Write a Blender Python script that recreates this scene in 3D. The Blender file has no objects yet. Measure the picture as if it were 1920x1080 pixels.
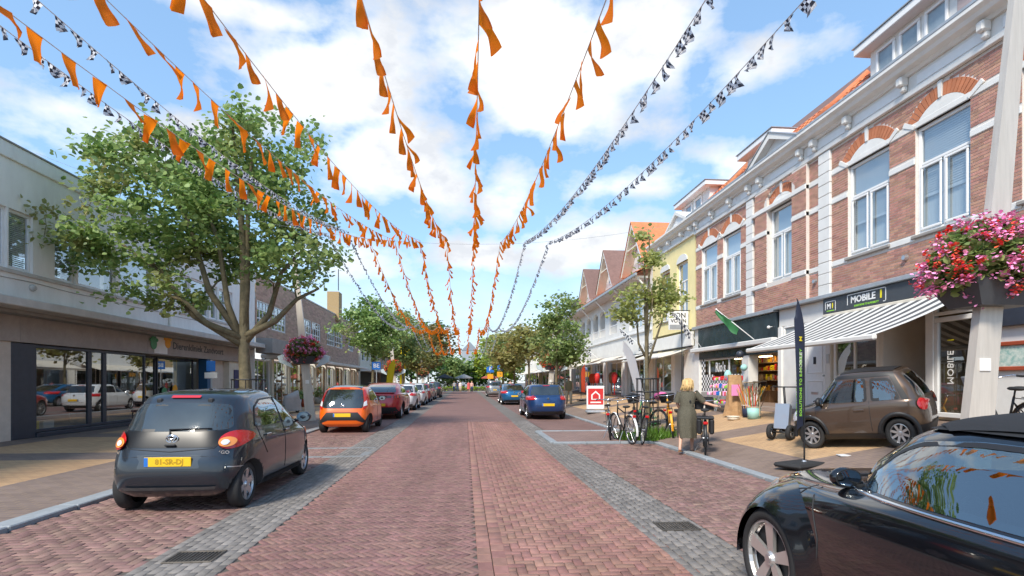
import bpy, bmesh, math, random
import numpy as np
from mathutils import Vector, Matrix, Euler
from mathutils.bvhtree import BVHTree
from mathutils.geometry import delaunay_2d_cdt
R = math.radians
rnd = random.Random(7)
scene = bpy.context.scene
COL = scene.collection

# ------------------------------------------------------------------ camera
CH = 1.55
cam_d = bpy.data.cameras.new("camera")
cam = bpy.data.objects.new("camera", cam_d); COL.objects.link(cam)
cam.location = (0, 0, CH); cam.rotation_euler = (R(90), 0, R(-5.03))
cam_d.sensor_width = 36; cam_d.lens = 18.75; cam_d.shift_y = 0.0922
cam_d.clip_start = 0.05; cam_d.clip_end = 3000
scene.camera = cam

# ------------------------------------------------------------------ sky, sun, exposure
SUN_EL, SUN_AZ = 46, 213          # azimuth measured clockwise from +Y (street direction)
world = bpy.data.worlds.new("World"); scene.world = world; world.use_nodes = True
def build_world():
    nt = world.node_tree; N = nt.nodes; L = nt.links
    for n in list(N): N.remove(n)
    out = N.new('ShaderNodeOutputWorld'); bg = N.new('ShaderNodeBackground')
    bg.inputs['Strength'].default_value = 0.15
    sky = N.new('ShaderNodeTexSky'); sky.sky_type = 'NISHITA'; sky.sun_disc = False
    sky.sun_elevation = R(SUN_EL); sky.sun_rotation = R(SUN_AZ)
    sky.air_density = 1.0; sky.dust_density = 0.7; sky.ozone_density = 1.4
    tc = N.new('ShaderNodeTexCoord')
    def math_(op, a, b=None, clamp=False):
        m = N.new('ShaderNodeMath'); m.operation = op; m.use_clamp = clamp
        for i, v in enumerate((a, b)):
            if v is None: continue
            if isinstance(v, (int, float)): m.inputs[i].default_value = v
            else: L.new(v, m.inputs[i])
        return m.outputs[0]
    def vmath(op, a, b):
        m = N.new('ShaderNodeVectorMath'); m.operation = op
        L.new(a, m.inputs[0])
        if isinstance(b, tuple): m.inputs[1].default_value = b
        else: L.new(b, m.inputs[1])
        return m
    d = tc.outputs['Generated']
    # turbulence that frays the cloud outlines
    sc = vmath('MULTIPLY', d, (1, 1, 1.7)).outputs[0]
    n1 = N.new('ShaderNodeTexNoise'); n1.inputs['Scale'].default_value = 6.5; n1.inputs['Detail'].default_value = 9; n1.inputs['Roughness'].default_value = 0.58
    L.new(sc, n1.inputs['Vector'])
    n2 = N.new('ShaderNodeTexNoise'); n2.inputs['Scale'].default_value = 1.9; n2.inputs['Detail'].default_value = 6; n2.inputs['Roughness'].default_value = 0.6
    off = vmath('ADD', sc, (3.1, 1.7, 5.3)).outputs[0]; L.new(off, n2.inputs['Vector'])
    th = R(5.03); c, s = math.cos(th), math.sin(th)
    acc = None
    # cumulus heaps: bearing (right of the street axis), elevation, spreads, density
    for (u, v, ru, rv, w) in ((-.80, .47, .30, .13, .95), (-.60, .44, .16, .07, .8), (-.36, .56, .24, .14, 1.0), (-.24, .42, .22, .13, .9), (-.13, .37, .14, .10, .95), (-.52, .705, .34, .05, .9), (-.08, .24, .2, .07, .8),
                              (.05, .60, .22, .14, 1.0), (.22, .64, .22, .10, .85), (.06, .50, .12, .06, .8), (-.02, .34, .10, .09, .9), (.25, .37, .25, .035, .7), (.42, .40, .10, .07, .8),
                              (.14, .25, .30, .08, .8), (-.28, .22, .22, .09, .9), (.46, .60, .16, .06, .5)):
        v3 = Vector(((u * c + s), (-u * s + c), v)).normalized()
        k = 1.0 / math.sqrt(1 + u * u + v * v)
        df = vmath('SUBTRACT', d, tuple(v3)).outputs[0]
        df = vmath('MULTIPLY', df, (1 / (ru * k), 1 / (ru * k), 1 / (rv * k))).outputs[0]
        ln = N.new('ShaderNodeVectorMath'); ln.operation = 'LENGTH'; L.new(df, ln.inputs[0])
        b = math_('MULTIPLY', math_('SUBTRACT', 1.25, ln.outputs['Value'], True), w)
        acc = b if acc is None else math_('MAXIMUM', acc, b)
    f = math_('MULTIPLY', math_('SUBTRACT', n1.outputs['Fac'], 0.5), 1.9)
    g = math_('MULTIPLY', math_('SUBTRACT', n2.outputs['Fac'], 0.50), 2.2)
    tot = math_('ADD', math_('ADD', acc, f), math_('MAXIMUM', g, -0.3))
    ramp = N.new('ShaderNodeValToRGB'); L.new(tot, ramp.inputs[0])
    e = ramp.color_ramp.elements; e[0].position = 0.44; e[0].color = (0, 0, 0, 1); e[1].position = 0.88; e[1].color = (1, 1, 1, 1)
    # thin veil towards the horizon
    sep = N.new('ShaderNodeSeparateXYZ'); L.new(d, sep.inputs[0])
    veil = math_('MULTIPLY', math_('SUBTRACT', 1.0, math_('MULTIPLY', sep.outputs['Z'], 4.2), True), 0.75)
    cov = math_('MAXIMUM', ramp.outputs['Color'], veil)
    # cloud body: white tops, blue-grey bellies from the second noise
    cr = N.new('ShaderNodeValToRGB'); L.new(n1.outputs['Fac'], cr.inputs[0])
    q = cr.color_ramp.elements
    q[0].position = 0.34; q[0].color = (3.6, 3.58, 3.5, 1); q[1].position = 0.62; q[1].color = (2.1, 2.2, 2.36, 1)
    hs = N.new('ShaderNodeMixRGB'); hs.blend_type = 'MULTIPLY'; hs.inputs[0].default_value = 1; hs.inputs[2].default_value = (.79, 1.06, 1.30, 1)
    gm = N.new('ShaderNodeGamma'); gm.inputs[1].default_value = .55; L.new(sky.outputs[0], gm.inputs[0]); L.new(gm.outputs[0], hs.inputs[1])
    mx = N.new('ShaderNodeMixRGB'); L.new(cov, mx.inputs[0]); L.new(hs.outputs[0], mx.inputs[1]); L.new(cr.outputs[0], mx.inputs[2])
    L.new(mx.outputs[0], bg.inputs['Color']); L.new(bg.outputs[0], out.inputs[0])
build_world()
sun_d = bpy.data.lights.new("sun", 'SUN'); sun_d.energy = 1.9; sun_d.angle = R(11); sun_d.color = (1.0, 0.92, 0.80)
sun = bpy.data.objects.new("sun", sun_d); COL.objects.link(sun)
sun.rotation_euler = (R(90 - SUN_EL), 0, R(180 - SUN_AZ))
sun.location = (-20, -30, 60)
scene.view_settings.view_transform = 'Standard'; scene.view_settings.look = 'None'
scene.view_settings.exposure = 1.4; scene.view_settings.gamma = 1.0
scene.cycles.max_bounces = 8; scene.cycles.transparent_max_bounces = 12
scene.cycles.caustics_reflective = False; scene.cycles.caustics_refractive = False
scene.cycles.sample_clamp_indirect = 6

# ------------------------------------------------------------------ helpers
def tag(o, label=None, cat=None, group=None, kind=None):
    if label: o['label'] = label
    if cat: o['category'] = cat
    if group: o['group'] = group
    if kind: o['kind'] = kind
    return o
def thing(name, label, cat, loc=(0, 0, 0), rz=0, group=None):
    o = bpy.data.objects.new(name, None); COL.objects.link(o); o.empty_display_size = .2
    o.location = loc; o.rotation_euler = (0, 0, rz)
    return tag(o, label, cat, group)
def copy_tree(o, parent=None):
    c = o.copy(); COL.objects.link(c); c.parent = parent
    for ch in o.children: copy_tree(ch, c)
    return c
def link_mesh(name, me, parent=None, loc=None):
    o = bpy.data.objects.new(name, me); COL.objects.link(o)
    if parent: o.parent = parent
    if loc: o.location = loc
    return o
class MB:
    def __init__(s): s.v = []; s.f = []
    def add(s, vs, fs):
        b = len(s.v); s.v.extend(vs); s.f.extend([tuple(i + b for i in f) for f in fs])
    def quad(s, *p): s.add(list(p), [tuple(range(len(p)))])
    def box(s, x0, x1, y0, y1, z0, z1):
        if x0 > x1: x0, x1 = x1, x0
        if y0 > y1: y0, y1 = y1, y0
        if z0 > z1: z0, z1 = z1, z0
        s.add([(x0, y0, z0), (x1, y0, z0), (x1, y1, z0), (x0, y1, z0), (x0, y0, z1), (x1, y0, z1), (x1, y1, z1), (x0, y1, z1)],
              [(0, 3, 2, 1), (4, 5, 6, 7), (0, 1, 5, 4), (1, 2, 6, 5), (2, 3, 7, 6), (3, 0, 4, 7)])
        return s
    def bbox(s, x0, x1, y0, y1, z0, z1, b=.01):
        """box with chamfered edges"""
        if x0 > x1: x0, x1 = x1, x0
        if y0 > y1: y0, y1 = y1, y0
        if z0 > z1: z0, z1 = z1, z0
        b = min(b, (x1 - x0) * .45, (y1 - y0) * .45, (z1 - z0) * .45)
        xs, ys, zs = (x0, x1), (y0, y1), (z0, z1); V = []; ix = {}
        for i in (0, 1):
            for j in (0, 1):
                for k in (0, 1):
                    sx, sy, sz = (1 - 2 * i), (1 - 2 * j), (1 - 2 * k)
                    for ax in range(3):
                        p = [xs[i] + (0 if ax == 0 else sx * b), ys[j] + (0 if ax == 1 else sy * b), zs[k] + (0 if ax == 2 else sz * b)]
                        ix[(i, j, k, ax)] = len(V); V.append(tuple(p))
        F = []
        g = lambda i, j, k, a: ix[(i, j, k, a)]
        for i in (0, 1):
            F.append((g(i, 0, 0, 0), g(i, 1, 0, 0), g(i, 1, 1, 0), g(i, 0, 1, 0)))
            F.append((g(0, i, 0, 1), g(1, i, 0, 1), g(1, i, 1, 1), g(0, i, 1, 1)))
            F.append((g(0, 0, i, 2), g(1, 0, i, 2), g(1, 1, i, 2), g(0, 1, i, 2)))
            for j in (0, 1):
                F.append((g(i, j, 0, 0), g(i, j, 1, 0), g(i, j, 1, 1), g(i, j, 0, 1)))
                F.append((g(i, 0, j, 0), g(i, 1, j, 0), g(i, 1, j, 2), g(i, 0, j, 2)))
                F.append((g(0, i, j, 1), g(1, i, j, 1), g(1, i, j, 2), g(0, i, j, 2)))
                for k in (0, 1): F.append((g(i, j, k, 0), g(i, j, k, 1), g(i, j, k, 2)))
        s.add(V, F); return s
    def prism(s, pts, vec):
        n = len(pts); v = Vector(vec)
        s.add([tuple(p) for p in pts] + [tuple(Vector(p) + v) for p in pts],
              [tuple(range(n))[::-1], tuple(range(n, 2 * n))] + [(i, (i + 1) % n, n + (i + 1) % n, n + i) for i in range(n)])
        return s
    def tube(s, pts, r, n=8, cap=True, closed=False):
        pts = [Vector(p) for p in pts]; m = len(pts)
        if not isinstance(r, (list, tuple)): r = [r] * m
        V = []; ref = None
        for i, p in enumerate(pts):
            if closed: t = pts[(i + 1) % m] - pts[i - 1]
            else: t = pts[min(i + 1, m - 1)] - pts[max(i - 1, 0)]
            if t.length < 1e-9: t = Vector((0, 0, 1))
            t.normalize()
            if ref is None: ref = Vector((0, 0, 1)) if abs(t.z) < .9 else Vector((1, 0, 0))
            a = t.cross(ref)
            if a.length < 1e-6: a = t.orthogonal()
            a.normalize(); b = t.cross(a); ref = -b if False else ref
            for k in range(n):
                an = 2 * math.pi * k / n
                V.append(tuple(p + (a * math.cos(an) + b * math.sin(an)) * r[i]))
        F = []
        for i in range(m if closed else m - 1):
            j = (i + 1) % m
            for k in range(n):
                k2 = (k + 1) % n; F.append((i * n + k, i * n + k2, j * n + k2, j * n + k))
        if cap and not closed: F += [tuple(range(n))[::-1], tuple(range((m - 1) * n, m * n))]
        s.add(V, F); return s
    def lathe(s, prof, origin=(0, 0, 0), axis='Z', n=16, a0=0, a1=2 * math.pi, sx=1, sy=1):
        full = abs(a1 - a0 - 2 * math.pi) < 1e-6
        o = Vector(origin); V = []; m = len(prof); na = n if full else n + 1
        for i in range(na):
            an = a0 + (a1 - a0) * i / n; c, q = math.cos(an) * sx, math.sin(an) * sy
            for (r, z) in prof:
                p = {'Z': (r * c, r * q, z), 'Y': (r * c, z, r * q), 'X': (z, r * c, r * q)}[axis]
                V.append(tuple(o + Vector(p)))
        F = []
        for i in range(n):
            j = (i + 1) % na
            for k in range(m - 1): F.append((i * m + k, j * m + k, j * m + k + 1, i * m + k + 1))
        s.add(V, F); return s
    def ball(s, c, r, n=10, m=7, jit=0):
        rx, ry, rz = (r, r, r) if isinstance(r, (int, float)) else r
        V = [(c[0], c[1], c[2] + rz)]
        for i in range(1, m):
            t = math.pi * i / m
            for k in range(n):
                a = 2 * math.pi * k / n; q = 1 + rnd.uniform(-jit, jit)
                V.append((c[0] + rx * q * math.sin(t) * math.cos(a), c[1] + ry * q * math.sin(t) * math.sin(a), c[2] + rz * q * math.cos(t)))
        V.append((c[0], c[1], c[2] - rz)); F = []
        for k in range(n): F.append((0, 1 + k, 1 + (k + 1) % n))
        for i in range(m - 2):
            for k in range(n): F.append((1 + i * n + k, 1 + (i + 1) * n + k, 1 + (i + 1) * n + (k + 1) % n, 1 + i * n + (k + 1) % n))
        l = len(V) - 1
        for k in range(n): F.append((l, 1 + (m - 2) * n + (k + 1) % n, 1 + (m - 2) * n + k))
        s.add(V, F); return s
    def mesh(s, name, mat, smooth=False):
        me = bpy.data.meshes.new(name); me.from_pydata([tuple(p) for p in s.v], [], s.f)
        if mat: me.materials.append(M[mat] if isinstance(mat, str) else mat)
        if smooth: me.polygons.foreach_set('use_smooth', [True] * len(me.polygons))
        me.update(); return me
    def build(s, name, mat, parent=None, smooth=False, loc=None, fix=False):
        me = s.mesh(name, mat, smooth)
        if fix:
            bm = bmesh.new(); bm.from_mesh(me); bmesh.ops.recalc_face_normals(bm, faces=bm.faces); bm.to_mesh(me); bm.free()
        return link_mesh(name, me, parent, loc)
def text_mesh(name, body, size, mat, T, parent=None, extrude=.003, align='CENTER', sx=1.0, bold=0.0):
    """T maps local (a, b, depth) to world/parent coordinates"""
    cu = bpy.data.curves.new(name, 'FONT'); cu.body = body; cu.size = size; cu.align_x = align; cu.align_y = 'CENTER'
    cu.extrude = extrude; cu.resolution_u = 2; cu.offset = bold
    ob = bpy.data.objects.new(name, cu); COL.objects.link(ob)
    dg = bpy.context.evaluated_depsgraph_get(); me = bpy.data.meshes.new_from_object(ob.evaluated_get(dg))
    bpy.data.objects.remove(ob); bpy.data.curves.remove(cu)
    for v in me.vertices:
        v.co = Vector(T(v.co.x * sx, v.co.y, v.co.z))
    me.materials.clear(); me.materials.append(M[mat]); me.name = name; me.update()
    return link_mesh(name, me, parent)

# ------------------------------------------------------------------ materials
M = {}
def mat(name, col, rough=.6, metal=0, var=0., vscale=6., bump=0., bscale=60., spec=.5, coat=0., emit=0., island=0., hue=0., col2=None, dirt=0., stretch=None, sub=0., wear=0.):
    m = bpy.data.materials.new(name); m.use_nodes = True; nt = m.node_tree; N = nt.nodes; L = nt.links
    b = N['Principled BSDF']; b.inputs['Roughness'].default_value = rough; b.inputs['Metallic'].default_value = metal
    b.inputs['Specular IOR Level'].default_value = spec; b.inputs['Coat Weight'].default_value = coat; b.inputs['Coat Roughness'].default_value = .03
    c4 = (*col, 1); b.inputs['Base Color'].default_value = c4
    if emit: b.inputs['Emission Color'].default_value = c4; b.inputs['Emission Strength'].default_value = emit
    cur = None
    if var or bump or col2 or dirt:
        tc = N.new('ShaderNodeTexCoord'); src = tc.outputs['Object']
        if stretch:
            mp = N.new('ShaderNodeMapping'); mp.inputs['Scale'].default_value = stretch; L.new(src, mp.inputs[0]); src = mp.outputs[0]
    if var or col2:
        n = N.new('ShaderNodeTexNoise'); n.inputs['Scale'].default_value = vscale; n.inputs['Detail'].default_value = 6; n.inputs['Roughness'].default_value = .65; L.new(src, n.inputs['Vector'])
        r = N.new('ShaderNodeValToRGB'); L.new(n.outputs['Fac'], r.inputs[0]); e = r.color_ramp.elements
        e[0].position = .3; e[1].position = .7
        a = col2 if col2 else tuple(min(1, x * (1 - var)) for x in col); z = col if col2 else tuple(min(1, x * (1 + var)) for x in col)
        e[0].color = (*a, 1); e[1].color = (*z, 1); cur = r.outputs[0]
    if island or hue:
        g = N.new('ShaderNodeNewGeometry'); oi = N.new('ShaderNodeObjectInfo')
        ad = N.new('ShaderNodeMath'); ad.operation = 'ADD'; L.new(g.outputs['Random Per Island'], ad.inputs[0]); L.new(oi.outputs['Random'], ad.inputs[1])
        fr = N.new('ShaderNodeMath'); fr.operation = 'FRACT'; L.new(ad.outputs[0], fr.inputs[0])
        mr = N.new('ShaderNodeMapRange'); L.new(fr.outputs[0], mr.inputs[0]); mr.inputs[3].default_value = 1 - island; mr.inputs[4].default_value = 1 + island
        mr2 = N.new('ShaderNodeMath'); mr2.operation = 'MULTIPLY'; mr2.inputs[1].default_value = 7.31; L.new(fr.outputs[0], mr2.inputs[0])
        fr2 = N.new('ShaderNodeMath'); fr2.operation = 'FRACT'; L.new(mr2.outputs[0], fr2.inputs[0])
        hm = N.new('ShaderNodeMapRange'); L.new(fr2.outputs[0], hm.inputs[0]); hm.inputs[3].default_value = .5 - hue; hm.inputs[4].default_value = .5 + hue
        hs = N.new('ShaderNodeHueSaturation'); L.new(mr.outputs[0], hs.inputs['Value']); L.new(hm.outputs[0], hs.inputs['Hue'])
        if cur: L.new(cur, hs.inputs['Color'])
        else: hs.inputs['Color'].default_value = c4
        cur = hs.outputs[0]
    if dirt:
        n = N.new('ShaderNodeTexNoise'); n.inputs['Scale'].default_value = 1.3; n.inputs['Detail'].default_value = 9; n.inputs['Roughness'].default_value = .7; L.new(src, n.inputs['Vector'])
        r = N.new('ShaderNodeValToRGB'); L.new(n.outputs['Fac'], r.inputs[0]); e = r.color_ramp.elements; e[0].position = .35; e[1].position = .62
        e[0].color = (1 - dirt, 1 - dirt * 1.05, 1 - dirt * 1.15, 1); e[1].color = (1, 1, 1, 1)
        mx = N.new('ShaderNodeMixRGB'); mx.blend_type = 'MULTIPLY'; mx.inputs[0].default_value = 1
        if cur: L.new(cur, mx.inputs[1])
        else: mx.inputs[1].default_value = c4
        L.new(r.outputs[0], mx.inputs[2]); cur = mx.outputs[0]
    if wear:      # trodden and driven-over tone in world space, drawn out along the street, plus small stains
        gp = N.new('ShaderNodeNewGeometry'); mp2 = N.new('ShaderNodeMapping'); mp2.inputs['Scale'].default_value = (1.5, .16, 1); L.new(gp.outputs['Position'], mp2.inputs[0])
        for k, (sc, lo, hi) in enumerate(((1.0, .36, .64), (3.4, .30, .44))):
            n = N.new('ShaderNodeTexNoise'); n.inputs['Scale'].default_value = sc; n.inputs['Detail'].default_value = 7; n.inputs['Roughness'].default_value = .65; L.new(mp2.outputs[0] if k == 0 else gp.outputs['Position'], n.inputs['Vector'])
            r = N.new('ShaderNodeValToRGB'); L.new(n.outputs['Fac'], r.inputs[0]); e = r.color_ramp.elements; e[0].position = lo; e[1].position = hi
            w0, w1 = (1 - wear, 1 + wear * .6) if k == 0 else (1 - wear * 1.1, 1.0); e[0].color = (w0, w0, w0 * .98, 1); e[1].color = (w1, w1, w1, 1)
            mx = N.new('ShaderNodeMixRGB'); mx.blend_type = 'MULTIPLY'; mx.inputs[0].default_value = 1; L.new(cur, mx.inputs[1]); L.new(r.outputs[0], mx.inputs[2]); cur = mx.outputs[0]
    if cur: L.new(cur, b.inputs['Base Color'])
    if bump:
        n = N.new('ShaderNodeTexNoise'); n.inputs['Scale'].default_value = bscale; n.inputs['Detail'].default_value = 5; L.new(src, n.inputs['Vector'])
        bp = N.new('ShaderNodeBump'); bp.inputs['Strength'].default_value = bump; bp.inputs['Distance'].default_value = .01
        L.new(n.outputs['Fac'], bp.inputs['Height']); L.new(bp.outputs[0], b.inputs['Normal'])
    M[name] = m; return m
def glass(name, tint, refl=.12, through=.6, rough=.01):
    """thin pane: mirror share by angle over a tinted see-through sheet"""
    m = bpy.data.materials.new(name); m.use_nodes = True; nt = m.node_tree; N = nt.nodes; L = nt.links
    for n in list(N): N.remove(n)
    out = N.new('ShaderNodeOutputMaterial'); tr = N.new('ShaderNodeBsdfTransparent'); tr.inputs[0].default_value = (*[t * through for t in tint], 1)
    gl = N.new('ShaderNodeBsdfGlossy'); gl.inputs['Roughness'].default_value = rough; gl.inputs[0].default_value = (.95, .98, 1, 1)
    lw = N.new('ShaderNodeLayerWeight'); lw.inputs['Blend'].default_value = .5
    pw = N.new('ShaderNodeMath'); pw.operation = 'POWER'; pw.inputs[1].default_value = 2.6; L.new(lw.outputs['Facing'], pw.inputs[0])
    mr = N.new('ShaderNodeMapRange'); L.new(pw.outputs[0], mr.inputs[0]); mr.inputs[3].default_value = refl; mr.inputs[4].default_value = .9
    mx = N.new('ShaderNodeMixShader'); L.new(mr.outputs[0], mx.inputs[0]); L.new(tr.outputs[0], mx.inputs[1]); L.new(gl.outputs[0], mx.inputs[2]); L.new(mx.outputs[0], out.inputs[0])
    M[name] = m; return m
def leafmat(name, c1, c2, c3, trans=.35, cl=.5):
    """leaf: per-leaf colour spread, patches of a third (dry) colour, some light through the blade"""
    m = bpy.data.materials.new(name); m.use_nodes = True; nt = m.node_tree; N = nt.nodes; L = nt.links
    b = N['Principled BSDF']; b.inputs['Roughness'].default_value = .42; out = N['Material Output']
    g = N.new('ShaderNodeNewGeometry'); r = N.new('ShaderNodeValToRGB'); L.new(g.outputs['Random Per Island'], r.inputs[0])
    e = r.color_ramp.elements; e[0].color = (*c1, 1); e[1].color = (*c2, 1)
    tc = N.new('ShaderNodeTexCoord'); n = N.new('ShaderNodeTexNoise'); n.inputs['Scale'].default_value = cl; n.inputs['Detail'].default_value = 3; L.new(tc.outputs['Object'], n.inputs['Vector'])
    r2 = N.new('ShaderNodeValToRGB'); L.new(n.outputs['Fac'], r2.inputs[0]); e = r2.color_ramp.elements; e[0].position = .54; e[1].position = .74; e[0].color = (0, 0, 0, 1); e[1].color = (1, 1, 1, 1)
    mlt = N.new('ShaderNodeMath'); mlt.operation = 'MULTIPLY'; mlt.inputs[1].default_value = .75; L.new(r2.outputs[0], mlt.inputs[0])
    mx = N.new('ShaderNodeMixRGB'); L.new(mlt.outputs[0], mx.inputs[0]); L.new(r.outputs[0], mx.inputs[1]); mx.inputs[2].default_value = (*c3, 1)
    L.new(mx.outputs[0], b.inputs['Base Color'])
    t = N.new('ShaderNodeBsdfTranslucent'); L.new(mx.outputs[0], t.inputs[0])
    ms = N.new('ShaderNodeMixShader'); ms.inputs[0].default_value = trans; L.new(b.outputs[0], ms.inputs[1]); L.new(t.outputs[0], ms.inputs[2]); L.new(ms.outputs[0], out.inputs[0])
    M[name] = m; return m
def cloth(name, col, trans=.4, var=.0):
    m = bpy.data.materials.new(name); m.use_nodes = True; nt = m.node_tree; N = nt.nodes; L = nt.links
    b = N['Principled BSDF']; b.inputs['Base Color'].default_value = (*col, 1); b.inputs['Roughness'].default_value = .65
    t = N.new('ShaderNodeBsdfTranslucent'); t.inputs[0].default_value = (*col, 1); ms = N.new('ShaderNodeMixShader'); ms.inputs[0].default_value = trans
    L.new(b.outputs[0], ms.inputs[1]); L.new(t.outputs[0], ms.inputs[2]); L.new(ms.outputs[0], N['Material Output'].inputs[0]); M[name] = m; return m
def paving(name, col, col2, bw=.2, bh=.1, mortar=(.10, .085, .075), bands=None, msize=.006):
    """brick courses for paving too far off to lay brick by brick; bands = (colour, period, share, x_lo, x_hi, offset): cross bands laid in other bricks"""
    m = bpy.data.materials.new(name); m.use_nodes = True; nt = m.node_tree; N = nt.nodes; L = nt.links; b = N['Principled BSDF']; b.inputs['Roughness'].default_value = .8
    b.inputs['Specular IOR Level'].default_value = .3
    tc = N.new('ShaderNodeTexCoord'); br = N.new('ShaderNodeTexBrick'); L.new(tc.outputs['Object'], br.inputs['Vector'])
    br.inputs['Scale'].default_value = 1; br.inputs['Brick Width'].default_value = bw; br.inputs['Row Height'].default_value = bh; br.inputs['Mortar Size'].default_value = msize
    br.inputs['Mortar Smooth'].default_value = .3; br.inputs['Bias'].default_value = 0
    br.inputs['Color1'].default_value = (*col, 1); br.inputs['Color2'].default_value = (*col2, 1); br.inputs['Mortar'].default_value = (*mortar, 1)
    cur = br.outputs['Color']
    n = N.new('ShaderNodeTexNoise'); n.inputs['Scale'].default_value = .8; n.inputs['Detail'].default_value = 8; n.inputs['Roughness'].default_value = .7; L.new(tc.outputs['Object'], n.inputs['Vector'])
    r = N.new('ShaderNodeValToRGB'); L.new(n.outputs['Fac'], r.inputs[0]); e = r.color_ramp.elements; e[0].position = .3; e[1].position = .75; e[0].color = (.80, .79, .78, 1); e[1].color = (1.12, 1.12, 1.1, 1)
    if bands:
        bc, per, share, xlo, xhi, offs = bands
        sp = N.new('ShaderNodeSeparateXYZ'); L.new(tc.outputs['Object'], sp.inputs[0])
        def mt(op, a, v2=None, cl=False):
            q = N.new('ShaderNodeMath'); q.operation = op; q.use_clamp = cl
            for i, v in enumerate((a, v2)):
                if v is None: continue
                if isinstance(v, (int, float)): q.inputs[i].default_value = v
                else: L.new(v, q.inputs[i])
            return q.outputs[0]
        fr = mt('FRACT', mt('DIVIDE', mt('ADD', sp.outputs['Y'], offs), per)); inb = mt('LESS_THAN', fr, share)
        side = mt('MAXIMUM', mt('LESS_THAN', sp.outputs['X'], xlo), mt('GREATER_THAN', sp.outputs['X'], xhi)); fac = mt('MAXIMUM', inb, side)
        b2 = N.new('ShaderNodeTexBrick'); L.new(tc.outputs['Object'], b2.inputs['Vector']); b2.inputs['Scale'].default_value = 1; b2.inputs['Brick Width'].default_value = bw; b2.inputs['Row Height'].default_value = bh
        b2.inputs['Mortar Size'].default_value = msize; b2.inputs['Color1'].default_value = (*bc, 1); b2.inputs['Color2'].default_value = (*[x * .8 for x in bc], 1); b2.inputs['Mortar'].default_value = (*mortar, 1)
        mx = N.new('ShaderNodeMixRGB'); L.new(fac, mx.inputs[0]); L.new(cur, mx.inputs[1]); L.new(b2.outputs['Color'], mx.inputs[2]); cur = mx.outputs[0]
    mm = N.new('ShaderNodeMixRGB'); mm.blend_type = 'MULTIPLY'; mm.inputs[0].default_value = 1; L.new(cur, mm.inputs[1]); L.new(r.outputs[0], mm.inputs[2]); L.new(mm.outputs[0], b.inputs['Base Color'])
    bp = N.new('ShaderNodeBump'); bp.inputs['Strength'].default_value = .5; bp.inputs['Distance'].default_value = .006; bp.invert = True
    L.new(br.outputs['Fac'], bp.inputs['Height']); L.new(bp.outputs[0], b.inputs['Normal']); M[name] = m; return m

mat('ground', (.16, .15, .13), .9, var=.2, vscale=.5)
mat('joint_sand', (.095, .08, .066), .95, var=.3, vscale=8)
mat('brick_red', (.245, .136, .118), .75, var=.14, vscale=9, bump=.25, bscale=90, island=.15, hue=.012, spec=.35, wear=.2)
mat('brick_rose', (.30, .158, .127), .75, var=.14, vscale=9, bump=.25, bscale=90, island=.15, hue=.012, spec=.35, wear=.2)
mat('brick_bay', (.245, .148, .126), .78, var=.18, vscale=9, bump=.25, bscale=90, island=.22, hue=.014, spec=.35, wear=.2)
mat('brick_grey', (.205, .185, .17), .8, var=.16, vscale=9, bump=.25, bscale=90, island=.2, spec=.35, wear=.2)
mat('kerb_stone', (.29, .315, .335), .75, var=.12, vscale=12, bump=.2, island=.1, dirt=.15)
paving('road_far', (.275, .152, .136), (.245, .135, .118), .2, .07)
paving('bay_far', (.245, .145, .128), (.215, .125, .108), .2, .1)
paving('gutter_far', (.21, .19, .175), (.185, .165, .152), .2, .1)
paving('walk_left', (.56, .36, .20), (.48, .30, .17), .21, .105, bands=((.23, .175, .155), 4.6, .24, -10.9, -6.75, 2.6), mortar=(.3, .22, .15))
paving('walk_right', (.58, .38, .21), (.50, .32, .18), .21, .105, bands=((.25, .185, .16), 4.4, .26, 6.0, 9.1, 1.1), mortar=(.3, .22, .15))
paving('bulb', (.30, .20, .175), (.25, .165, .145), .21, .105)
mat('divider', (.20, .205, .21), .8, var=.12, vscale=12, bump=.2, island=.1, wear=.15)
mat('iron', (.11, .095, .08), .6, .6, var=.4, vscale=30)
mat('white', (.78, .77, .74), .55, var=.05, vscale=3, dirt=.07)
mat('white_clean', (.82, .82, .81), .4, var=.03)
mat('render_white', (.90, .875, .83), .8, var=.05, vscale=2, bump=.1, bscale=40, dirt=.13, stretch=(1, 1, .35))
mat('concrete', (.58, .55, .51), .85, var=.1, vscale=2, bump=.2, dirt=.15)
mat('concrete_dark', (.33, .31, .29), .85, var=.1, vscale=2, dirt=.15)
mat('fascia_shaded', (.40, .345, .31), .8, var=.08, dirt=.15)  # beige fascia; the shade under the canopy is mixed into its base colour
mat('beige', (.64, .55, .47), .8, var=.06, dirt=.1)
mat('navy_frame', (.035, .042, .06), .4, var=.15)
mat('mortar', (.70, .65, .60), .9, var=.12, vscale=20)
mat('brick_wall', (.46, .245, .18), .8, var=.14, vscale=14, bump=.3, bscale=120, island=.24, hue=.014)
mat('brick_arch', (.50, .18, .085), .75, var=.1, island=.14)
mat('brick_brown', (.48, .31, .23), .85, var=.1, island=.2, hue=.01)
mat('brick_yellow', (.40, .28, .14), .85, var=.1, vscale=10)
mat('mortar_brown', (.50, .38, .31), .9, var=.1)
mat('yellow_wall', (.88, .75, .38), .75, var=.04, dirt=.05)
mat('tile_orange', (.60, .20, .085), .65, var=.18, vscale=7, island=.2, hue=.012, dirt=.12)
mat('tile_red', (.20, .115, .095), .7, var=.15, island=.2, dirt=.12)
mat('slate', (.06, .065, .075), .6, var=.2)
mat('zinc', (.42, .45, .48), .5, .4, var=.1, dirt=.1)
mat('sign_grey', (.055, .062, .072), .45, var=.08)
mat('teal_dark', (.025, .042, .052), .25, var=.3, vscale=2)
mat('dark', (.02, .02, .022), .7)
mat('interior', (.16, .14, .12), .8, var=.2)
mat('interior_warm', (.42, .30, .20), .8, var=.2)
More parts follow.
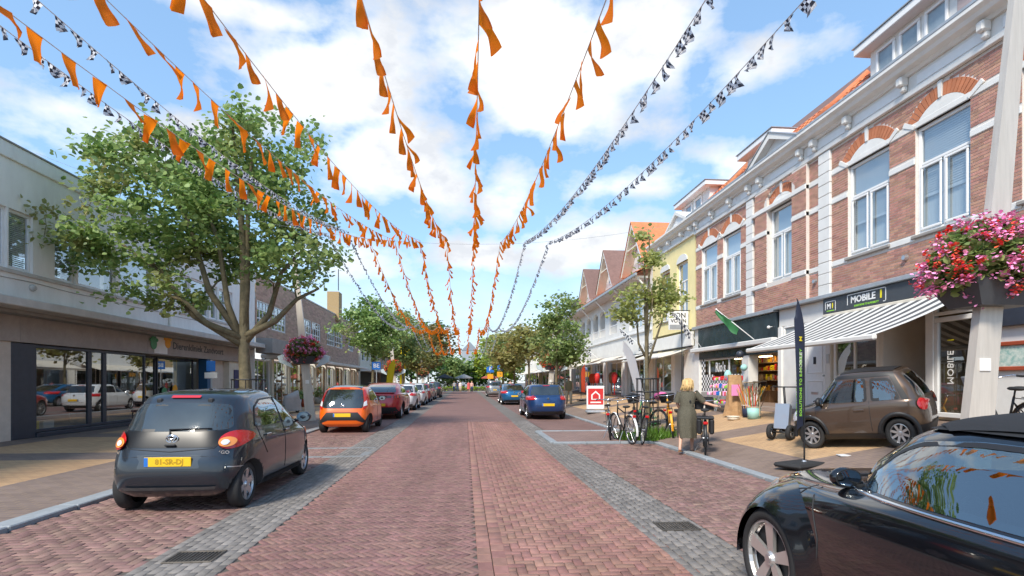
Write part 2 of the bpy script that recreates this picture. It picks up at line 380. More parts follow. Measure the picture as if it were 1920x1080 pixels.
mat('cream', (.74, .68, .57), .8, var=.05, dirt=.1)
mat('awning_white', (.68, .67, .645), .8, var=.05, dirt=.08)
mat('awning_stripe', (.085, .088, .095), .8, var=.05)
mat('blind', (.80, .82, .83), .6)
mat('curtain', (.80, .82, .82), .8, var=.12, vscale=10, stretch=(1, 8, .3))
mat('wood', (.25, .13, .06), .6, var=.3, vscale=9, stretch=(4, 4, .6))
mat('wood_light', (.50, .36, .22), .7, var=.2, vscale=9)
mat('wood_red', (.36, .07, .03), .5, var=.2)
mat('steel', (.60, .55, .49), .5, .25, var=.08, vscale=4, stretch=(6, 6, .4), dirt=.1)
mat('black_metal', (.02, .021, .023), .45, .3)
mat('chrome', (.75, .76, .78), .12, 1)
mat('silver', (.55, .56, .58), .3, .85)
mat('rubber', (.022, .022, .023), .8, var=.15)
mat('plastic_black', (.018, .018, .02), .5, bump=.05, bscale=200)
mat('yellow_sign', (.80, .60, .02), .5)
mat('blue_sign', (.02, .16, .55), .45)
mat('orange_sign', (.85, .38, .02), .5)
mat('red_sign', (.60, .03, .03), .5)
mat('green_paint', (.06, .28, .12), .5)
mat('bright_green', (.28, .62, .06), .5)
mat('bright_yellow', (.85, .72, .02), .5)
mat('mint', (.36, .66, .62), .6, var=.05)
mat('cardboard', (.42, .25, .12), .85, var=.15, vscale=12, bump=.4, bscale=9)
mat('art', (.20, .42, .38), .5, col2=(.75, .78, .70), vscale=16)
mat('pink', (.80, .16, .40), .6, var=.2)
mat('skin', (.62, .36, .25), .5, sub=.1)
mat('hair_blond', (.62, .42, .18), .55, var=.25, vscale=30, stretch=(1, 1, .15))
mat('hair_dark', (.05, .03, .02), .55)
mat('dress', (.05, .046, .03), .85, col2=(.12, .108, .075), vscale=55)
glass('glass_shop', (.75, .8, .8), .22, .75)
glass('glass_up', (.84, .9, .93), .2, .92)
glass('glass_car', (.55, .70, .70), .20, .6)
glass('glass_dark', (.4, .45, .45), .24, .18)
glass('lens', (.9, .9, .9), .1, .9)
leafmat('leaf_plane', (.14, .25, .06), (.42, .55, .20), (.40, .30, .12), .45, .42)
leafmat('leaf_green', (.14, .23, .065), (.38, .47, .17), (.40, .31, .12), .45, .5)
leafmat('leaf_olive', (.24, .25, .07), (.48, .45, .17), (.42, .25, .10), .5, .9)
leafmat('leaf_young', (.30, .36, .09), (.56, .60, .24), (.45, .32, .13), .5, 1.2)
leafmat('leaf_fresh', (.18, .30, .03), (.48, .55, .06), (.40, .36, .06), .4, .2)
leafmat('leaf_deep', (.06, .14, .035), (.16, .28, .06), (.10, .17, .05), .3, .2)
leafmat('leaf_copper', (.18, .15, .04), (.36, .26, .08), (.38, .19, .07), .3, .3)
leafmat('grass', (.07, .17, .02), (.20, .36, .05), (.25, .30, .06), .4, 2)
mat('bark', (.21, .17, .10), .9, col2=(.10, .088, .052), vscale=7, bump=.6, bscale=25)
mat('bark_dark', (.10, .085, .065), .9, var=.3, bump=.5)
mat('petal_pink', (.90, .33, .58), .6, island=.25, hue=.02)
mat('petal_red', (.85, .07, .04), .6, island=.2, hue=.012)
mat('petal_orange', (.80, .28, .14), .6, island=.2, hue=.015)
cloth('flag_orange', (1.0, .25, .008), .72)
cloth('flag_black', (.045, .05, .075), .2)
cloth('flag_white', (.85, .86, .88), .7)
cloth('flag_navy', (.03, .04, .075), .3)
cloth('flag_green', (.05, .22, .08), .3)
cloth('flag_yellow', (.85, .65, .02), .4)
cloth('flag_red', (.75, .10, .04), .4)
# ------------------------------------------------------------------ ground, road, pavements
def sheet(name, m, x0, x1, y0, y1, z, nx=1, zf=None, ny=1):
    b = MB()
    for i in range(nx):
        for j in range(ny):
            a0, a1 = x0 + (x1 - x0) * i / nx, x0 + (x1 - x0) * (i + 1) / nx; b0, b1 = y0 + (y1 - y0) * j / ny, y0 + (y1 - y0) * (j + 1) / ny
            q = zf or (lambda x: z)
            b.quad((a0, b0, q(a0)), (a1, b0, q(a1)), (a1, b1, q(a1)), (a0, b1, q(a0)))
    return tag(b.build(name, m), kind='structure')
KX, SLOPE = 4.9, .152
def pz(x):                      # the right-hand pavement climbs towards the shops
    return .03 + SLOPE * max(0, x - KX)
sheet('ground', 'ground', -900, 900, -300, 1500, -.06)
XL0, XL1, XC, XR0, XR1 = -2.75, -2.05, .256, 1.86, 2.55
NEAR, FARB, END = 2.2, 21.0, 92
road = sheet('road', 'joint_sand', XL1, XR0, -12, FARB, -.012)
far_road = sheet('road_beyond', 'road_far', XL1, XR0, FARB, END, 0)
gl = sheet('gutter_left', 'joint_sand', XL0, XL1, -12, FARB, -.012); sheet('gutter_left_beyond', 'gutter_far', XL0, XL1, FARB, END, 0)
gr = sheet('gutter_right', 'joint_sand', XR0, XR1, -12, FARB, -.012); sheet('gutter_right_beyond', 'gutter_far', XR0, XR1, FARB, END, 0)
bayl = sheet('parking_bay_left', 'joint_sand', -4.72, XL0, -12, 16, -.012); sheet('parking_bay_left_beyond', 'bay_far', -4.72, XL0, 16, END, 0)
bayr = sheet('parking_bay_right', 'joint_sand', XR1, 4.75, -12, 13.2, -.012)
sheet('parking_bay_right_beyond', 'bay_far', XR1, 4.75, 16.6, END, 0)
sheet('pavement_bulb', 'bulb', 2.35, 4.75, 13.4, 16.4, .03)
sheet('pavement_left', 'walk_left', -12.6, -5.0, -12, END, .03)
pr = sheet('pavement_right', 'walk_right', 4.95, 10.4, -12, END, 0, 6, pz)

def brick_mesh(l, w, h=.03, bev=.004):
    b = MB(); a, c = l / 2, w / 2
    b.add([(-a, -c, -h), (a, -c, -h), (a, c, -h), (-a, c, -h), (-a, -c, -bev), (a, -c, -bev), (a, c, -bev), (-a, c, -bev),
           (-a + bev, -c + bev, 0), (a - bev, -c + bev, 0), (a - bev, c - bev, 0), (-a + bev, c - bev, 0)],
          [(0, 1, 5, 4), (1, 2, 6, 5), (2, 3, 7, 6), (3, 0, 4, 7), (4, 5, 9, 8), (5, 6, 10, 9), (6, 7, 11, 10), (7, 4, 8, 11), (8, 9, 10, 11)])
    return b
TEMPLATES = {}
def lay(name, m, parent, spots, l, w, n_single, dz=0):
    """spots: (x, y, angle). The nearest n_single bricks become parts, the rest one joined part."""
    spots = sorted(spots, key=lambda q: q[1] + .35 * abs(q[0]))
    g = .0065
    tm = brick_mesh(l - g, w - g); me = tm.mesh(name, m)
    for (x, y, a) in spots[:n_single]:
        o = link_mesh(name, me, parent, (x, y, dz + rnd.uniform(-.003, .0015))); o.rotation_euler = (rnd.gauss(0, .006), rnd.gauss(0, .006), a + rnd.gauss(0, .006))
    rest = spots[n_single:]
    if not rest: return
    V = np.array(tm.v); F = np.array([list(f) for f in tm.f]); nv = len(V); n = len(rest)
    A = np.array(rest); rg = np.random.RandomState(len(rest))
    ang = A[:, 2] + rg.normal(0, .006, n); c, s = np.cos(ang)[:, None], np.sin(ang)[:, None]
    X = V[None, :, 0] * c - V[None, :, 1] * s + A[:, 0:1]; Y = V[None, :, 0] * s + V[None, :, 1] * c + A[:, 1:2]
    Z = V[None, :, 2] + rg.uniform(-.003, .0015, n)[:, None] + dz + V[None, :, 0] * rg.normal(0, .006, n)[:, None] + V[None, :, 1] * rg.normal(0, .008, n)[:, None]
    P = np.stack([X, Y, Z], -1).reshape(-1, 3); FF = (F[None] + (np.arange(n) * nv)[:, None, None]).reshape(-1, 4)
    me2 = bpy.data.meshes.new(name + '_field'); me2.vertices.add(len(P)); me2.vertices.foreach_set('co', P.ravel())
    me2.loops.add(FF.size); me2.loops.foreach_set('vertex_index', FF.ravel().astype(np.int32)); me2.polygons.add(len(FF))
    me2.polygons.foreach_set('loop_start', np.arange(0, FF.size, 4, dtype=np.int32)); me2.update(calc_edges=True); me2.materials.append(M[m])
    o = link_mesh(name + '_field', me2, parent); o['kind'] = 'stuff'
def herring(x0, x1, y0, y1, l, w, rot):
    """bricks of a herringbone field, rot in radians, centres kept inside the rectangle"""
    out = []; k = round(l / w); cx, cy = (x0 + x1) / 2, (y0 + y1) / 2; rad = math.hypot(x1 - x0, y1 - y0) / 2 + l; n = int(rad / w) + 4
    c, s = math.cos(rot), math.sin(rot); l = k * w
    for i in range(-n, n):
        for j in range(-n, n):
            m_ = (i - j) % (2 * k)
            if m_ == 0: px, py, a = (i + k / 2) * w, (j + .5) * w, 0
            elif m_ == k * 2 - 1: px, py, a = (i + .5) * w, (j + k / 2) * w, math.pi / 2
            else: continue
            X, Y = cx + px * c - py * s, cy + px * s + py * c; e = -.30 * w
            if x0 + e < X < x1 - e and y0 < Y < y1: out.append((X, Y, a + rot))
    return out
def courses(x0, x1, y0, y1, l, w, along=True):
    out = []
    if along:
        n = max(1, round((x1 - x0) / w)); st = (x1 - x0) / n
        for i in range(n):
            y = y0 - l * (.5 if i % 2 else 0)
            while y < y1: out.append((x0 + (i + .5) * st, y + l / 2, math.pi / 2)); y += l
    return out
lay('brick', 'brick_red', road, herring(XL1 + .07, XC - .15, NEAR, FARB, .168, .056, R(-45)), .168, .056, 130)
lay('brick', 'brick_rose', road, courses(XC - .15, XC + .11, NEAR, FARB, .2, .13), .2, .13, 30, .004)
lay('brick', 'brick_rose', road, herring(XC + .11, XR0 - .03, NEAR, FARB, .168, .084, 0), .168, .084, 110)
lay('brick', 'brick_grey', gl, courses(XL0 + .02, XL1 + .05, NEAR, FARB, .168, .084), .168, .084, 80, .004)
lay('brick', 'brick_grey', gr, courses(XR0 - .04, XR1 - .02, NEAR, FARB, .168, .084), .168, .084, 80, .004)
lay('brick', 'brick_bay', bayl, herring(-4.70, XL0, NEAR, 16, .168, .084, R(90)), .168, .084, 200)
lay('brick', 'brick_bay', bayr, herring(XR1, 4.74, NEAR, 13.2, .168, .084, R(90)), .168, .084, 200)

def kerb_run(name, p0, p1, w, z, host, step=1.0, m='kerb_stone'):
    p0, p1 = Vector(p0), Vector(p1); d = (p1 - p0); n = max(1, round(d.length / step)); d /= n
    t = d.normalized(); a = math.atan2(t.y, t.x); l = d.length - .012
    me = MB().bbox(-l / 2, l / 2, -w / 2, w / 2, -.12, 0, .012).mesh(name, m)
    for i in range(n):
        c = p0 + d * (i + .5); o = link_mesh(name, me, host, (c.x, c.y, z + rnd.uniform(-.003, .003))); o.rotation_euler = (0, 0, a + rnd.gauss(0, .004))
pl = bpy.data.objects['pavement_left']
kerb_run('kerb_stone', (-4.86, -1), (-4.86, 60), .25, .05, pl)
kerb_run('kerb_stone', (4.85, -1), (4.85, 13.2), .19, .045, pr)
kerb_run('kerb_stone', (4.85, 16.6), (4.85, 60), .19, .045, pr)
bulb = bpy.data.objects['pavement_bulb']
kerb_run('kerb_stone', (2.2, 13.3), (4.78, 13.3), .2, .045, bulb); kerb_run('kerb_stone', (2.2, 16.5), (4.78, 16.5), .2, .045, bulb); kerb_run('kerb_stone', (2.25, 13.4), (2.25, 16.4), .19, .045, bulb)
# flush dividers between the left-hand bays
kerb_run('kerb_stone', (-4.7, 12.9), (-2.1, 12.9), .2, .006, bayl, .87, 'divider'); kerb_run('kerb_stone', (-4.7, 11.4), (-2.1, 11.4), .2, .006, bayl, .87, 'divider'); kerb_run('kerb_stone', (-2.15, 11.55), (-2.15, 12.75), .2, .006, gl, .6, 'divider')
# drains in the gutters
def drain(x, y, label, host):
    t = thing('drain_grate', label, 'drain', (x, y, 0.002)); t.scale = (.8, .8, 1)
    f = MB()
    f.bbox(-.26, .26, -.20, -.165, -.02, .012, .004); f.bbox(-.26, .26, .165, .20, -.02, .012, .004); f.bbox(-.26, -.225, -.165, .165, -.02, .012, .004); f.bbox(.225, .26, -.165, .165, -.02, .012, .004)
    f.build('frame', 'iron', t)
    MB().box(-.225, .225, -.165, .165, -.011, -.006).build('pit', 'dark', t)
    me = MB().bbox(-.009, .009, -.16, .16, -.01, .011, .003).mesh('bar', 'iron')
    for i in range(11): link_mesh('bar', me, t, (-.2 + i * .04, 0, 0))
drain(-2.38, 4.95, 'iron drain grate in the grey gutter beside the dark grey hatchback', gl)
drain(2.26, 5.55, 'iron drain grate in the grey gutter ahead of the black convertible', gr)
# ------------------------------------------------------------------ buildings
class Face:
    """a street front: a runs along the street (world Y), d is depth towards the street, z up"""
    def __init__(s, X, sg): s.X, s.sg = X, sg
    def P(s, a, d, z): return (s.X + s.sg * d, a, z)
    def box(s, mb, a0, a1, d0, d1, z0, z1): mb.box(s.X + s.sg * d0, s.X + s.sg * d1, a0, a1, z0, z1); return mb
    def bbox(s, mb, a0, a1, d0, d1, z0, z1, b=.012): mb.bbox(s.X + s.sg * d0, s.X + s.sg * d1, a0, a1, z0, z1, b); return mb
    def poly(s, mb, pts, d0, d1):     # pts (a, z) extruded in depth
        mb.prism([s.P(a, d0, z) for a, z in pts], (s.sg * (d1 - d0), 0, 0)); return mb
    def text(s, name, body, size, m, a, z, d, parent, sx=1.0, bold=0., ext=.003, flip=False):
        k = 1 if s.sg > 0 else -1          # reading direction as seen from the street
        return text_mesh(name, body, size, m, lambda x, y, e: s.P(a + k * x, d + e, z + y), parent, ext, sx=sx, bold=bold)
    def wall(s, mb, a0, a1, z0, z1, holes, depth=.22, d=0):
        """plane with openings (a0,a1,z0,z1) and their reveals"""
        A = sorted({a0, a1, *[h[0] for h in holes], *[h[1] for h in holes]}); Z = sorted({z0, z1, *[h[2] for h in holes], *[h[3] for h in holes]})
        A = [x for x in A if a0 <= x <= a1]; Z = [x for x in Z if z0 <= x <= z1]
        for i in range(len(A) - 1):
            for j in range(len(Z) - 1):
                ca, cz = (A[i] + A[i + 1]) / 2, (Z[j] + Z[j + 1]) / 2
                if any(h[0] < ca < h[1] and h[2] < cz < h[3] for h in holes): continue
                mb.quad(s.P(A[i], d, Z[j]), s.P(A[i + 1], d, Z[j]), s.P(A[i + 1], d, Z[j + 1]), s.P(A[i], d, Z[j + 1]))
        for (b0, b1, c0, c1) in holes:
            for p, q in (((b0, c0), (b1, c0)), ((b1, c0), (b1, c1)), ((b1, c1), (b0, c1)), ((b0, c1), (b0, c0))):
                mb.quad(s.P(p[0], d, p[1]), s.P(q[0], d, q[1]), s.P(q[0], d - depth, q[1]), s.P(p[0], d - depth, p[1]))
        return mb
def rect_frame(F, mb, a0, a1, z0, z1, w, d0, d1):
    F.bbox(mb, a0, a1, d0, d1, z0, z0 + w); F.bbox(mb, a0, a1, d0, d1, z1 - w, z1); F.bbox(mb, a0, a0 + w, d0, d1, z0 + w, z1 - w); F.bbox(mb, a1 - w, a1, d0, d1, z0 + w, z1 - w)
def window(F, host, a0, a1, z0, z1, d=-.1, bars=(), rails=(), fw=.07, frame='white_clean', pane='glass_up', back='curtain', back_d=-.19, sill=None, blind=None, sash=None):
    """part window (frame) > pane, sill, blind, sash"""
    mb = MB(); rect_frame(F, mb, a0, a1, z0, z1, fw, d - .05, d + .02)
    for q in rails: F.bbox(mb, a0 + fw, a1 - fw, d - .05, d + .015, q - fw * .45, q + fw * .45)
    for (q, zz0, zz1) in bars: F.bbox(mb, q - fw * .4, q + fw * .4, d - .05, d + .012, zz0, zz1)
    w = mb.build('window', frame, host)
    p = MB(); p.quad(F.P(a0 + fw * .6, d - .02, z0 + fw * .6), F.P(a1 - fw * .6, d - .02, z0 + fw * .6), F.P(a1 - fw * .6, d - .02, z1 - fw * .6), F.P(a0 + fw * .6, d - .02, z1 - fw * .6)); p.build('pane', pane, w)
    if back:
        p = MB(); p.quad(F.P(a0, back_d, z0), F.P(a1, back_d, z0), F.P(a1, back_d, z1), F.P(a0, back_d, z1)); p.build('curtain' if back == 'curtain' else 'backing', back, w)
    if blind:
        b0, b1, zb = blind; mb = MB(); z = z1 - fw
        while z > zb: F.box(mb, b0, b1, d - .075, d - .068, z - .042, z - .010); z -= .05
        F.box(mb, b0, b1, d - .095, d - .06, zb - .04, zb); o = mb.build('blind', 'blind', w); o['kind'] = 'stuff'
    if sash:
        for (s0, s1, t0, t1) in sash:
            mb = MB(); rect_frame(F, mb, s0, s1, t0, t1, .055, d + .022, d + .05); mb.build('sash', frame, w)
    if sill:
        mb = MB(); F.bbox(mb, a0 - .06, a1 + .06, d, .07, z0 - .075, z0 - .005); mb.build('sill', sill, w)
    return w
def wall_bricks(F, host, regions, holes, m, bl=.21, bh=.0625, proud=.008, n_single=0, near=None):
    """courses of single bricks over (a0,a1,z0,z1,d) regions, leaving holes out; the nearest n_single are parts, the rest one joined part"""
    L = []
    for (a0, a1, z0, z1, d) in regions:
        n = int((z1 - z0) / bh)
        for r in range(n):
            z = z0 + r * bh; a = a0 - (bl / 2 if r % 2 else 0)
            # cut the course at the holes it meets
            cuts = sorted([(h[0], h[1]) for h in holes if h[2] < z + bh - .005 and h[3] > z + .005])
            segs = []; cur = a0
            for (c0, c1) in cuts:
                if c0 > cur: segs.append((cur, min(c0, a1)))
                cur = max(cur, c1)
            if cur < a1: segs.append((cur, a1))
            while a < a1:
                l = bl if (r % 2 == 0 or True) else bl / 2
                for (s0, s1) in segs:
                    b0, b1 = max(a, s0), min(a + l, s1)
                    if b1 - b0 > .03: L.append((b0 + .005, b1 - .005, z + .006, z + bh - .006, d))
                a += l
    if near: L.sort(key=near)
    def brick(mb, q, o=(0, 0)):
        b0, b1, c0, c1, d = q; p = proud
        V = [F.P(b0, d, c0), F.P(b1, d, c0), F.P(b1, d, c1), F.P(b0, d, c1), F.P(b0, d + p, c0), F.P(b1, d + p, c0), F.P(b1, d + p, c1), F.P(b0, d + p, c1)]
        mb.add(V, [(4, 5, 6, 7), (0, 1, 5, 4), (1, 2, 6, 5), (2, 3, 7, 6), (3, 0, 4, 7)])
    for q in L[:n_single]:
        mb = MB(); brick(mb, q); mb.build('brick', m, host)
    mb = MB()
    for q in L[n_single:]: brick(mb, q)
    if mb.v: o = mb.build('brickwork', m, host); o['kind'] = 'stuff'
def tiles(name, m, host, P0, eu, ev, nu, nv, du, dv, lift=.035, kind='stuff'):
    """pantiles: rows of curved tiles over the slope P0 + u*eu + v*ev"""
    mb = MB(); P0, eu, ev = Vector(P0), Vector(eu).normalized(), Vector(ev).normalized(); n = eu.cross(ev).normalized()
    if n.z < 0: n = -n
    for j in range(nv):
        for i in range(nu):
            V = []
            for k, h in ((0, .0), (.25, .9), (.5, 1.0), (.75, .55), (1.02, .12)):
                b = P0 + eu * (du * (i + k)) + ev * (dv * j)
                V.append(tuple(b + n * (lift * h + .03))); V.append(tuple(b + ev * (dv * 1.08) + n * (lift * h + .004))); V.append(tuple(b + n * (lift * h + .006)))
            F = []
            for k in range(4): F += [(3 * k, 3 * k + 3, 3 * k + 4, 3 * k + 1), (3 * k, 3 * k + 2, 3 * k + 5, 3 * k + 3)]
            mb.add(V, F)
    o = mb.build(name, m, host, smooth=False); o['kind'] = kind; return o

# ---- right: red brick house row (X 9.7) ------------------------------------------------
FR = Face(9.7, -1)
GZ = pz(9.7)
r1 = thing('brick_house', 'red brick townhouse row with white stone bands, arched windows and dormers over two shops', 'building', (9.7, 13.5, GZ))
r1.location = (0, 0, 0)
wins = [(9.46, 10.72), (11.43, 12.76), (14.95, 16.25), (18.05, 19.34), (19.81, 21.16)]
holes = [(a0, a1, 4.72, 7.02) for a0, a1 in wins] + [(7.2, 8.5, 4.72, 7.02)]
A0 = 5.2
mb = MB(); FR.wall(mb, A0, 21.7, 3.86, 7.75, holes, .3)
mb.box(9.7, 16, A0, A0 + .02, 0, 8.4); mb.box(9.7, 16, 21.68, 21.7, 0, 8.4); mb.box(15.9, 16, A0, 21.7, 0, 8.4); mb.build('wall', 'mortar', r1)
MB().box(9.75, 15.9, A0 + .05, 21.65, 8.35, 8.42).build('attic_floor', 'concrete_dark', r1)
MB().box(10.4, 10.45, A0, 21.7, 3.9, 8.3).build('room_partition', 'interior', r1)
# pilasters, bands: solid white stone; bricks fill what is left
solid = [(13.35, 13.82, 3.86, 7.8), (17.15, 17.59, 3.86, 7.8)]
bandz = (4.60, 6.26, 7.02)
arch = []
def arch_parts(a0, a1):
    """white tympanum, orange voussoirs, white key and springer stones over one window"""
    ca, hw = (a0 + a1) / 2, (a1 - a0) / 2; rise = .36; Rr = (hw * hw + rise * rise) / (2 * rise); zc = 7.02 + rise - Rr; th = math.asin(hw / Rr)
    pts = [(ca + Rr * math.sin(t), zc + Rr * math.cos(t)) for t in np.linspace(-th, th, 13)]
    mb = MB(); FR.poly(mb, [(a1, 7.02), (a0, 7.02)] + pts, -.06, .02); mb.build('tympanum', 'white', r1)
    n = 19
    for k in range(n):
        t0, t1 = -th * 1.02 + 2.04 * th * k / n, -th * 1.02 + 2.04 * th * (k + 1) / n; g = .006 / Rr
        key = k in (0, n // 2, n - 1); r0, r1_ = Rr + .005, Rr + (.34 if key else .27)
        q = [(ca + r * math.sin(t), zc + r * math.cos(t)) for r, t in ((r0, t0 + g), (r0, t1 - g), (r1_, t1 - g), (r1_, t0 + g))]
        mb = MB(); FR.poly(mb, q, .0, .045 if key else .02); mb.build('key_stone' if key else 'arch_brick', 'white' if key else 'brick_arch', r1)
    return (ca, zc, Rr + .28, a0 - .05, a1 + .05)
for a0, a1 in wins + [(7.2, 8.5)]: arch.append(arch_parts(a0, a1))
bh = [*holes, *solid]
for (ca, zc, ro, b0, b1) in arch:          # stepped cut of the brick field round each arch
    for k in range(12):
        z = 7.02 + k * .0625; dz = z + .06 - zc
        if dz < ro: w = math.sqrt(ro * ro - dz * dz); w = min(w, (b1 - b0) / 2 + .1); bh.append((ca - w, ca + w, z - .001, z + .0625))
for z in bandz: bh.append((0, 30, z, z + .13))
wall_bricks(FR, r1, [(A0, 13.35, 3.88, 7.74, 0), (13.82, 14.28, 3.88, 7.74, 0), (16.95, 17.15, 3.88, 7.74, 0), (17.59, 21.7, 3.88, 7.74, 0)], bh, 'brick_wall', n_single=250, near=lambda q: abs(q[0] - 11.1) + abs(q[2] - 5.2) * .6)
# the middle bay stands forward
mb = MB()
for seg in ((14.28, 14.95), (16.25, 16.95)): FR.box(mb, *seg, 0, .10, 3.88, 7.74)
FR.box(mb, 14.95, 16.25, 0, .10, 3.88, 4.7); mb.build('bay_wall', 'mortar', r1)
wall_bricks(FR, r1, [(14.28, 16.95, 3.88, 7.74, .10)], bh, 'brick_wall', n_single=50, near=lambda q: abs(q[0] - 14.5) + abs(q[2] - 5.5) * .6)
for z in bandz:
    cut = sorted([(h[0] - .0, h[1] + .0) for h in holes if h[2] < z + .13 and h[3] > z] + [(s[0], s[1]) for s in solid]); cur = A0
    for c0, c1 in cut + [(21.7, 22)]:
        if c0 - cur > .05:
            mid = (cur + c0) / 2; d = .135 if 14.28 <= mid <= 16.95 else .03
            if cur < 14.28 < c0: mb = MB(); FR.bbox(mb, cur, 14.28, 0, .03, z, z + .13); mb.build('stone_band', 'white', r1); cur = 14.28; d = .135
            mb = MB(); FR.bbox(mb, cur, min(c0, 21.7), 0, d, z, z + .13); mb.build('stone_band', 'white', r1)
        cur = max(cur, c1)
for s0, s1, _, _ in solid:
    z = 3.88; k = 0
    while z < 7.7:
        mb = MB(); FR.bbox(mb, s0, s1, 0, .07, z, min(z + .29, 7.74)); mb.build('pilaster_block', 'white', r1); z += .3
for i, (a0, a1) in enumerate(wins + [(7.2, 8.5)]):
    mid = (a0 + a1) / 2; lightw = i in (0, 1)
    window(FR, r1, a0, a1, 4.72, 7.02, -.08, bars=((mid, 4.79, 6.2),), rails=(6.22,), sill='concrete_dark', back='curtain', back_d=-.19 if i != 1 else -.24, fw=.075,
           blind=(a0 + .08, a1 - .08, 5.55 if lightw else 6.3) if i < 3 else None, sash=[(a0 + .08, mid - .035, 4.8, 6.17), (mid + .035, a1 - .08, 4.8, 6.17)])
# entablature: architrave, frieze, brackets, cornice, gutter
mb = MB(); FR.bbox(mb, A0, 21.72, 0, .10, 7.75, 7.87); FR.box(mb, A0, 21.72, -.05, .06, 7.87, 8.2); mb.build('frieze', 'white', r1)
mb = MB()
for k in range(9): FR.bbox(mb, A0 + .25 + k * 1.83, A0 + 1.75 + k * 1.83, .06, .075, 7.92, 8.12)
mb.build('frieze_panel', 'white_clean', r1)['kind'] = 'stuff'
for a in (6.3, 7.7, 9.05, 10.9, 12.6, 13.9, 14.5, 16.6, 17.3, 18.6, 20.0, 21.4):
    mb = MB(); FR.bbox(mb, a - .08, a + .08, .06, .26, 8.02, 8.22, .03); FR.bbox(mb, a - .065, a + .065, .06, .18, 7.9, 8.03, .03); mb.build('bracket', 'white', r1)
mb = MB(); prof = [(-.1, 8.2), (.12, 8.2), (.16, 8.26), (.30, 8.29), (.34, 8.36), (.42, 8.42), (.42, 8.5), (-.1, 8.5)]
mb.prism([FR.P(A0, d, z) for d, z in prof], (0, 21.75 - A0, 0)); mb.build('cornice', 'white', r1)
mb = MB(); FR.box(mb, A0, 21.75, .25, .43, 8.503, 8.56); mb.build('gutter', 'zinc', r1)
# pediments
for (p0, p1, zt, nm) in ((14.2, 17.0, 9.22, 'a'),):
    c = (p0 + p1) / 2; mb = MB(); FR.poly(mb, [(p0 + .2, 8.5), (p1 - .2, 8.5), (c, zt - .16)], .1, .2); mb.build('pediment', 'white_clean', r1)
    for q0, q1 in ((p0, c), (p1, c)):
        mb = MB(); FR.poly(mb, [(q0, 8.5), (c, zt), (c, zt - .2), (q0 + (.3 if q0 < c else -.3), 8.5)], -.6, .42); mb.build('raking_cornice', 'white', r1)
        mb = MB(); FR.poly(mb, [(q0, 8.53), (c, zt + .03), (c, zt + .003), (q0, 8.503)], -.62, .45); mb.build('pediment_flashing', 'zinc', r1)
# mansard roof in orange pantiles, and the flat-topped dormers
for (a0, a1) in ((10.2, 21.7),):
    mb = MB(); mb.quad(FR.P(A0, .2, 8.52), FR.P(21.7, .2, 8.52), FR.P(21.7, -2.2, 10.9), FR.P(A0, -2.2, 10.9)); mb.quad(FR.P(A0, -2.2, 10.9), FR.P(21.7, -2.2, 10.9), FR.P(21.7, -6.2, 8.5), FR.P(A0, -6.2, 8.5)); mb.build('roof', 'tile_red', r1)
tiles('roof_tiles', 'tile_orange', r1, FR.P(12.9, .16, 8.56), (0, 1, 0), (2.4, 0, 2.38), 18, 6, .235, .3)
tiles('roof_tiles', 'tile_orange', r1, FR.P(17.2, .16, 8.56), (0, 1, 0), (2.4, 0, 2.38), 19, 6, .235, .3)
mb = MB(); mb.tube([FR.P(14.3, -.2, 8.95), FR.P(13.4, -1.1, 9.85)], .12, 8); mb.tube([FR.P(18.9, .05, 8.75), FR.P(19.9, -1.35, 10.1)], .12, 8); mb.build('hip_tiles', 'tile_orange', r1, True)['kind'] = 'stuff'
def dormer(a0, a1, zt, nwin, d=-.5, wins=None):
    D = Face(9.7 - d, -1)
    h = MB(); D.box(h, a0, a1, -1.9, 0, 8.55, zt); dm = h.build('dormer', 'white', r1)
    mb = MB(); D.bbox(mb, a0 - .22, a1 + .22, -1.9, .3, zt, zt + .2, .02); mb.build('dormer_roof', 'white_clean', dm); mb = MB(); D.box(mb, a0 - .25, a1 + .25, -1.9, .33, zt + .2, zt + .225); mb.build('roof_edge', 'zinc', dm)
    for (b0, b1) in wins:
        mb = MB(); rect_frame(D, mb, b0, b1, 8.62, zt - .1, .07, .0, .05); w = mb.build('dormer_window', 'white_clean', dm)
        mb = MB(); mb.quad(*[D.P(x, .012, z) for x, z in ((b0 + .05, 8.66), (b1 - .05, 8.66), (b1 - .05, zt - .15), (b0 + .05, zt - .15))]); mb.build('pane', 'glass_pane', dm)
    return dm
mat('glass_pane', (.28, .34, .38), .04, spec=1.0, var=.25, vscale=1.2)
dormer(8.2, 12.62, 9.86, 3, wins=((11.82, 12.4), (11.12, 11.7), (10.42, 11.0)))
mb = MB(); Face(10.2, -1).box(mb, 8.3, 10.2, .0, .04, 8.7, 9.8); mb.build('dormer_cladding', 'dormer_wood', r1) if False else mb.build('dormer_cladding', mat('cladding', (.40, .33, .33), .7, var=.15, stretch=(1, 1, 6)), r1)
dormer(16.7, 18.5, 9.62, 1, wins=((17.6, 18.3),))
dormer(21.2 - 1.6 + 1.9, 21.2 + 3.2, 9.75, 1, wins=((22.2, 22.9), (23.2, 23.9)))

# ground floor of the row: shop fronts ----------------------------------------------------
def gbox(name, m, a0, a1, d0, d1, z0, z1, host=None, bev=.012):
    mb = MB(); FR.bbox(mb, a0, a1, d0, d1, z0, z1, bev); return mb.build(name, m, host or r1)
gbox('ledge', 'zinc', A0, 15.72, -.02, .22, 3.78, 3.88); gbox('ledge', 'zinc', 15.75, 21.7, -.02, .2, 3.74, 3.86)
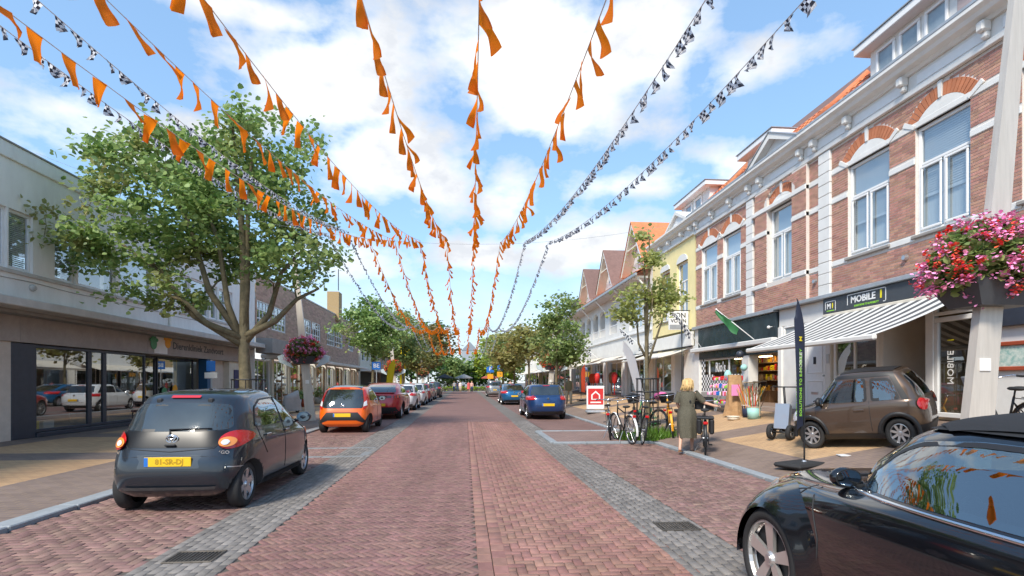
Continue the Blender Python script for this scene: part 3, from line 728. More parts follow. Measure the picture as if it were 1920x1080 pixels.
# shop A : grey fascia, striped awning
gbox('fascia', 'sign_grey', 9.0, 13.52, 0, .14, 3.36, 3.775)
def logo(a, z, txt1, txt2, w, h, size, host):
    for s0, s1, t0, t1 in ((a - w, a + w, z + h - .018, z + h), (a - w, a - w + .018, z - h, z + h), (a + w - .018, a + w, z - h * .55, z + h), (a - w, a - w * .86, z - h, z - h + .018)):
        gbox('logo_frame', 'white_clean', s0, s1, .141, .147, t0, t1, host, .001)
    return None
logo(11.98, 3.575, '', '', .62, .165, .2, r1)
FR.text('lettering', 'MOBILE', .225, 'white_clean', 12.08, 3.59, .142, r1, sx=1.05, bold=.006)
FR.text('lettering', '1', .245, 'bright_yellow', 11.51, 3.59, .143, r1, bold=.012)
FR.text('lettering', 'SOLUTIONS TO E-MOBILITY', .062, 'bright_green', 11.97, 3.435, .142, r1, bold=.002)
logo(13.22, 3.545, '', '', .2, .14, .14, r1)
FR.text('lettering', 'M', .19, 'white_clean', 13.28, 3.55, .142, r1, bold=.006); FR.text('lettering', '1', .19, 'bright_yellow', 13.14, 3.55, .142, r1, bold=.006)
gbox('logo_underline', 'bright_green', 13.08, 13.36, .141, .147, 3.42, 3.445, r1, .001)
logo(9.55, 3.57, '', '', .45, .15, .2, r1)
gbox('awning_housing', 'cream', 9.05, 13.5, .005, .17, 3.22, 3.355)
# walls and openings at street level
gbox('wall_panel', 'white', 13.55, 15.72, -.1, .02, 3.25, 3.775); gbox('pier', 'white', 13.38, 13.56, -.2, .03, GZ - .1, 3.36); gbox('pier', 'white', 15.55, 15.74, -.2, .05, GZ - .1, 3.25)
gbox('pier', 'white', 21.3, 21.72, -.25, .06, GZ - .1, 3.74); gbox('wall_panel', 'white', 14.55, 15.55, -.1, .0, GZ, 3.25); gbox('wall_panel', 'white', 13.56, 14.55, -.1, .0, GZ + 2.1, 3.25)
for b0, b1 in ((13.65, 14.45), (14.65, 15.45)): window(FR, r1, b0, b1, 3.3 - .5, 3.24, .02, fw=.05, back=None)
dr = gbox('door', 'white_clean', 13.6, 14.5, -.06, .0, GZ, GZ + 2.08, r1)
for z0, z1, b0, b1 in ((GZ + .15, GZ + .85, 13.72, 14.38), (GZ + 1.05, GZ + 1.9, 13.72, 14.38)):
    mb = MB(); rect_frame(FR, mb, b0, b1, z0, z1, .03, 0, .012); mb.build('door_moulding', 'white_clean', dr)
gbox('letter_slot', 'silver', 13.9, 14.2, 0, .012, GZ + .46, GZ + .53, dr, .003); gbox('spy_grille', 'dark', 14.0, 14.1, 0, .015, GZ + 1.3, GZ + 1.5, dr, .003); gbox('door_knob', 'silver', 13.64, 13.68, 0, .05, GZ + .95, GZ + 1.0, dr, .01)
gbox('doorbell_panel', 'silver', 13.42, 13.52, .03, .05, GZ + 1.3, GZ + 1.55, r1, .005)
# shop A windows, recessed entrance, glazed door
window(FR, r1, 11.75, 13.3, GZ + .35, 3.2, -.02, bars=((12.55, GZ + .42, 3.15),), fw=.09, pane='glass_shop', back=None)
gbox('stall_riser', 'white', 11.75, 13.35, -.1, .0, GZ - .1, GZ + .35)
gbox('entrance_jamb', 'white', 11.62, 11.75, -1.2, .0, GZ, 3.2); gbox('entrance_ceiling', 'white', 9.2, 11.7, -1.3, -.02, 3.2, 3.25)
gbox('entrance_back', 'beige', 10.95, 11.7, -1.35, -1.25, GZ, 3.2); gbox('entrance_side', 'interior_warm', 10.32, 10.4, -3, -.02, GZ, 3.2)
de = gbox('inner_door', 'white_clean', 10.9, 11.62, -1.22, -1.16, GZ, GZ + 2.15, r1); gbox('door_glass', 'glass_dark', 11.0, 11.52, -1.158, -1.15, GZ + .3, GZ + 2.0, de)
gbox('post', 'white_clean', 10.25, 10.45, -.1, .03, GZ - .1, 3.2)
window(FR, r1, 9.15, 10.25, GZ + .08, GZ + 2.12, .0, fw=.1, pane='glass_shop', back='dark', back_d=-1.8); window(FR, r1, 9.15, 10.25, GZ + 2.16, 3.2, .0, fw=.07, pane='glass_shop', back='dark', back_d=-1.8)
FR_t = lambda x, y, e: FR.P(9.82 + y, .012 + e, 1.75 + x)
text_mesh('window_lettering', 'MOBILE', .2, 'white_clean', lambda x, y, e: FR.P(9.9 - y, -.005 + e, 1.85 + x), r1)
text_mesh('window_lettering', '1', .2, 'bright_yellow', lambda x, y, e: FR.P(9.9 - y, -.005 + e, 2.4 + x), r1)
gbox('shop_floor', 'concrete_dark', 9.1, 13.4, -4, -.1, GZ - .1, GZ + .01); gbox('shop_back_wall', 'interior_warm', 9.1, 13.4, -4.1, -4, GZ, 3.3); gbox('shop_ceiling', 'interior', 9.1, 13.4, -4, -1.3, 3.26, 3.34); gbox('shop_counter', 'wood_light', 12, 13.2, -3, -2.5, GZ, GZ + 1)
gbox('hanging_garment', 'red_sign', 10.95, 11.07, -1.24, -1.23, 2.55, 3.15); gbox('hanging_garment', 'white_clean', 11.07, 11.15, -1.24, -1.23, 2.5, 3.15); gbox('hanging_garment', 'navy_frame', 11.15, 11.35, -1.24, -1.23, 2.45, 3.15)
# plain white end of the row, with a dark board and a framed print
gbox('wall_panel', 'white', A0, 9.15, -.2, .0, GZ - .1, 3.8); gbox('fascia', 'navy_frame', A0, 9.0, 0, .12, 2.55, 2.95)
fr = thing('framed_print', 'red wooden framed green print on the white wall behind the steel post', 'picture', FR.P(8.62, .02, 2.02))
mb = MB(); F0 = Face(0, -1); rect_frame(F0, mb, -.34, .34, -.26, .26, .075, .0, .05); mb.build('frame', 'wood_red', fr); mb = MB(); F0.box(mb, -.27, .27, 0, .015, -.19, .19); mb.build('print', 'art', fr)
# striped awning
aw = thing('striped_awning', 'grey and white striped awning pulled out over the brown microcar', 'awning', (0, 0, 0))
n = 27; y0, y1 = 9.2, 13.62
for k in range(n):
    a, b = y0 + (y1 - y0) * k / n, y0 + (y1 - y0) * (k + 1) / n; mb = MB(); st = k % 2
    pts = []
    for t in np.linspace(0, 1, 7): pts.append((9.55 - 2.02 * t, 3.30 - .86 * t - .05 * math.sin(math.pi * t)))
    for i in range(6):
        mb.quad((pts[i][0], a, pts[i][1]), (pts[i][0], b, pts[i][1]), (pts[i + 1][0], b, pts[i + 1][1]), (pts[i + 1][0], a, pts[i + 1][1]))
    mb.build('canvas_stripe', 'awning_stripe' if st else 'awning_white', aw)
mb = MB(); mb.bbox(7.46, 7.56, y0 - .03, y1 + .03, 2.33, 2.45, .03); mb.build('front_bar', 'awning_white', aw)
for yy in (9.5, 13.3):
    mb = MB(); mb.tube([(9.5, yy, 3.2), (8.7, yy + (.6 if yy < 11 else -.6), 2.8), (7.55, yy, 2.42)], .03, 6); mb.build('folding_arm', 'awning_white', aw)

# shop B : dark teal glass fascia
gbox('fascia', 'teal_dark', 15.76, 21.3, 0, .1, 2.96, 3.735)
gbox('awning_housing', 'awning_white', 15.72, 21.75, .05, .26, 2.78, 2.95, bev=.03); gbox('fascia', 'teal_dark', 15.76, 21.3, -.02, .06, 2.48, 2.775)
window(FR, r1, 17.95, 21.25, GZ + .4, 2.48, -.05, bars=((20.6, GZ + .47, 2.42), (19.0, GZ + .47, 2.42)), fw=.06, frame='white_clean', pane='glass_shop', back=None)
gbox('stall_riser', 'concrete_dark', 17.95, 21.25, -.1, .0, GZ - .1, GZ + .4); gbox('pier', 'white', 17.45, 17.9, -.3, .05, GZ - .1, 2.48)
# chequered film on the shop window
mb = MB(); mb2 = MB()
for i in range(29):
    for j in range(15):
        a = 17.98 + i * .112; z = GZ + .45 + j * .108
        if a > 21.15: continue
        if not (j < 6 and not (18.95 < a < 20.0 and j > 4) or a > 20.85): continue
        FR.box(mb if (i + j) % 2 else mb2, a, a + .112, -.028, -.024, z, z + .108)
mb.build('chequer_film', 'white_clean', r1)['kind'] = 'stuff'; mb2.build('chequer_film', 'dark', r1)['kind'] = 'stuff'
FR.text('window_lettering', "Rio's", .52, 'white_clean', 19.6, GZ + 1.36, -.02, r1, sx=.8, bold=.008); 
gbox('shop_floor', 'concrete_dark', 15.75, 17.5, -4, .0, GZ - .1, GZ + .008); gbox('shop_back_wall', 'interior', 15.7, 21.3, -4.1, -4, GZ, 3.3); gbox('shop_ceiling', 'interior', 15.7, 21.3, -4, -.1, 2.5, 2.55); gbox('shop_side', 'interior', 15.6, 15.72, -4, -.1, GZ, 2.6)
sh = thing('shop_shelving', 'wooden shelves of jars and boxes inside the open dark shop doorway', 'shelf', FR.P(19.0, -1.6, GZ))
F0 = Face(0, -1)
for z in (.45, .85, 1.2, 1.5):
    mb = MB(); F0.bbox(mb, -2.2, 2.2, 0, .3, z, z + .03); mb.build('shelf', 'wood_light', sh)
    for k in range(30):
        a = -2.15 + k * .145; h = rnd.uniform(.1, .24); mb = MB(); F0.bbox(mb, a, a + .10, .1, .24, z + .032, z + .032 + h, .02); mb.build('jar', rnd.choice(['orange_sign', 'bright_yellow', 'wood', 'cream', 'red_sign', 'wood_light']), sh)
mb = MB(); F0.bbox(mb, -1.4, -.6, .3, .8, 0, .5); mb.build('crate', 'wood', sh); mb = MB(); F0.bbox(mb, -2.2, 2.2, -.04, -.005, 0, 1.85); mb.build('back_board', 'wood', sh)
# lit lamps under the shop ceilings
mat('lamp_warm', (1.0, .72, .40), .5, emit=7.0)
for a, d in ((16.6, -1.0), (18.2, -1.0), (20.0, -1.0)): gbox('ceiling_lamp', 'lamp_warm', a - .35, a + .35, d - .05, d + .05, 2.46, 2.495)
for a, d in ((12.5, -1.6), (11.0, -2.0)): gbox('ceiling_lamp', 'lamp_warm', a - .35, a + .35, d - .05, d + .05, 3.21, 3.245)
# wall lamps over the shops
for a, d, z in ((15.95, .1, 3.28),):
    mb = MB(); mb.ball(FR.P(a, d + .12, z), .05); mb.tube([FR.P(a, d, z + .02), FR.P(a, d + .1, z)], .015, 6); mb.build('security_camera', 'white_clean', r1, True)
for a, z in ((10.95, 4.3), (14.0, 4.35)):
    mb = MB(); mb.lathe([(0, 0), (.05, 0), (.07, .08), (.04, .1)], FR.P(a, .09, z), 'X', 10); mb.build('wall_lamp', 'silver', r1)

# ---- yellow house -----------------------------------------------------------------------
ry = thing('yellow_house', 'narrow yellow plastered house with a small white pediment and tall arched window', 'building', (0, 0, 0))
mb = MB(); FR.wall(mb, 21.75, 26.9, 3.85, 7.9, [(22.55, 23.75, 4.5, 6.95), (24.6, 25.8, 4.5, 6.95)], .3); mb.box(9.7, 15, 21.75, 21.77, .3, 8.4); mb.box(9.7, 15, 26.88, 26.9, .3, 8.4); mb.build('wall', 'yellow_wall', ry)
for b0, b1 in ((22.55, 23.75), (24.6, 25.8)):
    window(FR, ry, b0, b1, 4.5, 6.95, -.12, rails=(6.1,), bars=(((b0 + b1) / 2, 4.6, 6.1),), back='interior', sill='concrete_dark')
    c = (b0 + b1) / 2; hw = (b1 - b0) / 2; pts = [(c + hw * math.cos(t), 6.95 + .34 * math.sin(t)) for t in np.linspace(0, math.pi, 11)]
    mb = MB(); FR.poly(mb, pts, -.05, .03); mb.build('tympanum', 'white', ry)
mb = MB(); FR.bbox(mb, 21.76, 26.9, 0, .1, 7.82, 7.92); FR.box(mb, 21.76, 26.9, -.05, .06, 7.92, 8.25); mb.build('frieze', 'white', ry)
mb = MB(); mb.prism([FR.P(21.76, d, z) for d, z in prof], (0, 5.14, 0)); mb.build('cornice', 'white', ry)
for a in (22.0, 22.9, 24.4, 25.5, 26.6): mb = MB(); FR.bbox(mb, a - .08, a + .08, .06, .26, 8.02, 8.2, .03); mb.build('bracket', 'white', ry)
c = 22.95; mb = MB(); FR.poly(mb, [(21.85, 8.5), (24.05, 8.5), (c, 9.0)], .05, .3); mb.build('pediment', 'white_clean', ry)
for q0 in (21.7, 24.2): mb = MB(); FR.poly(mb, [(q0, 8.5), (c, 9.14), (c, 8.98), (q0 + (.25 if q0 < c else -.25), 8.5)], -.4, .42); mb.build('raking_cornice', 'white', ry)
mb = MB(); mb.quad(FR.P(21.76, .2, 8.52), FR.P(26.9, .2, 8.52), FR.P(26.9, -2.6, 10.6), FR.P(21.76, -2.6, 10.6)); mb.quad(FR.P(21.76, -2.6, 10.6), FR.P(26.9, -2.6, 10.6), FR.P(26.9, -5, 8.5), FR.P(21.76, -5, 8.5)); mb.build('roof', 'tile_orange', ry)
tiles('roof_tiles', 'tile_orange', ry, FR.P(24.3, .16, 8.56), (0, 1, 0), (2.7, 0, 2.0), 11, 9, .235, .3)
gb = lambda name, m, a0, a1, d0, d1, z0, z1, host, bev=.012: gbox(name, m, a0, a1, d0, d1, z0, z1, host, bev)
gb('fascia', 'white', 21.9, 31.0, 0, .12, 3.12, 3.72, ry); gb('fascia_trim', 'dark', 21.9, 31.0, .1, .13, 3.06, 3.115, ry)
FR.text('lettering', 'EL  VIESEN', .42, 'navy_frame', 27.6, 3.42, .122, ry, sx=1.25, bold=.004)
# hanging sign
hs = thing('hanging_sign', 'white hanging shop sign with black two-line lettering beside the yellow wall', 'sign', (0, 0, 0))
mb = MB(); mb.bbox(8.75, 9.62, 22.30, 22.36, 3.82, 4.62, .01); mb.build('panel', 'white_clean', hs); mb = MB(); mb.tube([(9.7, 22.33, 4.66), (8.7, 22.33, 4.66)], .02, 6); mb.build('bracket_arm', 'black_metal', hs)
for b_, z_ in (('BON', 4.44), ('VOISIN', 4.2)): text_mesh('lettering', b_, .3 if b_ == 'BON' else .22, 'dark', lambda x, y, e, z_=z_: (9.18 + x, 22.297 - e, z_ + y), hs, sx=1.0, bold=.004)
mb = MB(); mb.box(8.78, 9.59, 22.29, 22.298, 3.86, 4.04); mb.build('lower_strip', 'zinc', hs)
# yellow house shop front with cream awning
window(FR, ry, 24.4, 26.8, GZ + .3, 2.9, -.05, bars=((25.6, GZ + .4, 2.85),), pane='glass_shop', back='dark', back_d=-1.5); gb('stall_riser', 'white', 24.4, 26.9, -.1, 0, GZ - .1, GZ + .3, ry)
gb('pier', 'white', 21.75, 22.7, -.2, .03, GZ - .1, 3.1, ry); gb('pier', 'white', 26.8, 27.1, -.2, .05, GZ - .1, 3.1, ry)
dd = gb('door', 'wood', 23.0, 23.9, -.5, -.44, GZ, 2.9, ry); gb('door_glass', 'glass_dark', 23.15, 23.75, -.438, -.43, GZ + .9, 2.7, dd); gb('jamb', 'white_clean', 22.7, 22.95, -.4, .02, GZ, 3.0, ry); gb('jamb', 'white_clean', 24.0, 24.4, -.4, .02, GZ, 3.0, ry)
def awning(label, a0, a1, dep, z0, z1, m='awning_white', val=.0, X=9.62, m2='awning_white'):
    t = thing('awning', label, 'awning', (0, 0, 0)); mb = MB(); n = 6
    P = [(X - dep * k / n, z0 + (z1 - z0) * k / n - .04 * math.sin(math.pi * k / n)) for k in range(n + 1)]
    for k in range(n): mb.quad((P[k][0], a0, P[k][1]), (P[k][0], a1, P[k][1]), (P[k + 1][0], a1, P[k + 1][1]), (P[k + 1][0], a0, P[k + 1][1]))
    mb.build('canvas', m, t)
    if val: mb = MB(); mb.box(X - dep - .012, X - dep, a0, a1, z1 - val, z1); mb.build('valance', m2, t)
    mb = MB(); mb.bbox(X - dep - .04, X - dep + .04, a0, a1, z1 - .02, z1 + .07, .02); mb.build('front_bar', m2, t)
    for yy in (a0 + .3, a1 - .3): mb = MB(); mb.tube([(X, yy, z0 - .15), (X - dep * .5, yy + (.4 if yy < (a0 + a1) / 2 else -.4), (z0 + z1) / 2 - .1), (X - dep, yy, z1)], .025, 6); mb.build('folding_arm', 'awning_white', t)
    return t
awning('cream awning under the black lettered fascia beside the yellow house', 22.3, 29.6, 1.3, 3.02, 2.62, 'cream')

# ---- white gabled house with loggia -----------------------------------------------------
rw = thing('gabled_house', 'long white house with three steep gables, orange eaves and an arched loggia', 'building', (0, 0, 0))
W0, W1 = 27.0, 48.0
lo = [(31.8, 33.0), (33.5, 35.2), (36.4, 37.9), (38.3, 39.9), (40.6, 42.1), (42.6, 44.2), (45, 46.5)]
mb = MB(); FR.wall(mb, W0, W1, 3.0, 7.7, [(28.6, 30.9, 4.6, 6.9)] + [(a, b, 4.75, 6.6) for a, b in lo[1:]], .5); mb.box(9.7, 16, W0, W0 + .02, 0, 8); mb.box(9.7, 16, W1 - .02, W1, 0, 8); mb.build('wall', 'white', rw)
window(FR, rw, 28.6, 30.9, 4.6, 6.9, -.1, bars=((29.4, 4.7, 6.85), (30.15, 4.7, 6.85)), rails=(6.2,), back='curtain')
for a, b in lo[1:]:
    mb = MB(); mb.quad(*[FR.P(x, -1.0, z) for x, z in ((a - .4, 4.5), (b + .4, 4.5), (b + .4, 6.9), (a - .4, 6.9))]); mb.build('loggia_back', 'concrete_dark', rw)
    c, hw = (a + b) / 2, (b - a) / 2; pts = [(a, 6.62)] + [(c - hw * math.cos(t), 6.15 + .42 * math.sin(t)) for t in np.linspace(0, math.pi, 11)] + [(b, 6.62)]
    mb = MB(); FR.poly(mb, pts, -.2, .01); mb.build('loggia_arch', 'white', rw)
    mb = MB(); FR.bbox(mb, a, b, -.1, -.04, 5.25, 5.32)
    for k in range(6): FR.box(mb, a + (k + .5) * (b - a) / 6 - .02, a + (k + .5) * (b - a) / 6 + .02, -.09, -.05, 4.75, 5.25)
    mb.build('balustrade', 'white_clean', rw)
mb = MB(); FR.bbox(mb, W0, W1, 0, .1, 4.3, 4.42); FR.bbox(mb, W0, W1, 0, .08, 3.0, 3.12); mb.build('string_course', 'white_clean', rw)
# eaves roof: low orange tiled skirt with timber struts, then three gables
mb = MB(); mb.quad((8.85, W0, 7.25), (8.85, W1, 7.25), (11.5, W1, 8.7), (11.5, W0, 8.7)); mb.quad((8.85, W0, 7.19), (8.85, W1, 7.19), (11.5, W1, 8.62), (11.5, W0, 8.62)); mb.build('eaves_roof', 'tile_orange', rw)
tiles('eaves_tiles', 'tile_orange', rw, (8.85, W0, 7.28), (0, 1, 0), (2.65, 0, 1.45), int((W1 - W0) / .25), 5, .25, .32)
mb = MB(); mb.bbox(8.78, 8.9, W0, W1, 7.12, 7.26); mb.build('eaves_gutter', 'zinc', rw)
for k in range(40): mb = MB(); a = W0 + .3 + k * .52; mb.box(8.9, 9.7, a, a + .07, 7.06, 7.16); mb.build('rafter_end', 'white_clean', rw)
for a in (27.3, 31.4, 36.0, 40.3, 44.6): mb = MB(); mb.tube([(9.68, a, 6.3), (8.95, a, 7.12)], .05, 6); mb.build('eaves_strut', 'white_clean', rw)
for i, (c, zt) in enumerate(((29.1, 10.5), (35.1, 10.4), (41.1, 10.4))):
    hw = 2.1; zb = 7.75
    mb = MB(); FR.poly(mb, [(c - hw + .25, zb), (c + hw - .25, zb), (c, zt - .45)], -.3, -.1); g = mb.build('gable', 'white_clean', rw)
    for q in (c - hw, c + hw):
        mb = MB(); FR.poly(mb, [(q, zb), (c, zt), (c, zt - .3), (q + (.28 if q < c else -.28), zb)], -.1, .45); mb.build('barge_board', 'cream' if q > c else 'white_clean', g)
        mb = MB(); mb.quad(FR.P(q, .5, zb + .02), FR.P(c, .5, zt + .03), FR.P(c, -2.4, zt + .03), FR.P(q, -2.4, zb + .02)); mb.build('gable_roof', 'tile_orange' if i == 0 else 'tile_red', g)
    mb = MB(); FR.bbox(mb, c - .9, c + .9, .3, .42, 9.0, 9.1); FR.bbox(mb, c - .35, c + .35, .3, .42, 9.85, 9.93); mb.build('gable_tie', 'cream', g)
    window(FR, rw, c - .4, c + .4, 8.2, 9.3, -.05, back='interior', fw=.06)
mb = MB(); mb.box(10.5, 13, W1 + .5, W1 + 5, 6, 8.6); mb.build('annex', 'white', rw); mb = MB(); mb.quad((9.2, W1, 8.5), (9.2, W1 + 6, 8.5), (12, W1 + 6, 10.5), (12, W1, 10.5)); mb.quad((9.2, W1, 8.5), (12, W1, 10.5), (14, W1, 8.5)); mb.build('annex_roof', 'slate', rw)
mb = MB()
for k in range(5): mb.tube([(9.3, W1 + .5 + k, 7.2), (9.3, W1 + .5 + k, 8.5)], .05, 6)
mb.box(9.25, 9.35, W1, W1 + 5, 7.9, 7.96); mb.build('terrace_rail', 'white_clean', rw)
# street level of the white house: piers, dark shop windows, awnings
for a in (27.1, 31.2, 31.9, 35.6, 36.3, 40.0, 44.0, 47.6): gb('pier', 'white', a, a + .45, -.2, .06, GZ - .1, 3.0, rw)
for a, b in ((27.6, 31.1), (32.4, 35.5), (36.8, 39.9), (40.5, 43.9), (44.5, 47.5)):
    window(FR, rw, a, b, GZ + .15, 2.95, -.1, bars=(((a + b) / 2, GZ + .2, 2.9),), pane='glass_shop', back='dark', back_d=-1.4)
for x, m, lb in ((32.8, 'red_sign', 'red garment display nearest the leaning white banner'), (33.5, 'wood', 'brown garment display between two red ones'), (37.2, 'red_sign', 'deep red garment display under the long cream awning'), (38.3, 'flag_red', 'orange-red garment display under the long cream awning'), (38.9, 'flag_red', 'farthest orange-red garment display under the long awning')):
    t = thing('garment_display', lb, 'display', FR.P(x, .35, GZ)); mb = MB(); mb.lathe([(.0, 0), (.16, .02), (.04, .06), (.03, .7), (.16, .8), (.2, 1.25), (.12, 1.42), (.0, 1.45)], n=10); mb.build('garment', m, t, True)
awning('pale awning over the dark shop window nearest the leaning white banner', 27.6, 31.4, 1.5, 3.1, 2.75, 'awning_white'); awning('cream awning in the middle of the white gabled house', 31.8, 36.0, 1.6, 3.2, 2.7, 'cream'); awning('long cream awning at the far end of the white gabled house', 36.6, 47.5, 1.9, 3.3, 2.65, 'cream', .12, m2='cream')
# ---- further right-hand shops -----------------------------------------------------------
for i, (a0, a1, h, m, rm, lab) in enumerate(((49, 58, 6.2, 'white', 'tile_red', 'white two-storey shop house beyond the gabled house'), (58.2, 70, 6.8, 'brick_yellow', 'slate', 'yellow brick shop house further along the right pavement'), (70.2, 86, 6.4, 'render_white', 'tile_red', 'pale rendered shop house at the far right end of the street'))):
    t = thing('shop_house', lab, 'building', (0, 0, 0)); mb = MB(); hl = [(a0 + 1 + 2.6 * k, a0 + 2.6 + 2.6 * k, 4.2, 5.7) for k in range(int((a1 - a0 - 1) / 2.6))]
    FR.wall(mb, a0, a1, 3.0, h, hl, .2); mb.box(9.7, 16, a0, a0 + .02, 0, h); mb.box(9.7, 16, a1 - .02, a1, 0, h); mb.build('wall', m, t)
    for q in hl: window(FR, t, *q, -.1, bars=(((q[0] + q[1]) / 2, 4.25, 5.65),), back='interior', fw=.08)
    mb = MB(); mb.quad((9.4, a0, h), (9.4, a1, h), (12.7, a1, h + 2.6), (12.7, a0, h + 2.6)); mb.quad((12.7, a0, h + 2.6), (12.7, a1, h + 2.6), (16, a1, h), (16, a0, h)); mb.quad((9.4, a0, h), (12.7, a0, h + 2.6), (16, a0, h)); mb.build('roof', rm, t)
    gb('fascia', 'white', a0, a1, 0, .1, 2.9, 3.3, t)
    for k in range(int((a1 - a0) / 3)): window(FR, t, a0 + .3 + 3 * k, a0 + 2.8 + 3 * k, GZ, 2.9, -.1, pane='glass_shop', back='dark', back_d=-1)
    awning('pale awning on the %s shop house beyond the gables' % ('first', 'second', 'third')[i], a0 + .5, a1 - .5, 1.8, 3.2, 2.6, ('cream', 'awning_white', 'cream')[i])

# ---- left: long white modernist block ---------------------------------------------------
FL = Face(-11.3, 1); FG = Face(-11.85, 1)
l1 = thing('white_block', 'long white rendered two-storey block with ribbon windows above glazed shops', 'building', (0, 0, 0))
B0, B1 = 2.0, 29.9
wl = [(6.2, 8.2), (8.4, 10.4), (11.6, 14.26), (14.3, 15.05), (15.8, 16.6), (16.7, 18.4), (18.6, 20.4), (22.35, 23.05), (23.15, 24.7), (24.9, 25.5), (25.7, 26.4), (26.5, 27.1)]
hl = [(a, b, 4.4, 5.9) for a, b in wl]
mb = MB(); FL.wall(mb, B0, B1, 3.66, 7.1, hl, .2); mb.box(-20, -11.3, B1 - .02, B1, 0, 7.4); mb.build('wall', 'render_white', l1)
mb = MB(); FL.bbox(mb, B0, B1, -.3, .05, 7.115, 7.5, .01); mb.build('parapet', 'render_white', l1); mb = MB(); FL.box(mb, B0, B1, -.32, .075, 7.5, 7.54); mb.build('coping', 'concrete_dark', l1)
MB().box(-20, -11.5, B0, B1, 7.2, 7.3).build('roof', 'concrete_dark', l1)
for i, (a, b) in enumerate(wl): window(FL, l1, a, b, 4.4, 5.9, -.08, fw=.08, back='interior', back_d=-.5, blind=(a + .1, b - .1, 4.5 if i in (3, 2, 4) else 5.2), sill=None)
mb = MB()
FL.bbox(mb, 11.4, 20.6, 0, .05, 4.28, 4.38); FL.bbox(mb, 22.2, 27.3, 0, .05, 4.28, 4.38); FL.bbox(mb, 2.2, 10.6, 0, .05, 4.28, 4.38); mb.build('window_ledge', 'concrete', l1)
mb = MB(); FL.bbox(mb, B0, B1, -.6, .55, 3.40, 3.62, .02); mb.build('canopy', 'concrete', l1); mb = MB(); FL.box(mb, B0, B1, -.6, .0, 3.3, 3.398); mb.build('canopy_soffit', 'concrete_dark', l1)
MB().lathe([(0, 0), (.09, 0), (.09, .05), (.06, .1), (0, .11)], FL.P(15.0, 0, 4.02), 'X', 14).build('wall_lamp', 'concrete', l1)
for a in (13.2, 21.5, 28.9): mb = MB(); mb.tube([FL.P(a, .05, 7.1), FL.P(a, .05, 3.64)], .045, 8); mb.build('downpipe', 'render_white', l1)
for a, z in ((11.0, 6.6), (19.0, 6.55), (25.2, 6.5)): mb = MB(); FL.bbox(mb, a, a + .22, 0, .02, z, z + .16, .005); mb.build('wall_vent', 'concrete', l1)
mb = MB(); mb.tube([FL.P(a, .012, 4.15 + .015 * math.sin(a * 2.2)) for a in np.linspace(12, 29, 40)], .008, 4); mb.build('cable', 'concrete_dark', l1)
mb = MB(); FG.box(mb, B0, 29.9, -.2, .12, 2.62, 3.38); mb.build('fascia', 'fascia_shaded', l1)
mb = MB()
for a in (5, 10, 15.2, 20.9): FG.box(mb, a, a + .012, .12, .124, 2.62, 3.3)
mb.build('fascia_joint', 'concrete_dark', l1)['kind'] = 'stuff'
mb = MB(); FG.box(mb, 8, 15.0, -.2, .05, .03, 2.62); mb.build('wall_panel', 'beige', l1)
mb = MB(); FG.bbox(mb, 15.0, 15.8, -.1, .06, .03, 2.6); mb.build('dark_panel', 'navy_frame', l1)
for (a, b) in ((15.8, 18.0), (18.0, 18.7), (18.7, 20.95)): window(FG, l1, a, b, .16, 2.6, .0, fw=.09, frame='navy_frame', pane='glass_shop', back=None)
mb = MB(); FG.bbox(mb, 15.8, 21.0, -.1, .1, .03, .155); mb.build('plinth', 'navy_frame', l1)
MB().box(-15.5, -11.9, 15.5, 29.5, .03, .06).build('shop_floor', 'wood_light', l1); MB().box(-15.6, -15.5, 15.5, 29.5, 0, 2.7).build('shop_back_wall', 'cream', l1); MB().box(-15.5, -11.9, 15.4, 15.5, 0, 2.7).build('shop_side_wall', 'cream', l1); MB().box(-15.5, -12, 15.5, 29.5, 2.62, 2.68).build('shop_ceiling', 'cream', l1)
MB().box(-14.5, -13.2, 21.0, 21.1, 0, 2.62).build('shop_partition', 'interior', l1)
# vet clinic front: recessed dark glazing, blue post
for (a, b) in ((21.1, 22.6), (22.7, 25.6)): window(Face(-12.4, 1), l1, a, b, .1, 2.58, 0, fw=.07, frame='navy_frame', pane='glass_shop', back='dark', back_d=-.9)
mb = MB(); FG.bbox(mb, 25.55, 25.95, -.3, .1, .03, 2.62); mb.build('post', mat('post_blue', (.02, .09, .20), .5), l1); mb = MB(); FG.box(mb, 26.0, 29.9, -.6, -.3, .03, 2.62); mb.build('wall_panel', 'beige', l1); mb = MB(); FG.box(mb, 28.1, 29.9, -.3, -.02, .03, 2.62); mb.build('wall_panel', 'cream', l1); mb = MB(); FG.bbox(mb, 28.6, 29.3, -.02, .03, .03, 2.2); mb.build('door', mat('door_violet', (.05, .05, .14), .5), l1)
mb = MB(); FG.bbox(mb, 26.15, 26.5, -.3, -.12, 1.3, 1.95); mb.build('post_box', 'green_paint', l1)
FG.text('lettering', 'Dierenkliniek Zandvoort', .40, 'navy_frame', 24.85, 3.02, .122, l1, sx=1.12, bold=.008)
mb = MB(); FG.bbox(mb, 21.3, 22.2, .12, .135, 2.66, 3.3); mb.build('logo_panel', 'render_white', l1)
for a, z, m in ((21.25, 3.0, 'green_paint'), (22.2, 3.1, 'orange_sign')):
    mb = MB(); mb.lathe([(0, .01), (.2, .01), (.2, 0)], FG.P(a, .14, z), 'X', 18)
    for k in range(4): t = R(40 + 34 * k); mb.ball(FG.P(a + .26 * math.cos(t), .15, z + .2 * math.sin(t) + .03), (.02, .09, .07), 8, 5)
    mb.build('paw_mark', m, l1)
for a, z, m in ((21.6, 1.2, 'orange_sign'), (23.2, 1.15, 'green_paint'), (24.0, 1.25, 'orange_sign')):
    mb = MB(); mb.lathe([(0, .01), (.33 if a < 22 else .2, .01), (.33 if a < 22 else .2, 0)], (-12.37, a, z), 'X', 20); mb.build('window_disc', m, l1)
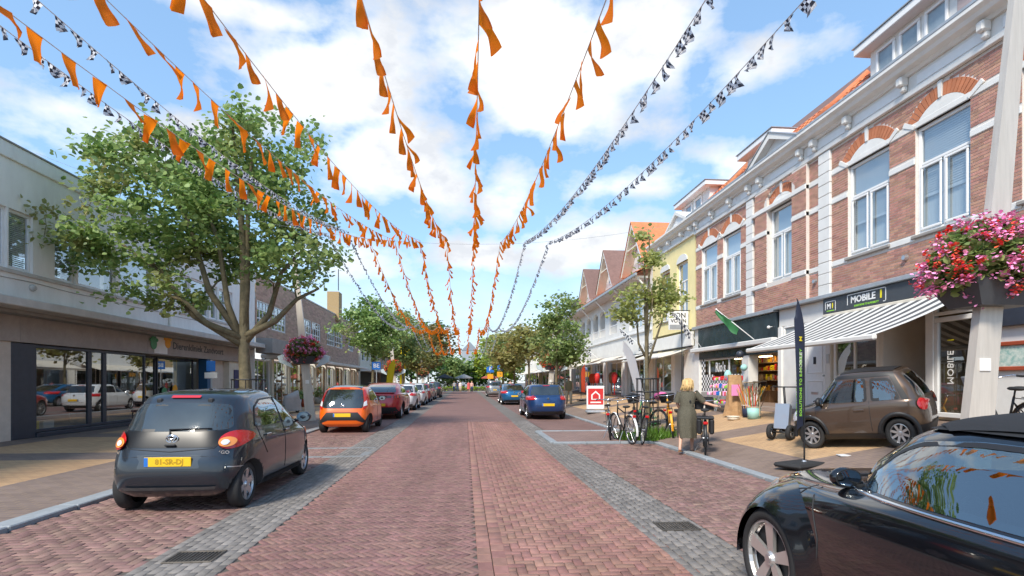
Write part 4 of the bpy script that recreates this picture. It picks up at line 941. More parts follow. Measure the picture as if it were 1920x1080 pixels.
# boxes inside the shop window
for k, (a, m, w) in enumerate(((16.0, 'bright_yellow', .35), (16.5, 'white_clean', .4))): t = tag(MB().bbox(-12.4, -12.1, a, a + w, .17, .45).build('carton', m), ('yellow' if k == 0 else 'white') + ' carton standing at the foot of the large shop window', 'box')
# terrace chairs before the clinic
for i, (x, y) in enumerate(((-11.5, 21.5), (-11.5, 22.3), (-11.5, 25.0))):
    t = thing('terrace_chair', 'dusky pink lounge chair outside the clinic, %s' % ('nearest', 'second in the row', 'next to the blue post')[i], 'chair', (x, y, .03), 0, 'pink chairs outside the clinic')
    mb = MB(); mb.prism([(-.25, -.3, .4), (.25, -.3, .4), (.25, .3, .34), (-.25, .3, .34)], (0, 0, .08)); mb.build('seat', 'chair_pink' if 'chair_pink' in M else mat('chair_pink', (.42, .22, .2), .8, var=.2), t)
    mb = MB(); mb.prism([(-.25, .3, .36), (.25, .3, .36), (.25, .62, 1.0), (-.25, .62, 1.0)], (0, .06, 0)); mb.build('backrest', 'chair_pink', t)
    for sx in (-.22, .22):
        for sy in (-.25, .35): mb = MB(); mb.tube([(sx, sy, 0), (sx, sy, .42)], .018, 6); mb.build('leg', 'black_metal', t)

# ---- left: brown brick block -------------------------------------------------------------
l2 = thing('brown_block', 'brown brick two-storey shop block with white windows and a tall yellow chimney', 'building', (0, 0, 0))
C0, C1 = 29.95, 58.0
w2 = [(30.2, 32.2), (32.4, 34.9), (38.3, 40.5), (40.7, 43.0), (44.9, 47.6), (47.8, 50.6), (53, 55.5)]
hb = [(a, b, 4.65, 6.1) for a, b in w2]
mb = MB(); FL.wall(mb, C0, C1, 3.2, 7.45, hb, .2); mb.box(-20, -11.3, C1 - .02, C1, 0, 7.4); mb.box(-20, -11.3, C0, C0 + .02, 7.2, 7.44); mb.build('wall', 'mortar_brown', l2)
wall_bricks(FL, l2, [(C0, C1, 3.22, 7.42, 0)], hb, 'brick_brown', .44, .125, .006)
mb = MB(); FL.bbox(mb, C0, C1, -.3, .06, 7.45, 7.55); mb.build('coping', 'concrete', l2)
for (a, b) in w2: window(FL, l2, a, b, 4.65, 6.1, -.06, bars=[(a + (b - a) * k / 4, 4.7, 6.05) for k in (1, 2, 3)], rails=(5.1, 5.6), fw=.08, back='interior')
mb = MB(); FL.bbox(mb, 31.5, C1, -.3, 1.0, 2.95, 3.15); mb.build('canopy', 'white', l2); mb = MB(); FL.bbox(mb, C0, 33.2, 0, .9, 3.15, 3.95); mb.build('canopy_box', 'concrete_dark', l2)
MB().box(-12, -11.0, 47.8, 49.0, 7, 9.5).build('chimney', 'brick_yellow', l2); mb = MB(); mb.tube([(-11.2, 48.5, 9.7), (-11.2, 48.5, 11.6)], .04, 5); mb.build('aerial', 'black_metal', l2)
FG2 = Face(-11.6, 1)
for a in np.arange(C0, C1, 3.1): mb = MB(); FG2.bbox(mb, a, a + .35, -.3, .1, .0, 2.95); mb.build('shop_pier', 'cream', l2)
mb = MB(); FG2.box(mb, C0, C1, -1.2, -1.1, 0, 3.0); mb.build('shop_backing', 'interior', l2)
for a in np.arange(C0, C1 - 3, 3.1): window(FG2, l2, a + .4, a + 3.05, .35, 2.85, -.05, bars=[(a + 1.3, .4, 2.8), (a + 2.2, .4, 2.8)], fw=.08, frame='white_clean' if int(a) % 2 else 'wood', pane='glass_shop', back=None)
mb = MB(); FG2.box(mb, C0, C1, -.3, -.02, .0, .35); mb.build('stall_riser', 'brick_brown', l2)
# ---- left: further blocks ---------------------------------------------------------------
for i, (x, a0, a1, h, m, lab) in enumerate(((-22, 60, 76, 11.3, 'render_white', 'white office block with a blue glass top floor behind the brown block'), (-11.5, 60, 74, 6.5, 'cream', 'cream shop house beyond the brown brick block'), (-11.5, 74.2, 90, 6.0, 'brick_brown', 'small brown brick shop house at the far left end of the street'))):
    F = Face(x, 1); t = thing('shop_house', lab, 'building', (0, 0, 0)); hl = [(a, a + 1.8, 4.0, 5.6) for a in np.arange(a0 + 1, a1 - 2, 2.8)]
    mb = MB(); F.wall(mb, a0, a1, 0 if i == 0 else 2.9, h, hl, .2); mb.box(x - 8, x, a0, a0 + .02, 0, h); mb.box(x - 8, x, a0, a1, h - .05, h); mb.build('wall', m, t)
    for q in hl: window(F, t, *q, -.1, back='interior', fw=.08)
    if i == 0:
        MB().box(x - 6, x + 1, a0 - .3, a1, h - 2.4, h - .6).build('glass_storey', mat('glass_blue', (.10, .22, .30), .1, spec=1), t); MB().box(x - 6, x + 2, a0 - .6, a1, h, h + .9).build('roof_band', 'brick_yellow', t)
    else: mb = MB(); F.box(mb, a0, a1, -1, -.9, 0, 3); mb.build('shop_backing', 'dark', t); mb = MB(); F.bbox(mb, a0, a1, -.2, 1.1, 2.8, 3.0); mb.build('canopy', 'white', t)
# church-like gable seen above the far trees
t = thing('far_house', 'pale blue-grey gable of a house above the trees at the end of the street', 'building', (0, 0, 0)); MB().box(-1.0, 3.6, 150, 160, 0, 10.5).build('wall', 'zinc', t); mb = MB(); mb.prism([(-1.0, 149.9, 10.5), (3.6, 149.9, 10.5), (1.3, 149.9, 13)], (0, 10, 0)); mb.build('roof', 'slate_far' if 'slate_far' in M else mat('slate_far', (.25, .28, .32), .7), t)
# ------------------------------------------------------------------ trees and plants
def np_mesh(name, P, F, m, smooth=False):
    P = np.asarray(P, dtype=np.float64); F = np.asarray(F, dtype=np.int32); k = F.shape[1]
    me = bpy.data.meshes.new(name); me.vertices.add(len(P)); me.vertices.foreach_set('co', P.ravel()); me.loops.add(F.size); me.loops.foreach_set('vertex_index', F.ravel())
    me.polygons.add(len(F)); me.polygons.foreach_set('loop_start', np.arange(0, F.size, k, dtype=np.int32)); me.update(calc_edges=True); me.materials.append(M[m]); return me
LEAF = np.array([(0, 0, 0), (-.46, .30, .06), (-.36, .74, .03), (0, 1.05, -.10), (.36, .74, .03), (.46, .30, .06)]); LEAF_F = np.array([(0, 3, 2, 1), (0, 5, 4, 3)])
PETAL = np.array([(0, 0, 0), (-.5, .3, .1), (-.4, .85, .05), (0, 1, 0), (.4, .85, .05), (.5, .3, .1)])
def scatter_leaves(C, size, rg, up=.6, shape=LEAF, jit=.35):
    """one blade per row of C (n,3): random heading, blade tilted around the horizontal"""
    n = len(C); az = rg.uniform(0, 2 * np.pi, n); t = np.stack([np.cos(az), np.sin(az), rg.normal(-.25, .45, n)], 1); t /= np.linalg.norm(t, axis=1)[:, None]
    nr = rg.normal(0, 1, (n, 3)); nr[:, 2] = np.abs(nr[:, 2]) + up * 1.6; b = np.cross(t, nr); b /= np.linalg.norm(b, axis=1)[:, None]; nn = np.cross(b, t)
    s = size * (1 + rg.uniform(-jit, jit, n))[:, None, None]; S = shape[None] * s
    P = C[:, None] + S[..., 0:1] * b[:, None] + S[..., 1:2] * t[:, None] + S[..., 2:3] * nn[:, None]
    F = (LEAF_F[None] + (np.arange(n) * len(shape))[:, None, None]).reshape(-1, 4); return P.reshape(-1, 3), F
def in_blobs(blobs, n, rg, shell=.55):
    vol = np.array([b[3] * b[4] * b[5] for b in blobs]); ids = rg.choice(len(blobs), n, p=vol / vol.sum()); B = np.array(blobs)[ids]
    d = rg.normal(0, 1, (n, 3)); d /= np.linalg.norm(d, axis=1)[:, None]; r = rg.uniform(shell ** 3, 1, n) ** (1 / 3); r = np.where(rg.uniform(0, 1, n) < .25, rg.uniform(.2, 1, n), r)
    return B[:, :3] + d * r[:, None] * B[:, 3:6]
def make_tree(name, label, loc, h_fork, r0, blobs, n_tips, n_leaves, leaf, m='leaf_plane', bark='bark', lean=(0, 0), seed=1, spread=.42, n_limbs=7, group=None, up=.6, top=None):
    rg = np.random.RandomState(seed); t = thing(name, label, 'tree', loc, 0, group)
    base = Vector((0, 0, 0)); fork = Vector((lean[0], lean[1], h_fork)); topz = top or max(b[2] + b[5] * .55 for b in blobs)
    mb = MB(); nodes = []
    cx = sum(b[0] for b in blobs) / len(blobs) * .25 + lean[0]; tr = []
    for k in range(9):
        q = k / 8; z = topz * q; w = .10 * math.sin(q * 7 + seed) * q
        tr.append(Vector((lean[0] * min(1, z / h_fork) + w + cx * max(0, q - .4) * .8, lean[1] * q + .08 * math.cos(q * 6 + seed) * q, z)))
    rad = [r0 * (1.25 if k == 0 else 1 - .82 * (k / 8) ** .9) for k in range(9)]; mb.tube(tr, rad, 10); 
    for p, r in zip(tr, rad):
        if p.z >= h_fork * .9: nodes.append((p, r))
    for q, bl in enumerate(blobs):                  # main limbs forking off the stem, one into each mass of the crown
        e = Vector(bl[:3]); z0 = h_fork * (.92 + .12 * q / len(blobs)); s0 = Vector((lean[0] * min(1, z0 / h_fork), lean[1], z0))
        if e.z < z0 + .2: continue
        v = e - s0; p1 = s0 + v * .3 + Vector((v.x * .12, v.y * .12, -.02 * v.length)); p2 = s0 + v * .68 + Vector((rg.normal(0, .1), rg.normal(0, .1), .04 * v.length)); rl = r0 * .55
        mb.tube([s0 - Vector((0, 0, .12)), p1, p2, e], [rl, rl * .8, rl * .55, rl * .3], 8); nodes += [(p1, rl * .8), (p2, rl * .55), (e, rl * .3), (s0 + v * .5, rl * .65)]
    tips = in_blobs(blobs, n_tips, rg)
    order = np.argsort([(Vector(p) - fork).length for p in tips]); limbs = MB()
    for idx in order:
        p = Vector(tips[idx]); best = None
        for (q, r) in nodes:
            d = (p - q).length + (.6 if q.z > p.z - .1 else 0)
            if best is None or d < best[0]: best = (d, q, r)
        _, q, r = best; v = p - q; m1 = q + v * .4 + Vector((rg.normal(0, .06), rg.normal(0, .06), v.length * .10)); m2 = q + v * .75 + Vector((rg.normal(0, .06), rg.normal(0, .06), v.length * .05))
        ra = max(.009, min(r * .62, .014 + .022 * v.length)); mb.tube([q, m1, m2, p], [ra, ra * .75, ra * .5, max(.005, ra * .3)], 5, False); nodes += [(m1, ra * .75), (m2, ra * .55), (p, ra * .35)]
    mb.build('trunk', bark, t, True)
    per = rg.multinomial(n_leaves, rg.dirichlet(np.ones(n_tips) * 2.2)); C = np.repeat(tips, per, 0); d = rg.normal(0, spread, (len(C), 3)); d[:, 2] *= .55; C = C + d
    P, F = scatter_leaves(C, leaf, rg, up); me = np_mesh('crown', P, F, m); link_mesh('crown', me, t); return t
make_tree('plane_tree', 'broad leafy plane tree on the left pavement behind the dark grey hatchback', (-6.3, 16.2, .03), 2.9, .2,
          [(-1.2, 0, 6.7, 3.0, 2.8, 2.1), (-3.3, -.3, 5.4, 2.2, 1.8, 1.0), (1.5, .2, 5.5, 1.5, 1.8, 1.3), (.1, 0, 8.2, 1.9, 1.9, 1.4), (-2.4, 0, 7.5, 1.8, 1.8, 1.2), (-2.4, -.5, 4.1, 2.2, 1.5, .45), (2.0, 0, 4.3, .9, 1.1, .35)], 240, 20000, .128, lean=(-.15, 0), seed=4, spread=.27, up=.25)
make_tree('street_tree', 'round green street tree beside the blue bus sign on the left', (-6.15, 36.3, .03), 2.6, .13, [(0, 0, 4.9, 2.4, 2.2, 1.5), (.3, 0, 5.8, 1.6, 1.6, 1.1)], 70, 6000, .17, 'leaf_plane', seed=11, spread=.36, up=.3)
make_tree('street_tree', 'taller green street tree next beyond the one at the blue bus sign', (-5.35, 46.5, .03), 2.6, .13, [(0, 0, 5.3, 2.6, 2.2, 2.0), (.3, 0, 6.9, 1.5, 1.6, 1.0)], 70, 5500, .19, 'leaf_green', seed=12, spread=.4, up=.3)
make_tree('street_tree', 'thin pale street tree further along the left kerb', (-5.3, 60, .03), 2.6, .12, [(0, 0, 4.5, 1.6, 1.6, 1.6)], 36, 1600, .26, 'leaf_olive', seed=13, spread=.4)
make_tree('street_tree', 'copper coloured street tree near the far left cars', (-4.9, 72, .03), 2.4, .14, [(0, 0, 6.3, 3.4, 3, 3.0)], 50, 2600, .36, 'leaf_copper', seed=14, spread=.6)
make_tree('street_tree', 'deep green tall tree at the left end of the street', (-6.5, 84, .0), 2.6, .2, [(0, 0, 7.3, 4.2, 3.5, 3.6)], 60, 3000, .42, 'leaf_deep', seed=15, spread=.7)
make_tree('young_tree', 'slender young tree with sparse yellow-green leaves inside a black guard', (4.97, 14.2, .03), 2.2, .072, [(-.1, 0, 3.6, .85, .8, .55), (0, 0, 4.5, .55, .55, .6), (.5, 0, 3.9, .5, .5, .5), (-.1, 0, 5.3, .25, .25, .55), (-.6, 0, 3.5, .5, .5, .35)], 60, 2000, .10, 'leaf_young', seed=21, spread=.14, top=5.7, up=.3)
make_tree('street_tree', 'upright leafy tree on the right pavement beside the navy hatchback', (4.9, 28.3, .03), 2.0, .10, [(0, 0, 3.9, 1.45, 1.4, 1.7), (.1, 0, 5.4, .9, .9, .9), (.6, 0, 2.9, .9, .9, .5)], 70, 5200, .14, 'leaf_green', seed=22, spread=.28, up=.3)
for i, (y, m, w, h) in enumerate(((41, 'leaf_olive', 1.7, 1.5), (50, 'leaf_olive', 2.2, 1.9), (60, 'leaf_green', 2.4, 2.0), (72, 'leaf_fresh', 2.8, 2.6))):
    make_tree('street_tree', ('olive street tree right behind the upright leafy one', 'second olive street tree in the far right row', 'third greyish street tree in the far right row', 'bright yellow-green tree last in the far right row')[i], (4.9 - .3 * i, y, .03), 2.2, .12, [(0, 0, 3.4 + h * .7, w, w, h)], 40, 1900, .25 + .03 * i, m, seed=30 + i, spread=.45)
for i, (x, y, r, z, m) in enumerate(((-10, 100, 5, 5.4, 'leaf_deep'), (-3.5, 108, 3.8, 4.2, 'leaf_green'), (2.0, 112, 3.6, 3.4, 'leaf_deep'), (7.5, 106, 4.6, 5.0, 'leaf_fresh'), (14, 102, 5, 5, 'leaf_green'), (-17, 104, 5, 6, 'leaf_green'), (20, 110, 5, 5.5, 'leaf_deep'))):
    make_tree('park_tree', ('dark green park tree at the left of the street end', 'mid green park tree left of the far gable', 'low dark park tree below the far gable', 'fresh yellow-green park tree right of the far gable', 'green park tree behind the far right awnings', 'green park tree behind the far left shops', 'dark park tree beyond the far right shops')[i], (x, y, 0), 2.2, .25, [(0, 0, z, r, 3.4, z * .62)], 50, 2300, .55, m, seed=50 + i, spread=.9)
# hedge and lawn closing the street
h = MB(); h.box(-9, 12, 96, 97.2, 0, .5); hd = thing('hedge', 'low clipped hedge across the end of the street', 'hedge', (0, 0, 0)); h.build('stems', 'bark_dark', hd)
rg = np.random.RandomState(5); C = np.stack([rg.uniform(-9, 12, 2500), rg.uniform(95.9, 97.3, 2500), rg.uniform(.1, .75, 2500)], 1); P, F = scatter_leaves(C, .3, rg); link_mesh('foliage', np_mesh('foliage', P, F, 'leaf_fresh'), hd)
tag(MB().box(-60, 60, 92, 96, -.04, .0).build('cross_street', 'concrete'), kind='structure')
# grass round the young tree
rg = np.random.RandomState(9); n = 1500; a = rg.uniform(0, 6.28, n); r = np.sqrt(rg.uniform(0, 1, n)); C = np.stack([4.97 + .05 + 1.0 * r * np.cos(a), 14.0 + .55 * r * np.sin(a), np.full(n, .03)], 1)
az = rg.uniform(0, 6.28, n); hh = rg.uniform(.1, .34, n) * (1.15 - .6 * r); w = .014; d = np.stack([np.cos(az), np.sin(az), 0 * az], 1); o = rg.normal(0, .06, (n, 3)); o[:, 2] = hh; q = rg.normal(0, .12, (n, 3)); q[:, 2] = hh * .75
P = np.stack([C - d * w, C + d * w, C + o * .6 + d * w * .8, C + o + q * .4, C + o * .6 - d * w * .8], 1).reshape(-1, 3); F = np.array([[0, 1, 2, 4], [4, 2, 3, 3]])[None] + (np.arange(n) * 5)[:, None, None]
F = [tuple(dict.fromkeys(f)) for f in F.reshape(-1, 4).tolist()]
gm = bpy.data.meshes.new('grass'); gm.from_pydata(P.tolist(), [], F); gm.materials.append(M['grass']); tag(link_mesh('grass', gm), 'tuft of long grass round the foot of the young tree', 'grass', kind='stuff')
# black steel guards round tree trunks
def tree_guard(x, y, z, label, h=1.6, r=.28):
    t = thing('tree_guard', label, 'tree guard', (x, y, z))
    for hz in (h, h * .78, .45): mb = MB(); mb.tube([(r * math.cos(k * math.pi / 8), r * math.sin(k * math.pi / 8), hz) for k in range(16)], .022 if hz != .45 else .015, 6, closed=True); mb.build('ring', 'black_metal', t)
    me = MB().tube([(0, 0, 0), (0, 0, h)], .012, 6).mesh('bar', 'black_metal')
    for k in range(8): a = k * math.pi / 4 + .2; link_mesh('bar', me, t, (r * math.cos(a), r * math.sin(a), 0))
tree_guard(4.97, 14.2, .03, 'black steel guard round the slender young tree', 1.62, .3); tree_guard(-6.3, 16.2, .03, 'black steel guard round the plane tree trunk', 1.6, .45); tree_guard(4.9, 28.3, .03, 'black steel guard round the upright leafy tree', 1.5, .3); tree_guard(-6.15, 36.3, .03, 'black steel guard round the tree by the brown block', 1.5, .3)

# ------------------------------------------------------------------ steel posts with flower boxes
def flower_post(x, y, z, lean, label, lab2, seed, n_f=330, far=False, top=6.3, lamps=True, mix=('petal_pink', 'petal_red')):
    t = thing('lamp_post', label, 'lamp post', (x, y, z))
    mb = MB(); w0, w1, dp = .185, .085, .06
    P = lambda s_, q, hh: (lean * hh / top + s_ * (w0 + (w1 - w0) * hh / top), q * (dp - .02 * hh / top), hh)
    for hh0, hh1 in ((0, 2.45), (2.45, top)):
        V = [P(a, b, hh) for hh in (hh0, hh1) for a, b in ((-1, -1), (1, -1), (1, 1), (-1, 1))]; mb.add(V, [(0, 1, 5, 4), (1, 2, 6, 5), (2, 3, 7, 6), (3, 0, 4, 7), (4, 5, 6, 7), (3, 2, 1, 0)])
    mb.build('column', 'steel', t); px = lean * 1.25 / top
    mb = MB(); mb.bbox(px - .07, px + .07, -dp - .012, -dp + .01, 1.47, 1.62, .003); mb.build('notice', 'white_clean', t)
    cx = lean * 2.5 / top
    for sx in ((-1, 1) if lamps else ()):         # lamp heads on short arms under the box
        mb = MB(); mb.prism([(cx + sx * .45, -.1, 2.1), (cx + sx * .95, -.1, 2.32), (cx + sx * 1.0, -.1, 2.55), (cx + sx * .8, -.1, 2.62)], (0, .2, 0)); mb.build('lamp_head', mat('lamp_glass', (.55, .66, .70), .25, var=.1) if 'lamp_glass' not in M else 'lamp_glass', t)
        mb = MB(); mb.tube([(cx, 0, 2.3), (cx + sx * .5, 0, 2.3)], .025, 6); mb.build('lamp_arm', 'steel', t)
    mb = MB(); a, b, c_ = .34, .52, .27           # flared steel trough
    V = [(cx - a, -.22, 2.25), (cx + a, -.22, 2.25), (cx + a, .22, 2.25), (cx - a, .22, 2.25), (cx - b, -.34, 2.55), (cx + b, -.34, 2.55), (cx + b, .34, 2.55), (cx - b, .34, 2.55)]
    mb.add(V, [(3, 2, 1, 0), (0, 1, 5, 4), (1, 2, 6, 5), (2, 3, 7, 6), (3, 0, 4, 7)]); mb.build('planter', mat('planter_grey', (.06, .066, .076), .5, var=.1) if 'planter_grey' not in M else 'planter_grey', t)
    MB().box(cx - .5, cx + .5, -.32, .32, 2.5, 2.53).build('soil', 'bark_dark', t)
    pl = thing('geraniums', lab2, 'flowers', (x + cx, y, z + 2.53)); rg = np.random.RandomState(seed)
    n = 3600; d = rg.normal(0, 1, (n, 3)); d /= np.linalg.norm(d, axis=1)[:, None]; r = rg.uniform(.45, 1, n) ** .5; C = d * r[:, None] * np.array([.70, .52, .46]) + np.array([0, 0, .30]); C[:, 2] -= .55 * np.clip((np.abs(C[:, 0]) - .38), 0, 1)
    P_, F_ = scatter_leaves(C, .085, rg, .4); link_mesh('foliage', np_mesh('foliage', P_, F_, 'leaf_green'), pl)
    for mi, m in enumerate(mix):
        nb = int(n_f * (.58 if mi == 0 else .24)); d = rg.normal(0, 1, (nb, 3)); d[:, 2] = d[:, 2] * .9 + .15; d /= np.linalg.norm(d, axis=1)[:, None]; H = d * np.array([.76, .58, .52]) * rg.uniform(.86, 1.08, (nb, 1)) + np.array([0, 0, .30]); H[:, 2] -= .6 * np.clip((np.abs(H[:, 0]) - .38), 0, 1)
        k = 16; C = np.repeat(H, k, 0) + rg.normal(0, .028, (nb * k, 3)); P_, F_ = scatter_leaves(C, .036, rg, .8, PETAL); o = link_mesh('blossoms', np_mesh('blossoms', P_, F_, m), pl); o['kind'] = 'stuff'
    return t
flower_post(6.15, 6.0, pz(6.15), .66, 'leaning brushed steel post right of the striped awning', 'pink and red geraniums overflowing the box on the near right post', 3, 360, lamps=False)
flower_post(-6.1, 21.8, .03, -.62, 'leaning brushed steel post left of the orange hatchback', 'pink and red geraniums on the left post before the brown block', 4, 330)
flower_post(-5.6, 44, .03, -.5, 'steel post further left with orange flowers, by the yellow banners', 'salmon geraniums on the left post by the yellow banners', 5, 260, mix=('petal_red', 'petal_orange'))
flower_post(-5.0, 66, .03, -.5, 'thin steel post far left above the parked white cars', 'salmon geraniums on the far left post', 6, 200, mix=('petal_orange', 'petal_orange'))
flower_post(5.3, 33.5, pz(5.3), .5, 'steel post on the right behind the upright leafy tree', 'red geraniums on the right post behind the upright leafy tree', 7, 220, mix=('petal_red', 'petal_red'))
# ------------------------------------------------------------------ cars
def paint(name, col, metal=.0, rough=.28, coat=1.0):
    return mat(name, col, rough, metal, coat=coat, var=.03, vscale=2)
paint('paint_grey', (.018, .025, .036), .35); paint('paint_orange', (.86, .135, .006)); paint('paint_red', (.48, .014, .022), .2); paint('paint_white', (.72, .73, .74)); paint('paint_navy', (.010, .045, .15), .3)
paint('paint_azure', (.01, .13, .30), .4); paint('paint_black', (.006, .007, .010), .2, .12); paint('paint_brown', (.105, .072, .052), .55, .3); paint('paint_silver', (.42, .43, .44), .7); paint('paint_darkgrey', (.06, .065, .07), .4)
mat('soft_top', (.018, .019, .022), .85, bump=.3, bscale=300, var=.1); mat('lamp_red', (.55, .012, .012), .12, coat=1); mat('lamp_clear', (.75, .76, .78), .1, coat=1); mat('lamp_amber', (.85, .30, .06), .12, coat=1); mat('lamp_smoke', (.10, .02, .025), .1, coat=1)
mat('plate', (.85, .52, .015), .45); mat('plate_text', (.45, .27, .01), .5); mat('mirror_dark', (.35, .38, .40), .03, 1); mat('seat_dark', (.035, .037, .04), .8); mat('cabin', (.03, .031, .033), .8)
class Car:
    """x forward, y left, z up. levels: (z_rear, z_front, x_rear, x_front, half_width, n_rear, n_front)"""
    def __init__(s, levels, ncol=64, nrow=5, xm=None):
        K = np.array(levels, float); s.K = K; rows = []
        for i in range(len(K) - 1):
            p0, p1, p2, p3 = K[max(i - 1, 0)], K[i], K[i + 1], K[min(i + 2, len(K) - 1)]
            for k in range(nrow if i < len(K) - 1 else 1):
                t = k / nrow; m1, m2 = (p2 - p0) * .35, (p3 - p1) * .35
                rows.append((2 * t**3 - 3 * t**2 + 1) * p1 + (t**3 - 2 * t**2 + t) * m1 + (-2 * t**3 + 3 * t**2) * p2 + (t**3 - t**2) * m2)
        rows.append(K[-1]); s.rows = rows
        # column angles equalised by arc length on a middle level
        ref = K[len(K) // 3]; ph = np.linspace(0, np.pi, 900); pts = s.outline(ref, ph); L = np.concatenate([[0], np.cumsum(np.linalg.norm(np.diff(pts, axis=0), axis=1))]); s.ph = np.interp(np.linspace(0, L[-1], ncol), L, ph)
        V = []; n2 = 2 * (ncol - 1)
        for r in rows:
            p = s.outline(r, s.ph); z = s.zat(r, p[:, 0]); half = np.column_stack([p, z]); other = half[1:-1][::-1] * np.array([1, -1, 1]); V.append(np.vstack([half, other]))
        s.n2 = n2; V = np.array(V); nr = len(rows); s.V = V.reshape(-1, 3); F = []
        for i in range(nr - 1):
            for j in range(n2): F.append((i * n2 + j, i * n2 + (j + 1) % n2, (i + 1) * n2 + (j + 1) % n2, (i + 1) * n2 + j))
        F.append(tuple(range(n2))[::-1]); F.append(tuple(range((nr - 1) * n2, nr * n2))); s.F = F
        s.bvh = BVHTree.FromPolygons([tuple(v) for v in s.V], s.F)
    def outline(s, r, ph):
        xr, xf, w, nr, nf = r[2:7]; xm = (xr + xf) / 2; c, q = np.cos(ph), np.sin(ph); rear = c > 0; n = np.where(rear, nr, nf)
        x = np.where(rear, xm - (xm - xr) * np.abs(c) ** (2 / n), xm + (xf - xm) * np.abs(c) ** (2 / n)); y = w * np.abs(q) ** (2 / n); return np.column_stack([x, y])
    def zat(s, r, x):
        t = np.clip((x - r[2]) / max(r[3] - r[2], 1e-6), 0, 1); t = t * t * (3 - 2 * t); return r[0] + (r[1] - r[0]) * t
    def body(s, m, holes, wheels, parent, wr, drop_top=None, name='body'):
        """closed shell, wheel wells cut out, window openings taken away"""
        me = bpy.data.meshes.new(name); me.from_pydata([tuple(v) for v in s.V], [], s.F); me.materials.append(M[m]); me.materials.append(M['dark']); bm = bmesh.new(); bm.from_mesh(me); bmesh.ops.recalc_face_normals(bm, faces=bm.faces); bm.to_mesh(me); bm.free()
        o = link_mesh(name, me, parent); cm = bpy.data.meshes.new('cut'); cb = MB()
        for (x, y) in wheels:
            sg = 1 if y > 0 else -1; cb.lathe([(0, -.05), (wr, -.05), (wr, .5), (0, .5)][::1], (x, y - sg * .20 if sg > 0 else y + .20 - .45, wheels.z), 'Y', 28) if False else None
            n = 30; y0, y1 = (y - .24, y + .4) if sg > 0 else (y - .4, y + .24); ring = [(x + wr * math.cos(2 * math.pi * k / n), wheels_z(s) + wr * math.sin(2 * math.pi * k / n)) for k in range(n)]; cb.prism([(a, y0, b) for a, b in ring], (0, y1 - y0, 0))
        cm.from_pydata(cb.v, [], cb.f); bm = bmesh.new(); bm.from_mesh(cm); bmesh.ops.recalc_face_normals(bm, faces=bm.faces); bm.to_mesh(cm); bm.free(); cm.materials.append(M[m]); cm.materials.append(M['dark'])
        for p in cm.polygons: p.material_index = 1
        co = bpy.data.objects.new('cut', cm); COL.objects.link(co)
        md = o.modifiers.new('b', 'BOOLEAN'); md.operation = 'DIFFERENCE'; md.object = co; md.solver = 'EXACT'; o.parent = None
        dg = bpy.context.evaluated_depsgraph_get(); nm = bpy.data.meshes.new_from_object(o.evaluated_get(dg)); o.modifiers.clear(); o.data = nm; bpy.data.objects.remove(co); o.parent = parent
        bm = bmesh.new(); bm.from_mesh(nm); kill = []
        for f in bm.faces:
            c = f.calc_center_median(); n_ = f.normal
            for (ax, poly, sgn, mg) in holes:
                if ax == 'y': a, b, dot = c.x, c.z, n_.y * sgn
                elif ax == 'x': a, b, dot = c.y, c.z, n_.x * sgn
                else: a, b, dot = c.x, c.y, n_.z
                if dot > .15 and inside(poly, a, b): kill.append(f); break
        bmesh.ops.delete(bm, geom=kill, context='FACES'); bm.to_mesh(nm); bm.free()
        for p in nm.polygons: p.use_smooth = True
        return o
    def patch(s, name, m, parent, poly, ax, sg=1, off=.004, step=.05, smooth=True, thick=0):
        """polygon drawn in a side ('y': x,z), end ('x': y,z) or plan ('z': x,y) view, wrapped on the shell"""
        poly = [tuple(p) for p in poly]; B = []
        for i, p in enumerate(poly):
            q = poly[(i + 1) % len(poly)]; d = math.hypot(q[0] - p[0], q[1] - p[1]); k = max(1, int(d / step))
            for j in range(k): B.append((p[0] + (q[0] - p[0]) * j / k, p[1] + (q[1] - p[1]) * j / k))
        x0, x1 = min(p[0] for p in B), max(p[0] for p in B); y0, y1 = min(p[1] for p in B), max(p[1] for p in B); pts = list(B)
        for a in np.arange(x0 + step / 2, x1, step):
            for b in np.arange(y0 + step / 2, y1, step):
                if inside(poly, a, b) and min((a - p[0])**2 + (b - p[1])**2 for p in B) > (step * .35)**2: pts.append((a, b))
        V2, _, F, *_ = delaunay_2d_cdt([Vector(p) for p in pts], [(i, (i + 1) % len(B)) for i in range(len(B))], [], 1, 1e-6)
        out = []; last = None
        for v in V2:
            if ax == 'y': o, d = Vector((v.x, sg * 3, v.y)), Vector((0, -sg, 0))
            elif ax == 'x': o, d = Vector((sg * 5, v.x, v.y)), Vector((-sg, 0, 0))
            else: o, d = Vector((v.x, v.y, 4)), Vector((0, 0, -1))
            h, n, *_ = s.bvh.ray_cast(o, d)
            if h is None:
                h, n, *_ = s.bvh.find_nearest(Vector(o) + d * (3 - .7 if ax == 'y' else (5 - 1.5 if ax == 'x' else 3)))
            if n.dot(d) > 0: n = -n
            out.append(tuple(h + n * off - d * off * .3))
        mb = MB(); mb.add(out, [tuple(f) for f in F]); me = mb.mesh(name, m, smooth); bm = bmesh.new(); bm.from_mesh(me)
        want = Vector((0, sg, 0)) if ax == 'y' else (Vector((sg, 0, 0)) if ax == 'x' else Vector((0, 0, 1)))
        av = Vector((0, 0, 0))
        bmesh.ops.recalc_face_normals(bm, faces=bm.faces)
        for f in bm.faces: av += f.normal * f.calc_area()
        if av.dot(want) < 0: bmesh.ops.reverse_faces(bm, faces=bm.faces)
        bm.to_mesh(me); bm.free(); return link_mesh(name, me, parent)
